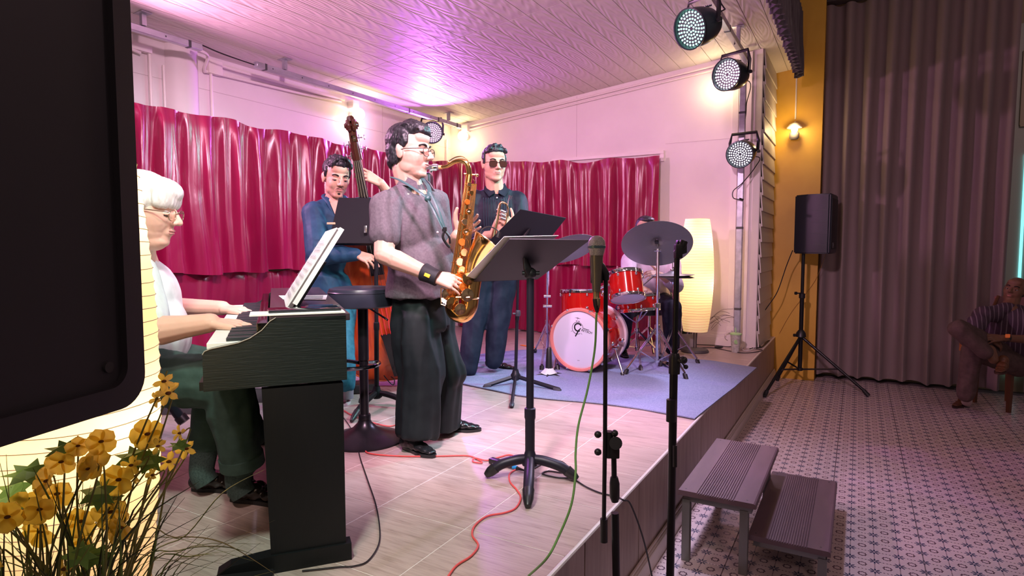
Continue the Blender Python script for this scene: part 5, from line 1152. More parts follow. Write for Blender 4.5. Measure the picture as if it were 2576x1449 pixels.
def f_(b):
    arc(b, cx, cy-.004, .047, .05, 2*pi-1.05, .0028)
    arc(b, cx+.004, cy+.002, .030, .5, 5.25, .011, 24)
    stroke(b, [(cx+.028, cy-.004), (cx+.010, cy-.022), (cx-.012, cy-.060), (cx-.018, cy-.072)], [.006, .010, .010, .009])
    stroke(b, [(cx+.045, cy-.002), (cx+.100, cy-.014)], .0035)
    stroke(b, [(cx, cy+.046), (cx, cy+.074)], .0012); stroke(b, [(cx-.022, cy+.078), (cx+.024, cy+.072)], [.001, .0012]); stroke(b, [(cx-.008, cy+.0765), (cx+.01, cy+.0745)], .0045)
    stroke(b, [(cx-.014, cy+.052), (cx-.007, cy+.052)], .005); stroke(b, [(cx+.008, cy+.050), (cx+.017, cy+.049)], .005)
    stroke(b, [(cx+.030, cy-.042), (cx+.040, cy-.052)], .002); stroke(b, [(cx-.046, cy-.030), (cx-.056, cy-.034)], .0015)
joined('emblem', f_, black_i, bdm, smooth=False)
text('lettering', 'RETSCH', .026, black_i, bdm, MTo(cx+.034, cy-.018, 1, .15, -.20), align='LEFT')
text('lettering', 'ReMO', .008, mat('print_grey', (.35, .35, .4), .5), bdm, MTo(.0, -.165))
# spurs
for q_, f_3 in ((1, Zp(ST, 1567, 948)), (-1, Zp(ST, 1392, 935))):
    p_ = bc-nb1*.14+vr*q_*(rb+.006)-Zu*.06; s_ = joined('spur', lambda b: (tube(b, [p_, f_3+Zu*.02], .0075, 10), cyl(b, p_-vr*q_*.01, p_+vr*q_*.03, .018), ball(b, p_+vr*q_*.03+Zu*.02, .012)), chrome, bdm); joined('rubber_foot', lambda b: cyl(b, f_3+Zu*.002, f_3+(p_-f_3)*.12+Zu*.005, .013), blackp, s_)
# toms and snare
ta = (Zu*.93+FH*.36-RT*.05).normalized(); tc = H(4.86, 1572, 690); drum('rack_tom', tc, ta, .132, .20)
drum('floor_tom', H(5.06, 1466, 731), (Zu*.995+FH*.08).normalized(), .178, .36, nl=8)
sa = (Zu*.985+FH*.10-RT*.08).normalized(); drum('snare_drum', H(5.15, 1604, 742), sa, .170, .13, nl=10)
bdg = mat('badge_metal', (.5, .5, .52), .25, 1.0)
q_ = tc-ta*.10-FH*.134; joined('badge', lambda b: lathe(b, q_+RT*.01, -FH+Zu*.35, [(.006, -.003), (.006, .002), (.017, .002), (.019, -.003)], 20), bdg, kit)
joined('tom_post', lambda b: (cyl(b, H(4.93, 1480, 805), H(4.93, 1480, 742), .0125), tube(b, [H(4.93, 1480, 745), H(4.9, 1515, 722), H(4.88, 1535, 715)], .009, 8), box(b, H(4.93, 1480, 742), (.035, .035, .03), rz(YAW), .005)), chrome, kit)
joined('tom_mount', lambda b: (box(b, H(4.93, 1480, 800), (.05, .05, .025), rz(YAW), .006), cyl(b, H(4.90, 1475, 765)-RT*.03, H(4.90, 1475, 765)+RT*.02, .008)), chrome, kit)
def tripod(par, c, feet, zt_, r=.011, pr=.0125, top=None, foot_r=.016, zl=.30):
    c = V((c.x, c.y, ST)); joined('stand_tube', lambda b: tube(b, [c+Zu*.04, (top or c+Zu*(zt_-ST))], pr, 12), chrome, par)
    joined('tripod_collar', lambda b: (lathe(b, c+Zu*zl, Zu, [(.014, 0), (.024, .005), (.024, .03), (.014, .035)], 14), lathe(b, c+Zu*.06, Zu, [(.014, 0), (.022, .004), (.022, .022), (.014, .026)], 14)), chrome, par)
    for f_ in feet:
        f_ = V((f_.x, f_.y, ST)); a = c+Zu*(zl+.015); w_ = (f_-c).cross(Zu).normalized()*.008; dd = (f_-a)
        lg = joined('leg', lambda b: [tube(b, [a+w_*q, f_-dd*.06+w_*q*.6+Zu*.03], .0045, 6, flat=1.6) for q in (-1, 1)], chrome, par)
        joined('brace', lambda b: tube(b, [c+Zu*.07, a+dd*.52], .0045, 6), chrome, par)
        joined('rubber_foot', lambda b: tube(b, [f_-dd*.09+Zu*.012, f_-dd*.05+Zu*.018, f_+Zu*.002+dd*.01], [foot_r*.7, foot_r*1.15, foot_r], 8), blackp, lg)
# snare stand, hi-hat stand, crash stand, left boom stand
sn = thing('snare_stand', 'chrome tripod stand carrying the snare drum', 'drum stand', Zp(ST, 1601, 893)); tripod(sn, Zp(ST, 1601, 893), [Zp(ST, 1612, 935), Zp(ST, 1520, 905), Zp(ST, 1668, 905)], .86, zl=.22)
joined('basket', lambda b: [tube(b, smooth_path([H(5.15, 1601, 812), H(5.15, 1601, 800)+(RT*cos(a)+FH*sin(a))*.07, H(5.15, 1601, 778)+(RT*cos(a)+FH*sin(a))*.16]), .007, 6, flat=.6) for a in (.6, 2.7, 4.8)], chrome, sn)
cy = mat('cymbal_bronze', (.20, .20, .19), .45, .5); vc = coord(cy, 'Object', (1, 1, 1)); bump(cy, noise(cy, coord(cy, 'Object', (4, 4, 22)), 14, 3), .5, .002)
def cymbal(name, c, n, r, par=None, label=None, cup=.045):
    prof = [(.004, .030), (cup*.6, .028), (cup, .014), (cup*1.25, .008), (r*.5, .000), (r*.85, -.012), (r, -.018), (r, -.0192), (r*.85, -.0135), (r*.5, -.0015), (cup*1.25, .0064), (cup, .0124), (cup*.6, .0264), (.004, .0284)]
    bm = NB(); lathe(bm, c, n, prof, 56, closed=True); o = obj(name, bm, cy, par, base=None if par else c); 
    if label: tag(o, label, 'cymbal')
    return o
cs = thing('cymbal_stand', 'chrome straight stand under the large cymbal in front of the drummer', 'drum stand', Zp(ST, 1652, 930))
ccr = H(4.68, 1652, 610); nC = (FH*.62+Zu*.77+RT*.10).normalized()
tripod(cs, Zp(ST, 1652, 930), [Zp(ST, 1572, 945), Zp(ST, 1727, 957), Zp(ST, 1662, 905)], 1.4, top=H(4.70, 1655, 628), zl=.34)
joined('tilter', lambda b: (ball(b, H(4.70, 1655, 628), .018), cyl(b, H(4.70, 1655, 628), ccr+nC*.05, .004), cyl(b, H(4.7, 1645, 630), H(4.7, 1662, 630), .008), lathe(b, H(4.70, 1653, 775), Zu, [(.014, 0), (.022, .005), (.022, .035), (.014, .04)], 14)), chrome, cs)
joined('felt', lambda b: (cyl(b, ccr-nC*.004, ccr+nC*.012, .016), ball(b, ccr+nC*.05, .012)), blackp, cs)
cymbal('cymbal', ccr, nC, .268, None, 'large dark cymbal tilted with its underside to the camera, in front of the drummer')
bm = NB(); q_ = ccr-nC*.012+RT*.045-FH*.02
hh = thing('hi_hat_stand', 'chrome hi-hat stand at the right of the drum kit', 'drum stand', Zp(ST, 1692, 905)); hc = H(5.0, 1692, 694)
tripod(hh, Zp(ST, 1692, 905), [Zp(ST, 1757, 917), Zp(ST, 1660, 925), Zp(ST, 1690, 880)], 1.24, zl=.30)
joined('pull_rod', lambda b: (cyl(b, hc, H(5.0, 1692, 645), .004), lathe(b, H(5.0, 1692, 682), Zu, [(.008, 0), (.018, .004), (.018, .02), (.006, .035)], 12), lathe(b, H(5.0, 1692, 715), Zu, [(.014, 0), (.024, .02), (.014, .03)], 14)), chrome, hh)
joined('clutch', lambda b: lathe(b, H(5.0, 1692, 684), Zu, [(.012, 0), (.015, .004), (.012, .014)], 12), mat('red_felt', (.6, .03, .02), .7), hh)
joined('pedal', lambda b: box(b, Zp(ST, 1680, 925)+Zu*.03, (.07, .22, .012), rz(YAW+.2), .004), chrome, hh)
cymbal('hi_hat_cymbal', hc+Zu*.012, (Zu*.998+RT*.03-FH*.03).normalized(), .175, None, 'upper hi-hat cymbal, thin and level at the right of the drum kit')
cymbal('hi_hat_cymbal', hc-Zu*.012, (-Zu*.999+RT*.03).normalized(), .175, None, 'lower hi-hat cymbal, dished downwards under its twin')
ls_ = thing('cymbal_stand', 'chrome cymbal stand at the left of the bass drum', 'drum stand', Zp(ST, 1377, 912)); lc = H(4.98, 1428, 622)
tripod(ls_, Zp(ST, 1377, 912), [Zp(ST, 1345, 890), Zp(ST, 1404, 933), Zp(ST, 1362, 934)], 1.3, top=H(4.85, 1378, 655), zl=.34)
joined('boom_arm', lambda b: (tube(b, [H(4.85, 1378, 668), lc+Zu*.0], .0085, 8), ball(b, H(4.85, 1378, 665), .02), cyl(b, H(4.8, 1368, 745), H(4.8, 1385, 745), .012), cyl(b, H(4.8, 1366, 770), H(4.8, 1388, 770), .012)), chrome, ls_)
cymbal('cymbal', lc, (FH*.45+Zu*.86-RT*.22).normalized(), .235, None, 'dark cymbal partly hidden behind the front music stand')
# rear stand with black tube between the bass drum and floor tom
bs = thing('drum_stool', 'drummer stool, round black seat on chrome legs under the drummer', 'stool', (*(H(5.80, 1632, 860).xy), ST)); c_ = V((*(H(5.82, 1632, 860).xy), 0))
joined('seat', lambda b: lathe(b, c_, Zu, [(.15, ST+.36), (.17, ST+.37), (.17, ST+.41), (.15, ST+.425), (0, ST+.43)], 32), blackp, bs)
joined('stem', lambda b: cyl(b, c_+Zu*(ST+.1), c_+Zu*(ST+.37), .014), chrome, bs)
for k in range(3): a = .5+2.09*k; joined('leg', lambda b: tube(b, [c_+Zu*(ST+.24), c_+RT*cos(a)*.24+FH*sin(a)*.24+Zu*(ST+.012)], .010, 8), chrome, bs)
# peg stand with a white cone skirt
pg = thing('instrument_peg', 'small black instrument peg with white skirt and splayed spikes left of the bass drum', 'instrument stand', Zp(ST, 1381, 945)); c_ = Zp(ST, 1381, 945)
joined('peg', lambda b: tube(b, [c_+Zu*.05, c_+Zu*.06, c_+Zu*.21, c_+Zu*.225], [.030, .028, .020, .012], 18), blackp, pg)
def f_(b):
    n_ = 9; lo = [b.verts.new(c_+RT*cos(2*pi*k/n_)*.065*(1+.12*(k % 2))+FH*sin(2*pi*k/n_)*.065+Zu*(.018+.004*(k % 3))) for k in range(n_)]; hi = [b.verts.new(c_+RT*cos(2*pi*k/n_)*.028+FH*sin(2*pi*k/n_)*.028+Zu*.062) for k in range(n_)]; bridge(b, lo, hi); b.faces.new(hi); b.faces.new(lo[::-1])
joined('skirt', f_, mat('white_skirt', (.62, .66, .66), .6), pg, smooth=False)
for k in range(6): a = .3+2*pi*k/6; joined('spike', lambda b: tube(b, [c_+RT*cos(a)*.04+FH*sin(a)*.04+Zu*.020, c_+RT*cos(a)*.14+FH*sin(a)*.14+Zu*.004], [.009, .002], 6), blackp, pg)
# blue felt mat under the kit
felt = noisy('blue_felt', (.17, .20, .33), (.26, .30, .44), .95, 130, bmp=.4, bd=.004, detail=5)
mp_ = [Zp(ST, 1100, 955), Zp(ST, 1300, 997), Zp(ST, 1500, 1017), Zp(ST, 1620, 1033), Zp(ST, 1748, 1057), V((-.735, 4.5, ST)), V((-.70, 5.32, ST)), Zp(ST, 1800, 912), Zp(ST, 1720, 905), Zp(ST, 1500, 890), Zp(ST, 1330, 882), Zp(ST, 1150, 905)]
mp_ = [V((p.x, p.y, 0)) for p in mp_]
def f_(b):
    out = []
    n_ = len(mp_)
    for i in range(n_):
        p0, p1, p2, p3 = mp_[i-1], mp_[i], mp_[(i+1) % n_], mp_[(i+2) % n_]
        for k in range(5):
            t = k/5; q = 0.5*((2*p1)+(p2-p0)*t+(2*p0-5*p1+4*p2-p3)*t*t+(3*p1-p0-3*p2+p3)*t**3) if 0 < i < 3 or i > 6 else p1.lerp(p2, t); out.append(q)
    for q in out: q.z = ST+.0055+.003*mn.noise(q*3)
    prism(b, out, Zu*.007)
o = joined('floor_mat', f_, felt, base=V((-1.6, 4.5, ST))); tag(o, 'blue-grey felt mat under the drum kit, one corner over the stage edge', 'mat')
# ======================= LAMPS, RAILS, FOREGROUND =======================
# ---------- paper floor lamps ----------
rice = mat('rice_paper', (.92, .80, .58), .9); N_, L_, b_n = nt(rice); 
tr_ = node(rice, 'ShaderNodeBsdfTranslucent'); tr_.inputs[0].default_value = (.96, .82, .56, 1); em = node(rice, 'ShaderNodeEmission'); em.inputs[0].default_value = (1.0, .68, .36, 1); em.inputs[1].default_value = .25
mxs = node(rice, 'ShaderNodeMixShader'); mxs.inputs[0].default_value = .62; ad = node(rice, 'ShaderNodeAddShader')
lk(rice, b_n.outputs[0], mxs.inputs[1]); lk(rice, tr_.outputs[0], mxs.inputs[2]); lk(rice, mxs.outputs[0], ad.inputs[0]); lk(rice, em.outputs[0], ad.inputs[1]); lk(rice, ad.outputs[0], N_['Material Output'].inputs['Surface'])
rib = mat('bamboo_rib', (.42, .30, .17), .7)
def paper_lamp(label, c, S=1.0, power=14, ribr=.0008, h=1.07, zb=.20):
    t = thing('floor_lamp', label, 'lamp', (c.x, c.y, ST)); c = V((c.x, c.y, ST)); z0 = zb
    R_ = lambda v: (.107+.053*sin(pi*min(1, max(0, v*.96+.02)))**.8)*S
    n = 42; prof = []
    for k in range(n):
        v0, v1 = k/n, (k+.5)/n; prof += [(R_(v0), z0+h*v0), (R_(v1)-.0022, z0+h*v1)]
    prof.append((R_(1), z0+h))
    bm = NB(); u, v_, d = frame(Zu); prev = None
    for r, hh in prof:
        rg_ = ring(bm, c+Zu*hh, u, v_, r, 40)
        if prev: bridge(bm, prev, rg_)
        prev = rg_
    sh_ = obj('lamp_shade', bm, rice, t, ang=3.0)
    bm = NB()
    for k in range(0, n+1): 
        r = R_(k/n)+.0006; tube(bm, [c+Zu*(z0+h*k/n)+V((cos(a)*r, sin(a)*r, .0015*sin(3*a+k))) for a in [2*pi*i/36 for i in range(37)]], ribr, 4, caps=False)
    o = obj('rib', bm, rib, t); o['kind'] = 'stuff'
    joined('base', lambda b: lathe(b, c, Zu, [(.128, 0), (.130, .010), (.118, .028), (.07, .036), (.015, .04)], 36), mat('lamp_base', (.06, .05, .06), .5), t)
    joined('rod', lambda b: [tube(b, [c+RT*q*.012+Zu*.03, c+RT*q*.012+Zu*(z0+h*.9)], .005, 8) for q in (-1, 1)], mat('rod_dark', (.05, .04, .04), .4), t)
    for v in (.42, .80):
        bl = joined('bulb', lambda b: ball(b, c+Zu*(z0+h*v), .032), glow('bulb_warm', (1.0, .78, .45), 5), t)
        point('lamp_light', c+Zu*(z0+h*v)+RT*.045, (1.0, .78, .50), power, .05)
    return t
paper_lamp('tall glowing paper floor lamp on the stage beside the drum kit', Zp(ST, 1748, 885), 1.0, 3.2)
near_c = RT*(-.856)+FH*1.15
paper_lamp('large glowing paper floor lamp close to the camera behind the yellow flowers', near_c, 1.0, 2.6, zb=.22)
# ---------- par cans ----------
ledw = glow('led_white', (.88, .86, 1.0), 4); ledg = glow('led_cyan', (.40, 1.0, .86), 2.6); ledp = glow('led_magenta', (1.0, .62, 1.0), 3)
parm = mat('par_housing', (.012, .022, .026), .28); lensd = mat('lens_plate', (.04, .04, .05), .3)
def par_can(label, c, face, led, beam, S=1.0):
    """c = centre of the LED face, face = direction the light points"""
    t = thing('stage_light', label, 'stage light', c); f = V(face).normalized(); r = .098*S
    joined('housing', lambda b: lathe(b, c, -f, [(r*.80, .012), (r*.93, .0), (r*1.02, -.016), (r*1.06, -.016), (r*1.08, .03), (r*1.04, .09), (r*.92, .15), (r*.70, .20), (r*.35, .215), (0, .217)], 32), parm, t)
    joined('front_ring', lambda b: lathe(b, c, f, [(r*.96, .004), (r*1.03, .004), (r*1.10, .012), (r*1.12, .024), (r*1.05, .026), (r*.97, .012)], 32, closed=True), parm, t)
    joined('lens_plate', lambda b: lathe(b, c, f, [(0, -.003), (r*.95, -.003), (r*.95, .002), (0, .002)], 32), lensd, t)
    u, v, d = frame(f); aim, lc_, pw_, dg_ = beam; spot('beam', c+f*.03, aim, lc_, pw_, dg_, .7, .08)
    me = None
    for rr, n in ((.0, 1), (.145, 6), (.29, 12), (.44, 18), (.60, 22), (.74, 26)):
        for k in range(n):
            a = 2*pi*k/n+rr; q = c+u*cos(a)*r*rr*1.18+v*sin(a)*r*rr*1.18+f*.003
            if rr == 0: continue
            if me is None: bm = NB(); ball(bm, (0, 0, 0), .0062*S, sub=1); o = obj('led_lens', bm, led, smooth=True); me = o.data
            else: o = bpy.data.objects.new('led_lens', me); COL.objects.link(o)
            o.parent = t; o.location = q-V(c)
    side_ = Zu.cross(f).normalized() if abs(f.z) < .95 else RT; top = Zu*1.0; m0 = c-f*.10
    joined('yoke', lambda b: tube(b, [m0+side_*(r*1.12), m0+side_*(r*1.16)+top*.10, m0+side_*(r*1.0)+top*(r+.065), m0-side_*(r*1.0)+top*(r+.065), m0-side_*(r*1.16)+top*.10, m0-side_*(r*1.12)], .008, 4, flat=1.8), blackm, t)
    for q_ in (-1, 1): joined('knob', lambda b: cyl(b, m0+side_*q_*r*1.10, m0+side_*q_*r*1.32, .014, 10), blackp, t)
    joined('cooling_fin', lambda b: [box(b, c-f*(.10+.018*k)+Zu*r*1.0, (.006, .06, .012), basis(f, side_, f.cross(side_)), .002) for k in range(4)], parm, t)
    return t
pc1 = H(FH.dot(V((-.98, 3.98, 0))), 1740, 72)
par_can('nearest black stage light with cyan-green LEDs hanging from the right rail', pc1, (RT*-.80-FH*.50-Zu*.34), ledg, ((-3.0, 2.9, 1.1), (0.30, 1.0, 0.95), 260, 80), 1.15)
pc2 = H(FH.dot(V((-1.02, 5.30, 0))), 1830, 188)
par_can('second black stage light on the right rail, white LEDs, above the post', pc2, (-RT*.76-FH*.62-Zu*.12), ledw, ((-2.6, 3.6, 0.6), (0.60, 0.62, 1.0), 230, 90), 1.2)
pc3 = H(FH.dot(V((-1.02, 5.98, 0))), 1862, 388)
par_can('lowest black stage light clamped to the upright metal post', pc3, (-RT*.60-FH*.74-Zu*.26), ledw, ((-2.5, 4.2, 0.8), (0.95, 0.66, 1.0), 100, 100), 1.15)
pc4 = H(FH.dot(V((-4.20, 5.62, 0))), 1087, 334)
par_can('stage light with pink-white LEDs hanging from the left rail behind the saxophone player', pc4, (RT*.15-FH*.97-Zu*.05), ledp, ((-1.2, 2.2, 2.74), (0.62, 0.14, 1.0), 230, 150), 1.12)
# ---------- rails, post, brackets ----------
galv = noisy('galvanised', (.36, .36, .40), (.52, .52, .58), .35, 14, (1, .3, 1), metal=.7); galv2 = mat('galv_dark', (.05, .05, .055), .5)
def rail(label, a, b_, s=.045, holes=True, bands=()):
    t = thing('light_rail', label, 'rail', a); d = (V(b_)-V(a)); L = d.length; d.normalize(); u = Zu.cross(d).normalized() if abs(d.z) < .9 else V((1, 0, 0)); v = d.cross(u); R = basis(d, u, v); m = (V(a)+V(b_))/2
    joined('channel', lambda b: box(b, m, (L, s, s), R, .003, 1), galv, t)
    k = .15
    while k < L-.05 and holes:
        for q in (-1, 1): joined('hole', lambda b: cyl(b, V(a)+d*k+u*q*(s/2+.0003), V(a)+d*k+u*q*(s/2-.001), .006, 10), galv2, t)
        k += .30
    for f_ in bands: joined('band', lambda b: box(b, V(a)+d*L*f_, (.022, s+.004, s+.004), R, .002, 1), galv2, t)
    return t
rail('galvanised light rail along the left wall, rear long piece', (-4.20, 3.28, 2.905), (-4.20, 6.13, 2.905), bands=(.03, .66, .84, .97))
rail('galvanised light rail along the left wall, near piece cut off by the big speaker', (-4.20, .9, 2.905), (-4.20, 2.82, 2.905), bands=(.95,))
rail('galvanised light rail under the ceiling on the right, carrying the first two stage lights', (-.95, -.6, 3.17), (-.95, 6.02, 3.17), bands=(.62, .86))
rail('upright galvanised metal post at the right end of the back wall', (-1.005, 6.22, .50), (-1.005, 6.22, 3.30), .055, bands=(.13, .41, .80))
def bracket(c, lab):
    t = thing('ceiling_bracket', lab, 'bracket', c, 'ceiling brackets')
    joined('plate', lambda b: box(b, V(c)+Zu*.0, (.10, .07, .006), None, .001), galv, t); joined('drop', lambda b: box(b, V((c[0], c[1], (c[2]+2.93 if c[0] < -3 else c[2]+3.19)/2)), (.03, .03, abs(c[2]-(2.93 if c[0] < -3 else 3.19)))), galv, t); return t
BL_ = ['steel bracket over the left rail, the one beside the big speaker', 'steel bracket over the left rail above the gap between its pieces', 'steel bracket over the far end of the left rail near the corner', 'steel bracket over the right rail between the first two stage lights', 'steel bracket over the right rail nearest the camera, behind the first stage light']
for c in ((-4.18, 2.40, zc(-4.18)-.004), (-4.18, 3.55, zc(-4.18)-.004), (-4.18, 5.87, zc(-4.18)-.004), (-.96, 5.64, zc(-.96)-.004), (-.96, 3.3, zc(-.96)-.004)): bracket(c, BL_.pop(0))
# ---------- round wall bulbs ----------
bulbw = glow('bulb_hot', (1.0, .86, .50), 9); porc = mat('porcelain', (.85, .8, .72), .3)
def bulb(label, c, nrm, power):
    t = thing('wall_light', label, 'lamp', c); n = V(nrm)
    joined('globe', lambda b: ball(b, V(c)+n*.10, .062, sub=3), bulbw, t); joined('socket', lambda b: (cyl(b, V(c), V(c)+n*.05, .035, 20), box(b, V(c)+Zu*.10+n*.025, (.09, .09, .08), None, .006)), porc, t)
    point('bulb_light', V(c)+n*.12-Zu*.075+n*.06, (1.0, .74, .36), power, .05)
bulb('round glowing bulb high on the left wall under the rail', (XL+.005, 4.66, 2.80), (1, 0, 0), 4.5)
bulb('round glowing bulb at the corner of the left and back walls', (-4.27, YB-.005, 2.825), (0, -1, 0), 4.5)
bulb('round glowing bulb on the back wall half hidden by the second stage light', (-1.25, YB-.005, 3.10), (0, -1, 0), 3.5)
wl_ = thing('wall_light', 'small lit spot lamp with white shade on the yellow wall', 'lamp', (-.643, 7.35, 2.72)); c = V((-.643, 7.29, 2.73))
joined('conduit', lambda b: tube(b, [(-.645, 7.362, 3.30), (-.643, 7.362, 2.85)], .008, 8), pipe, wl_)
joined('shade', lambda b: lathe(b, c, (0, 0, 1), [(.075, .012), (.078, .02), (.05, .055), (.02, .07)], 28), porc, wl_); joined('bulb', lambda b: ball(b, c-Zu*.005, .034), glow('bulb_hot2', (1.0, .85, .62), 12), wl_)
joined('lower_cup', lambda b: lathe(b, c-Zu*.05, (0, 0, -1), [(.045, -.015), (.05, .0), (.05, .04), (.035, .06)], 24), mat('grey_cup', (.25, .22, .20), .5), wl_); joined('arm', lambda b: tube(b, [c+Zu*.06, V((-.643, 7.36, 2.82))], .010, 8), porc, wl_)
point('wall_lamp_light', c+V((0, -.11, .0)), (1.0, .72, .35), 5.5, .04)
# ---------- foreground loudspeaker ----------
sa_ = radians(11.5); dface = (FH*cos(sa_)+RT*sin(sa_)); nface = (RT*cos(sa_)-FH*sin(sa_)); edge = FH*.70-RT*.430
zb_ = 1.285
fs = thing('loudspeaker', 'large black loudspeaker with a mesh grille filling the left edge of the picture', 'speaker', (*(edge-dface*.2-nface*.17).xy, zb_))
cab = mat('speaker_cabinet', (.018, .017, .020), .5); SR = basis(dface, -nface, Zu)
def rr_prism(b, w0, w1, z0, z1, rad, off, th, n=8):
    P_ = []
    for cx_, cz_, a0 in ((w1-rad, z0+rad, -pi/2), (w1-rad, z1-rad, 0), (w0+rad, z1-rad, pi/2), (w0+rad, z0+rad, pi)):
        for k in range(n+1): a = a0+pi/2*k/n; P_.append(edge+dface*(cx_+cos(a)*rad)+Zu*(cz_+sin(a)*rad)+nface*off)
    return P_
joined('cabinet', lambda b: prism(b, rr_prism(b, -.42, 0, zb_-.004, zb_+.62, .035, -.002, 0), -nface*.33), cab, fs, ang=.9)
def f_(b):
    outer = rr_prism(b, -.42, 0, zb_-.004, zb_+.62, .035, -.002, 0); inner = rr_prism(b, -.395, -.026, zb_+.022, zb_+.595, .022, 0, 0)
    A = [b.verts.new(p+nface*.006) for p in outer]; B = [b.verts.new(p+nface*.006) for p in inner]; A2 = [b.verts.new(p) for p in outer]; B2 = [b.verts.new(p-nface*.010) for p in inner]
    bridge(b, A, B); bridge(b, A2, A); bridge(b, B, B2)
joined('bezel', f_, cab, fs, ang=.9)
grm = mat('grille_mesh', (.007, .008, .008), .5, .4); vo = node(grm, 'ShaderNodeTexVoronoi', feature='F1'); vo.inputs['Randomness'].default_value = 0.0; vo.inputs['Scale'].default_value = 150
lk(grm, coord(grm, 'Object', (1, 1, 1), (0, 0, -YAW-.2)), vo.inputs['Vector']); lk(grm, ramp(grm, vo.outputs['Distance'], [(.32, (.001, .001, .001)), (.46, (.016, .019, .018))]), nt(grm)[2].inputs['Base Color']); bump(grm, vo.outputs['Distance'], .9, .002)
joined('grille', lambda b: prism(b, [p-nface*.006 for p in rr_prism(b, -.396, -.025, zb_+.020, zb_+.597, .022, 0, 0)], -nface*.002), grm, fs, smooth=False)
joined('screw', lambda b: cyl(b, edge-dface*.045+Zu*(zb_+.045)-nface*.008, edge-dface*.045+Zu*(zb_+.045)+nface*.001, .006, 12), mat('screw', (.06, .06, .06), .4, .6), fs)
sst = thing('speaker_stand', 'black pole stand under the large near loudspeaker', 'speaker stand', (*(edge-dface*.21-nface*.17).xy, ST)); sp_ = V((*(edge-dface*.21-nface*.17).xy, 0))
joined('pole', lambda b: cyl(b, sp_+Zu*(ST+.05), sp_+Zu*(zb_-.004), .0175, 16), blackm, sst)
for k in range(3): a = .4+2.09*k; joined('leg', lambda b: tube(b, [sp_+Zu*(ST+.35), sp_+RT*cos(a)*.30+FH*sin(a)*.30+Zu*(ST+.012)], .010, 8), blackm, sst)
# ---------- hall loudspeaker on tripod ----------
hc_ = RT*((2020-1288)/FPX*6.32)+FH*6.32
ht = thing('speaker_stand', 'black tripod speaker stand before the yellow wall', 'speaker stand', (hc_.x, hc_.y, 0)); U = lambda z: V((hc_.x, hc_.y, z))
joined('pole', lambda b: (cyl(b, U(.62), U(1.42), .0165, 14), cyl(b, U(.20), U(.95), .021, 14)), blackm, ht)
joined('collar', lambda b: (lathe(b, U(.93), Zu, [(.022, 0), (.030, .005), (.030, .05), (.02, .055)], 16), lathe(b, U(.52), Zu, [(.024, 0), (.052, .01), (.045, .05), (.025, .08)], 18), lathe(b, U(.17), Zu, [(.022, 0), (.030, .006), (.030, .03), (.02, .035)], 16)), blackp, ht)
for z in (.985, .545): joined('knob', lambda b: (cyl(b, U(z), U(z)-RT*.065, .007), cyl(b, U(z)-RT*.055, U(z)-RT*.075, .016, 12)), blackp, ht)
for f_ in (Zp(0, 1922, 1000), Zp(0, 2185, 998), Zp(0, 1955, 958)):
    lg = joined('leg', lambda b: tube(b, [U(.535), f_+Zu*.02], .0145, 12), blackm, ht); joined('brace', lambda b: tube(b, [U(.185), U(.535).lerp(f_, .56)], .009, 8), blackm, ht); joined('rubber_foot', lambda b: cyl(b, U(.535).lerp(f_, .93)+Zu*.018, f_+Zu*.006, .020, 12), blackp, lg)
hs = thing('loudspeaker', 'black loudspeaker on the tripod stand in front of the grey curtain', 'speaker', U(1.39)); fz = (RT*.80-FH*.60).normalized(); lz = Zu.cross(fz); z0, z1 = H(6.32, 2050, 638).z, H(6.32, 2050, 491).z; cc = H(6.32, 2055, 565)
bb = mat('speaker_body', (.013, .014, .024), .42)
poly = [cc-fz*.19+lz*.12, cc-fz*.19-lz*.12, cc-fz*.06-lz*.19, cc+fz*.145-lz*.19, cc+fz*.160-lz*.175, cc+fz*.160+lz*.175, cc+fz*.145+lz*.19, cc-fz*.06+lz*.19]
joined('cabinet', lambda b: (prism(b, [V((p.x, p.y, z0)) for p in poly], Zu*(z1-z0)), bmesh.ops.bevel(b, geom=b.edges[:], offset=.012, segments=2, affect='EDGES')), bb, hs)
joined('grille', lambda b: box(b, V((cc.x, cc.y, z0+.04+(z1-z0-.08)/2))+fz*.161, (.006, .32, z1-z0-.09), basis(fz, lz, Zu), .002), mat('hs_grille', (.006, .006, .008), .6), hs)
for k in range(4): joined('side_rib', lambda b: box(b, V((cc.x, cc.y, z0+.09+k*.115))-lz*.191+fz*.05, (.14, .003, .004), basis(fz, lz, Zu)), mat('rib_grey', (.03, .03, .04), .4), hs)
bg_ = joined('badge', lambda b: box(b, V((cc.x, cc.y, z0+.085))+fz*.166-lz*.06, (.003, .045, .055), basis(fz, lz, Zu), .001), mat('badge_dark', (.06, .06, .06), .4), hs)
text('lettering', 'EV', .030, mat('badge_print', (.25, .25, .25), .4), bg_, Matrix.Translation(V((cc.x, cc.y, z0+.085))+fz*.1685-lz*.06) @ basis(lz, Zu, fz).to_4x4(), .0004)
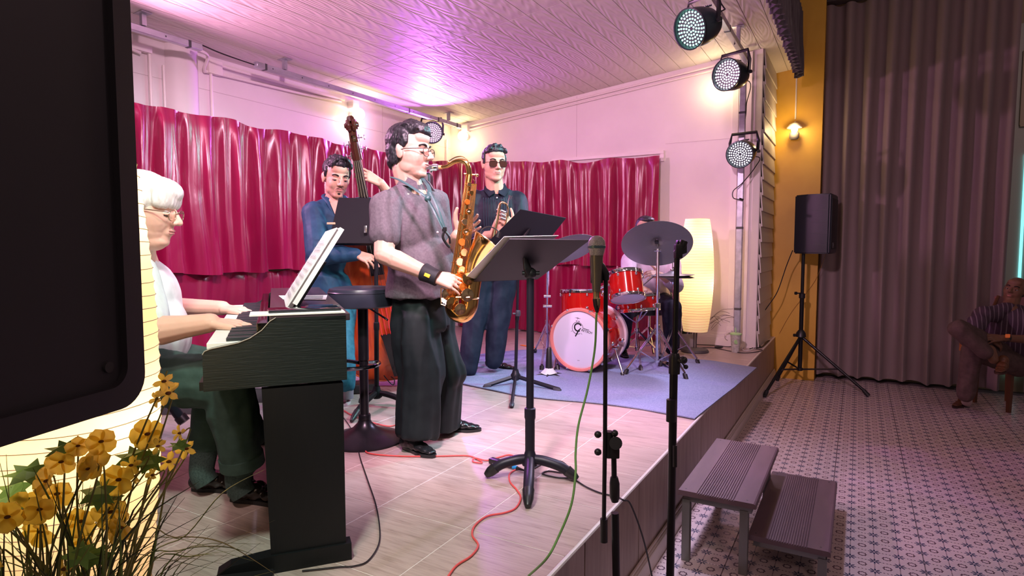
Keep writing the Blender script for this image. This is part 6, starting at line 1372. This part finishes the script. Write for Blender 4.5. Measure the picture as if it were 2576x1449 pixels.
# ---------- step stool ----------
stp = thing('step_unit', 'two-tread portable step of brown ribbed boards on grey metal legs beside the stage', 'steps', (-.36, 3.2, 0))
brd = noisy('composite_board', (.120, .074, .086), (.150, .094, .108), .55, 12, (1, .2, 1), bmp=.05); stl = mat('step_steel', (.19, .19, .18), .4, .5)
for (x0, x1, y0, y1, zt2, nm) in ((-.690, -.352, 2.765, 3.640, .345, 'tread'), (-.392, -.060, 2.838, 3.735, .172, 'tread')):
    w_ = x1-x0; fl_ = .085; n_ = 16; gw = (w_-2*fl_)/n_
    def f_(b):
        # profile across x with ribs, extruded along y
        P_ = [(x0, zt2-.024), (x0, zt2-.004), (x0+.004, zt2)]
        for k in range(n_): a = x0+fl_+gw*k; P_ += [(a, zt2), (a+.0015, zt2-.0045), (a+gw*.35, zt2-.0045), (a+gw*.35+.0015, zt2)]
        P_ += [(x1-.010, zt2), (x1-.003, zt2-.003), (x1, zt2-.010), (x1, zt2-.024)]
        prism(b, [V((x, y0, z)) for x, z in P_], V((0, y1-y0, 0)))
    o = joined('tread', f_, brd, stp, smooth=False)
    for sx_ in (x0+.03, x1-.04):
        for sy in (y0+.03, y1-.03): joined('screw', lambda b: cyl(b, V((sx_, sy, zt2-.001)), V((sx_, sy, zt2+.0008)), .004, 8), galv2, o)
    for yy in (y0+.045, y1-.045): joined('cross_bar', lambda b: box(b, V(((x0+x1)/2, yy, zt2-.042)), (w_-.05, .03, .035), None, .002), stl, stp)
    for xx in (x0+.035, x1-.035): joined('side_bar', lambda b: box(b, V((xx, (y0+y1)/2, zt2-.042)), (.03, y1-y0-.06, .035), None, .002), stl, stp)
    for xx in ((x0+.032, x1-.052) if zt2 > .3 else (x1-.032,)):
        for yy in (y0+.045, y1-.045): joined('leg', lambda b: box(b, V((xx, yy, (zt2-.05)/2)), (.036, .036, zt2-.05), None, .002), stl, stp)
# ---------- chairs ----------
wd = noisy('chair_wood', (.10, .035, .012), (.15, .055, .02), .4, 5, (1, 1, .2)); 
ch = thing('chair', 'dark wooden chair under the man seated in the hall', 'chair', (*(H(5.5, 2545, 1000).xy), 0)); c = H(5.5, 2548, 900); c.z = 0; X_, Y_ = RT, FH
joined('seat', lambda b: box(b, c+Zu*.44, (.46, .44, .05), rz(YAW+.25), .01), wd, ch)
for dx, dy in ((-.17, -.19), (.19, -.12), (-.20, .17), (.15, .22)): joined('leg', lambda b: tube(b, [c+X_*dx+Y_*dy, c+X_*dx*.98+Y_*dy*.98+Zu*.42], [.020, .028], 4), wd, ch)
joined('backrest', lambda b: prism(b, [H(5.75, 2506, 790), H(5.75, 2600, 790), H(5.75, 2600, 742), H(5.75, 2506, 746)], FH*.02), mat('pink_panel', (.30, .12, .13), .5), ch)
joined('back_post', lambda b: tube(b, [c+Y_*.22-X_*.2+Zu*.44, H(5.75, 2512, 744)], .014, 6), wd, ch)
joined('arm_post', lambda b: box(b, H(5.2, 2421, 865), (.03, .03, .12), rz(YAW)), mat('chair_orange', (.30, .11, .02), .5), ch)
pk = noisy('whitewashed_wood', (.50, .34, .38), (.58, .42, .46), .6, 6, (.3, 3, 3))
c2 = thing('chair', 'pale slatted wooden chair behind the trumpet player', 'chair', (*(H(5.35, 1220, 860).xy), ST)); g = lambda x, y, h=5.35: H(h, x, y)
for k, y in enumerate((706, 723, 740, 758)): joined('back_slat', lambda b: prism(b, [g(1180, y+14, 5.5), g(1252, y+14, 5.5), g(1252, y, 5.5), g(1180, y, 5.5)], FH*.015), pk, c2, smooth=False)
joined('seat', lambda b: prism(b, [g(1180, 795, 5.1), g(1262, 792, 5.1), g(1250, 780, 5.5), g(1182, 780, 5.5)], Zu*.028), pk, c2, smooth=False)
for (x, y, h) in ((1184, 790, 5.15), (1258, 790, 5.15), (1186, 780, 5.48), (1252, 780, 5.48)): q_ = g(x, y, h); joined('leg', lambda b: box(b, V((q_.x, q_.y, (q_.z+ST)/2)), (.04, .04, q_.z-ST), rz(YAW), .003), pk, c2)
for x in (1180, 1250): joined('back_post', lambda b: tube(b, [g(x, 785, 5.5), g(x, 700, 5.5)], .018, 4), pk, c2)
bm = NB(); ell(bm, g(1208, 776, 5.3), (.10, .06, .02), RT); o = obj('black_case', bm, blackp, base=g(1208, 780, 5.3)); tag(o, 'small black case on the seat of the pale slatted chair', 'case')
# ---------- plants ----------
# potted plant behind the far lamp
po = Zp(ST, 1722, 878)+FH*.05; pp2 = thing('potted_plant', 'grey pot with spiky green leaves behind the far paper lamp', 'plant', po)
joined('pot', lambda b: lathe(b, po, Zu, [(.10, 0), (.125, .02), (.135, .16), (.128, .16), (.12, .14)], 28), noisy('stone_pot', (.28, .24, .27), (.36, .31, .34), .7, 9), pp2)
leafm = mat('snake_leaf', (.012, .035, .02), .45)
for k in range(12):
    a = random.uniform(0, 2*pi); r = random.uniform(.01, .07); hh = random.uniform(.30, .62); q_ = po+V((cos(a)*r, sin(a)*r, .13)); e_ = q_+V((cos(a)*.16, sin(a)*.16, hh)); joined('leaf', lambda b: tube(b, [q_, q_.lerp(e_, .5)+Zu*.03, e_], [.016, .020, .002], 5, flat=.25), leafm, pp2)
for k in range(9):
    q_ = H(6.05, 1785+random.uniform(-6, 4), random.uniform(800, 830)); e_ = q_+RT*random.uniform(.10, .26)+Zu*random.uniform(-.02, .18); joined('twig', lambda b: tube(b, smooth_path([q_, q_.lerp(e_, .5)+Zu*.05, e_], 4), .0016, 4), mat('twig', (.10, .06, .06), .7), pp2)
# yellow artificial flowers in the left foreground
petal = noisy('petal_yellow', (.86, .54, .02), (.95, .74, .08), .55, 30); ctrm = mat('flower_eye', (.16, .06, .02), .7); petal2 = mat('petal_light', (.88, .72, .14), .55)
stemm = mat('flower_stem', (.22, .22, .05), .6); grassm = mat('grass_green', (.14, .22, .04), .5); grass2 = mat('grass_dark', (.035, .05, .012), .6); leafg = mat('leaf_green', (.20, .38, .06), .5)
for m_ in (petal, petal2):
    t_ = node(m_, 'ShaderNodeBsdfTranslucent'); t_.inputs[0].default_value = (1.0, .80, .14, 1); x_ = node(m_, 'ShaderNodeMixShader'); x_.inputs[0].default_value = .5; lk(m_, nt(m_)[2].outputs[0], x_.inputs[1]); lk(m_, t_.outputs[0], x_.inputs[2]); lk(m_, x_.outputs[0], m_.node_tree.nodes['Material Output'].inputs['Surface'])
    m_.node_tree.nodes['Principled BSDF'].inputs['Subsurface Weight'].default_value = .25; m_.node_tree.nodes['Principled BSDF'].inputs['Subsurface Scale'].default_value = .01
pot_c = H(.88, 165, 1300); pot_c.z = 0
fp = thing('flower_arrangement', 'artificial yellow pansies with grass blades in the lower left foreground', 'flowers', (pot_c.x, pot_c.y, ST))
joined('planter', lambda b: lathe(b, V((pot_c.x, pot_c.y, ST)), Zu, [(.11, 0), (.13, .02), (.15, .22), (.14, .22), (.13, .19)], 28), mat('planter', (.2, .17, .16), .7), fp)
pm_c = {}
def petal_mesh(key, L, W_, m):
    if key in pm_c: return pm_c[key]
    bm = NB(); f = lambda u, v: V((L*u, W_*max(.04, sqrt(max(0, 1-(2*u-1)**2)))*(v-.5)*(.42+.70*u), .10*L*sin(pi*u)+.18*L*(v-.5)**2*4*u-.12*L*u*u))
    grid(bm, f, 9, 4); me = bpy.data.meshes.new('petal'); bmesh.ops.recalc_face_normals(bm, faces=bm.faces)
    for f_ in bm.faces: f_.smooth = True
    bm.to_mesh(me); bm.free(); me.materials.append(m); pm_c[key] = me; return me
def flower(c, n, S, m, pansy=True, roll=0):
    u, v, d = frame(n); bm = NB(); ball(bm, c+d*.002, .0045*S, (1, 1, .6)); fo = obj('flower', bm, ctrm, fp)
    L = .026*S if pansy else .020*S; W_ = .030*S if pansy else .012*S; me = petal_mesh((S, m.name, pansy), L, W_, m)
    for k in range(5):
        a = roll+2*pi*k/5+random.uniform(-.12, .12); e = u*cos(a)+v*sin(a); tl_ = random.uniform(.05, .5); x = (e*cos(tl_)+d*sin(tl_)).normalized(); y = d.cross(e).normalized(); z = x.cross(y)
        o = bpy.data.objects.new('petal', me); COL.objects.link(o); o.parent = fo; o.matrix_local = Matrix.Translation(c-ORG[fp.name]) @ basis(x, y, z).to_4x4()
    return fo
random.seed(5)
fl_list = [(372, 1092, 1.25, 1), (243, 1172, 1.35, 1), (300, 1205, 1.3, 1), (255, 1110, 1.1, 1), (412, 958, 1.1, 0), (425, 990, 1.3, 0), (398, 1003, .9, 0), (455, 1090, .9, 0), (470, 1128, 1.1, 0), (398, 1122, .9, 0), (425, 1160, 1.2, 0), (330, 1170, 1.0, 0), (345, 1195, .9, 0), (388, 1195, 1.0, 0), (60, 1285, 1.5, 1), (100, 1280, 1.2, 1), (120, 1210, 1.2, 1), (145, 1240, 1.3, 1), (105, 1335, 1.35, 1), (205, 1310, 1.3, 1), (280, 1285, 1.4, 1), (310, 1325, 1.1, 1), (215, 1355, 1.1, 1), (155, 1160, 1.1, 1), (225, 1180, 1.0, 1), (20, 1300, 1.3, 1), (290, 1335, 1.0, 1), (165, 1430, 1.3, 0), (0, 1395, 1.0, 1), (196, 1120, .9, 1), (345, 1165, .8, 0)]
for x, y, S, ps_ in fl_list:
    h_ = random.uniform(.80, .92) if x < 330 else random.uniform(.86, .95); c = H(h_, x, y)
    nn = (-FH+RT*random.uniform(-.7, .7)+Zu*random.uniform(-.3, .6)).normalized()
    flower(c, nn, S*h_*1.05*.80, petal if ps_ else petal2, bool(ps_), random.uniform(0, 6))
    b0_ = V((pot_c.x, pot_c.y, ST+.18))+V((random.uniform(-.08, .08), random.uniform(-.08, .08), 0)); m_ = b0_.lerp(c, .55)+(Zu*.06+RT*random.uniform(-.03, .03))
    joined('stem', lambda b: tube(b, smooth_path([b0_, m_, c-nn*.012-Zu*.005, c-nn*.002], 5), lerpl([.0022, .0018, .0012, .001], 5), 5), stemm, fp)
lm_ = None
for x, y, S in ((75, 1190, 1.3), (40, 1230, 1.4), (20, 1265, 1.4), (165, 1130, 1.1), (340, 1150, 1.4), (375, 1158, 1.3), (250, 1240, 1.5), (265, 1255, 1.3), (200, 1395, 1.3), (235, 1400, 1.2), (450, 1120, .6)):
    c = H(random.uniform(.82, .92), x, y); n_ = (-FH*.7+Zu*.6+RT*random.uniform(-.4, .4)).normalized(); u, v, d = frame(n_); a0 = random.uniform(0, 6); P_ = []
    for k in range(14): a = a0+2*pi*k/14; r = (.026 if k % 2 else .014)*S*.8; P_.append(c+u*cos(a)*r*1.3+v*sin(a)*r*.8+d*.004*sin(a*2))
    joined('leaf', lambda b: prism(b, P_, d*.0008), leafg, fp, smooth=False)
for k in range(86):
    b0_ = V((pot_c.x, pot_c.y, ST+.18))+V((random.uniform(-.11, .11), random.uniform(-.11, .11), 0)); h_ = random.uniform(.78, .95)
    if k < 58: e_ = H(h_, random.uniform(-60, 380), random.uniform(1130, 1400)); m_ = b0_.lerp(e_, .6)+Zu*random.uniform(.02, .09)
    else: e_ = H(h_, random.uniform(400, 700), random.uniform(1180, 1480)); m_ = b0_.lerp(e_, .5)+Zu*random.uniform(.10, .22)
    r_ = random.uniform(.0009, .0026); joined('grass_blade', lambda b: tube(b, smooth_path([b0_, b0_.lerp(m_, .55)+Zu*.03, m_, e_], 5), lerpl([r_, r_*1.15, r_*.9, .0003], 5), 4, flat=.4), random.choice((grassm, grass2, grass2, stemm)), fp)
for pts_ in ([(345, 1449), (470, 1345), (560, 1240), (668, 1180)], [(340, 1380), (440, 1352), (560, 1365), (700, 1449)], [(330, 1449), (450, 1385), (560, 1375), (640, 1395)], [(360, 1449), (480, 1400), (540, 1395)], [(300, 1449), (360, 1290), (420, 1200), (440, 1175)], [(370, 1449), (395, 1330), (420, 1290)]):
    joined('grass_blade', lambda b: tube(b, smooth_path([V((pot_c.x, pot_c.y, ST+.2))]+[H(.86, *p) for p in pts_], 5), lerpl([.0022]*len(pts_)+[.0004], 5), 4, flat=.4), random.choice((grassm, stemm)), fp)
# ---------- cables ----------
def cable(label, pts, r, m, cat='cable'):
    bm = NB(); tube(bm, smooth_path(pts, 6), r, 7); o = obj('cable', bm, m, base=pts[0]); tag(o, label, cat); return o
G = lambda x, y, dz=.005: Zp(ST, x, y)+Zu*dz
pinkc = mat('coral_cable', (.75, .10, .09), .45); greenc = mat('green_cable', (.16, .36, .10), .45); blkc = mat('black_cable', (.015, .013, .015), .45); whc = mat('white_cable', (.72, .65, .64), .45)
cable('coral red cable looping over the stage from the bar stool past the front music stand', [G(866, 1035), G(885, 1046), G(930, 1063), G(975, 1074), G(1003, 1073, .004), G(1003, 1115), G(940, 1125), G(920, 1137), G(940, 1145), G(1010, 1150), G(1100, 1150), G(1175, 1149), G(1205, 1160), G(1212, 1167), G(1190, 1164), G(1195, 1158, .011), G(1225, 1161), G(1258, 1152), G(1285, 1147), G(1320, 1162), G(1345, 1172)], .0036, pinkc)
cable('coral red cable snaking across the stage floor to the bottom of the picture', [G(1300, 1182), G(1282, 1195), G(1283, 1215), G(1300, 1235), G(1310, 1255), G(1298, 1280), G(1270, 1293), G(1225, 1302), G(1195, 1325), G(1188, 1350), G(1203, 1375), G(1185, 1402), G(1150, 1425), G(1130, 1450), G(1120, 1470)], .0036, pinkc)
mc0 = H(hm_-.02, 1502, 784)
bm = NB(); tube(bm, smooth_path([mc0, H(hm_-.02, 1500, 800), H(1.86, 1496, 880), H(1.84, 1478, 980), H(1.80, 1455, 1070), H(1.76, 1448, 1140), H(1.72, 1448, 1190), H(1.68, 1437, 1270), H(1.66, 1405, 1350), H(1.64, 1375, 1405), G(1330, 1452)], 8), .0036, 8); o = obj('cable', bm, greenc, base=mc0); tag(o, 'green cable hanging from the microphone down to the stage floor', 'cable')
cable('black cable crossing the stage from the front music stand over the stage edge', [G(1345, 1180), G(1375, 1165), G(1410, 1163), G(1428, 1178), G(1420, 1192), G(1380, 1188), G(1365, 1195), G(1400, 1204), G(1440, 1208), G(1475, 1228), G(1510, 1243), G(1548, 1252), Zp(ST, 1568, 1262)+Zu*.006, V((XE+.02, 2.33, ST-.04)), V((XE+.045, 2.42, .25)), V((XE+.06, 2.50, .06)), V((XE+.09, 2.45, .01))], .0036, blkc)
cable('thin dark cable running from the piano down over the stage floor', [G(862, 1050), G(880, 1075), G(897, 1110), G(905, 1150), G(925, 1210), G(945, 1270), G(955, 1330), G(952, 1375), G(925, 1415), G(890, 1428), G(855, 1430), G(800, 1436), G(760, 1440)], .0026, blkc)
cable('black cable along the back wall from the far lamp with an inline switch', [G(1735, 868), G(1760, 868), G(1800, 870), G(1838, 873), G(1860, 862), G(1868, 866), G(1895, 877), G(1918, 882), G(1900, 887), G(1870, 889), G(1840, 885), G(1815, 880), G(1790, 876), G(1750, 876)], .0036, blkc)
bm = NB(); ell(bm, G(1808, 876, .012), (.045, .022, .011), RT); o = obj('inline_switch', bm, blackp, base=G(1808, 876, 0)); tag(o, 'black inline switch on the lamp cable near the striped cup', 'switch')
cable('white coiled cable on the stage floor by the cup', [H(6.0, 1862, 850), G(1868, 875), G(1872, 883), G(1890, 880), G(1905, 872), G(1898, 868), G(1875, 873), G(1866, 880), G(1880, 884), G(1902, 878)], .004, whc)
cable('black cable drooping from the hall loudspeaker to the stage corner', [H(6.3, 1994, 630), H(6.4, 1978, 670), H(6.4, 1955, 735), H(6.4, 1925, 780), H(6.35, 1895, 830), V((-.815, 6.45, ST+.006))], .005, blkc)
cable('black cable coil lying on the stage corner beside the clapboard wall end', [V((-.812, 6.47, ST+.006)), V((-.806, 6.6, ST+.006)), V((-.800, 7.0, ST+.006)), V((-.812, 6.8, ST+.012)), V((-.815, 6.5, ST+.006)), V((-.90, 6.32, ST+.006))], .005, blkc)
cable('thin ochre cable hanging on the yellow wall from the loudspeaker', [V((-.30, 7.30, 1.40)), V((-.40, 7.355, 1.1)), V((-.62, 7.36, .75)), V((-.74, 7.36, .5))], .002, mat('ochre_cable', (.35, .16, .03), .6))
cable('black cable drooping from the lowest stage light beside the post', [pc3+FH*.2+Zu*.0, H(5.95, 1908, 395), H(5.9, 1900, 420), H(5.85, 1868, 460), H(5.85, 1845, 480), H(5.85, 1845, 498), H(5.85, 1862, 502)], .0045, blkc)
cable('black cable running down the post from the second stage light', [pc2+FH*.2, H(5.9, 1885, 205), H(5.9, 1878, 260), H(5.9, 1876, 290), H(5.9, 1868, 330), H(5.9, 1860, 350)], .0045, blkc)
cable('black cable from the rail down to the second stage light', [V((-.95, 5.4, 3.14)), H(5.6, 1862, 110), H(5.6, 1878, 140), H(5.65, 1880, 170), pc2+FH*.18+Zu*.06], .0045, blkc)
cable('black cable looping behind the nearest stage light', [V((-.95, 3.9, 3.2)), H(4.0, 1815, 10), H(4.0, 1812, 30), pc1+FH*.16+Zu*.05], .0045, blkc)
bm = NB(); cyl(bm, H(5.84, 1860, 500), H(5.84, 1870, 503), .010); o = obj('plug', bm, blackp, base=H(5.84, 1862, 502)); tag(o, 'black plug at the end of the cable below the lowest stage light', 'plug')
cable('thin black cable hanging down beside the post with a plug at its end', [H(5.95, 1880, 395), H(5.95, 1868, 430), H(5.95, 1862, 500), H(5.95, 1860, 560)], .0035, blkc)
cable('black cable along the left wall between the two rail pieces', [V((-4.2, 2.82, 2.93)), V((-4.2, 3.0, 2.91)), V((-4.2, 3.27, 2.90))], .005, blkc)
# ---------- connector, cup, sockets, baskets ----------
x1_ = thing('cable_connector', 'black plug adapter with a blue ring on the floor by the front music stand', 'connector', G(1262, 1170, 0)); a, b2 = G(1243, 1167, .014), G(1278, 1177, .012)
joined('body', lambda b: box(b, a.lerp(b2, .25), (.085, .030, .024), rz(atan2((b2-a).y, (b2-a).x)), .004), blackp, x1_); joined('sleeve', lambda b: tube(b, [a.lerp(b2, .7), a.lerp(b2, 1.35)], [.010, .009], 12), blackp, x1_)
joined('ring', lambda b: tube(b, [a.lerp(b2, 1.35), a.lerp(b2, 1.62)], [.0095, .0095], 12), mat('blue_ring', (.02, .25, .55), .4), x1_); joined('boot', lambda b: tube(b, [a.lerp(b2, 1.62), a.lerp(b2, 2.2)], [.008, .003], 10), blackp, x1_)
cu_ = Zp(ST, 1850, 886); cup = thing('cup', 'lidded drinking cup with a pale green lid and straw on the stage corner', 'cup', cu_); cm = noisy('cup_print', (.40, .38, .36), (.60, .60, .56), .5, 60)
joined('body', lambda b: lathe(b, cu_, Zu, [(.034, 0), (.036, .004), (.048, .165), (.050, .172)], 28), cm, cup); grn = mat('mint_plastic', (.42, .72, .32), .4)
joined('lid', lambda b: lathe(b, cu_+Zu*.170, Zu, [(.053, 0), (.054, .012), (.045, .016), (.0, .017)], 28), grn, cup); joined('straw', lambda b: tube(b, [cu_+Zu*.18, cu_+Zu*.235-RT*.004], .005, 10), grn, cup)
joined('green_spot', lambda b: lathe(b, cu_+Zu*.105-FH*.0435-RT*.01, -FH+RT*.2, [(0, -.004), (.022, -.004), (.021, .0016), (0, .002)], 20), grn, cup)
so = thing('socket', 'white double wall socket with plugs above the skirting by the cup', 'socket', (-1.06, YB, .62)); sc0 = Yp(YB-.01, 1846, 832)
joined('plate', lambda b: box(b, sc0, (.14, .02, .085), None, .006), white, so); joined('plug', lambda b: box(b, sc0+V((-.03, -.025, -.01)), (.035, .03, .03), None, .006), whc, so); joined('black_plug', lambda b: box(b, sc0+V((.025, -.022, 0)), (.03, .03, .04), None, .008), blackp, so)
cable('white lead from the wall socket down to the cup', [sc0+V((-.03, -.045, -.01)), sc0+V((-.075, -.06, -.03)), sc0+V((-.07, -.05, -.08)), G(1848, 868)], .0035, whc)
cond = mat('socket_conduit', (.8, .7, .68), .4); bm = NB(); tube(bm, [sc0+Zu*.04+V((.02, 0, 0)), sc0+Zu*1.15+V((.02, 0, 0))], .006, 6); struct('conduit', bm, cond, True, wb)
def basket(label, c, L, W_, hh, ang, fill=None):
    t = thing('basket', label, 'basket', c); bk = mat('basket_dark', (.05, .05, .055), .6); br2 = mat('basket_rim', (.30, .24, .30), .6); R = rz(ang)
    for (dx, dy, sx_, sy) in ((0, -W_/2, L, .008), (0, W_/2, L, .008), (-L/2, 0, .008, W_), (L/2, 0, .008, W_)): joined('side', lambda b: box(b, c+R @ V((dx, dy, hh/2)), (sx_, sy, hh), R, .002), bk, t); joined('rim', lambda b: box(b, c+R @ V((dx, dy, hh+.012)), (sx_+.012, sy+.012, .035), R, .004), br2, t)
    joined('bottom', lambda b: box(b, c+Zu*.01, (L, W_, .01), R), bk, t)
    return t
basket('dark woven basket on the floor behind the pianist leg, left one', Zp(ST, 432, 1038)+FH*.08, .46, .26, .10, YAW+.1)
b3 = basket('small grey woven basket with orange cable in it behind the pianist knees', Zp(ST, 622, 1008)+FH*.05, .26, .2, .10, YAW)
cable('orange cable coiled inside the small grey basket', [Zp(ST, 622, 1008)+FH*.05+V((cos(a)*.07, sin(a)*.06, .125+.004*a)) for a in [k*.7 for k in range(14)]], .005, mat('orange_cable', (.85, .12, .03), .5))
tu = thing('tube_microphone', 'black cylinder leaning in front of the left basket beside the pianist thigh', 'tube', H(2.9, 462, 1060)); joined('body', lambda b: cyl(b, H(2.75, 415, 1000), H(2.80, 455, 1052), .022, 18), mat('tube_black', (.015, .03, .035), .3), tu); joined('cap', lambda b: (cyl(b, H(2.80, 452, 1047), H(2.80, 464, 1062), .027, 18)), blackp, tu)
bm = NB(); box(bm, Zp(ST, 1330, 872)+Zu*.004, (.22, .035, .002), rz(-.3)); o = obj('floor_tape', bm, mat('orange_tape', (.85, .22, .02), .6), base=Zp(ST, 1330, 872)); tag(o, 'strip of orange tape on the stage floor near the back curtain', 'tape')
pdl = thing('pedal_board', 'dark flat pedal unit on the floor between the bass player and the stool', 'pedal', Zp(ST, 905, 985)); joined('case', lambda b: box(b, Zp(ST, 905, 985)+Zu*.035, (.22, .16, .06), rz(YAW+.3), .01), blackp, pdl)
bm = NB(); box(bm, Zp(ST, 930, 1446)+Zu*.02+V((0, 0, 0)), (.1, .04, .03), rz(YAW), .004)
o = obj('connector_block', bm, blackp, base=Zp(ST, 930, 1446)); bpy.data.objects.remove(o)
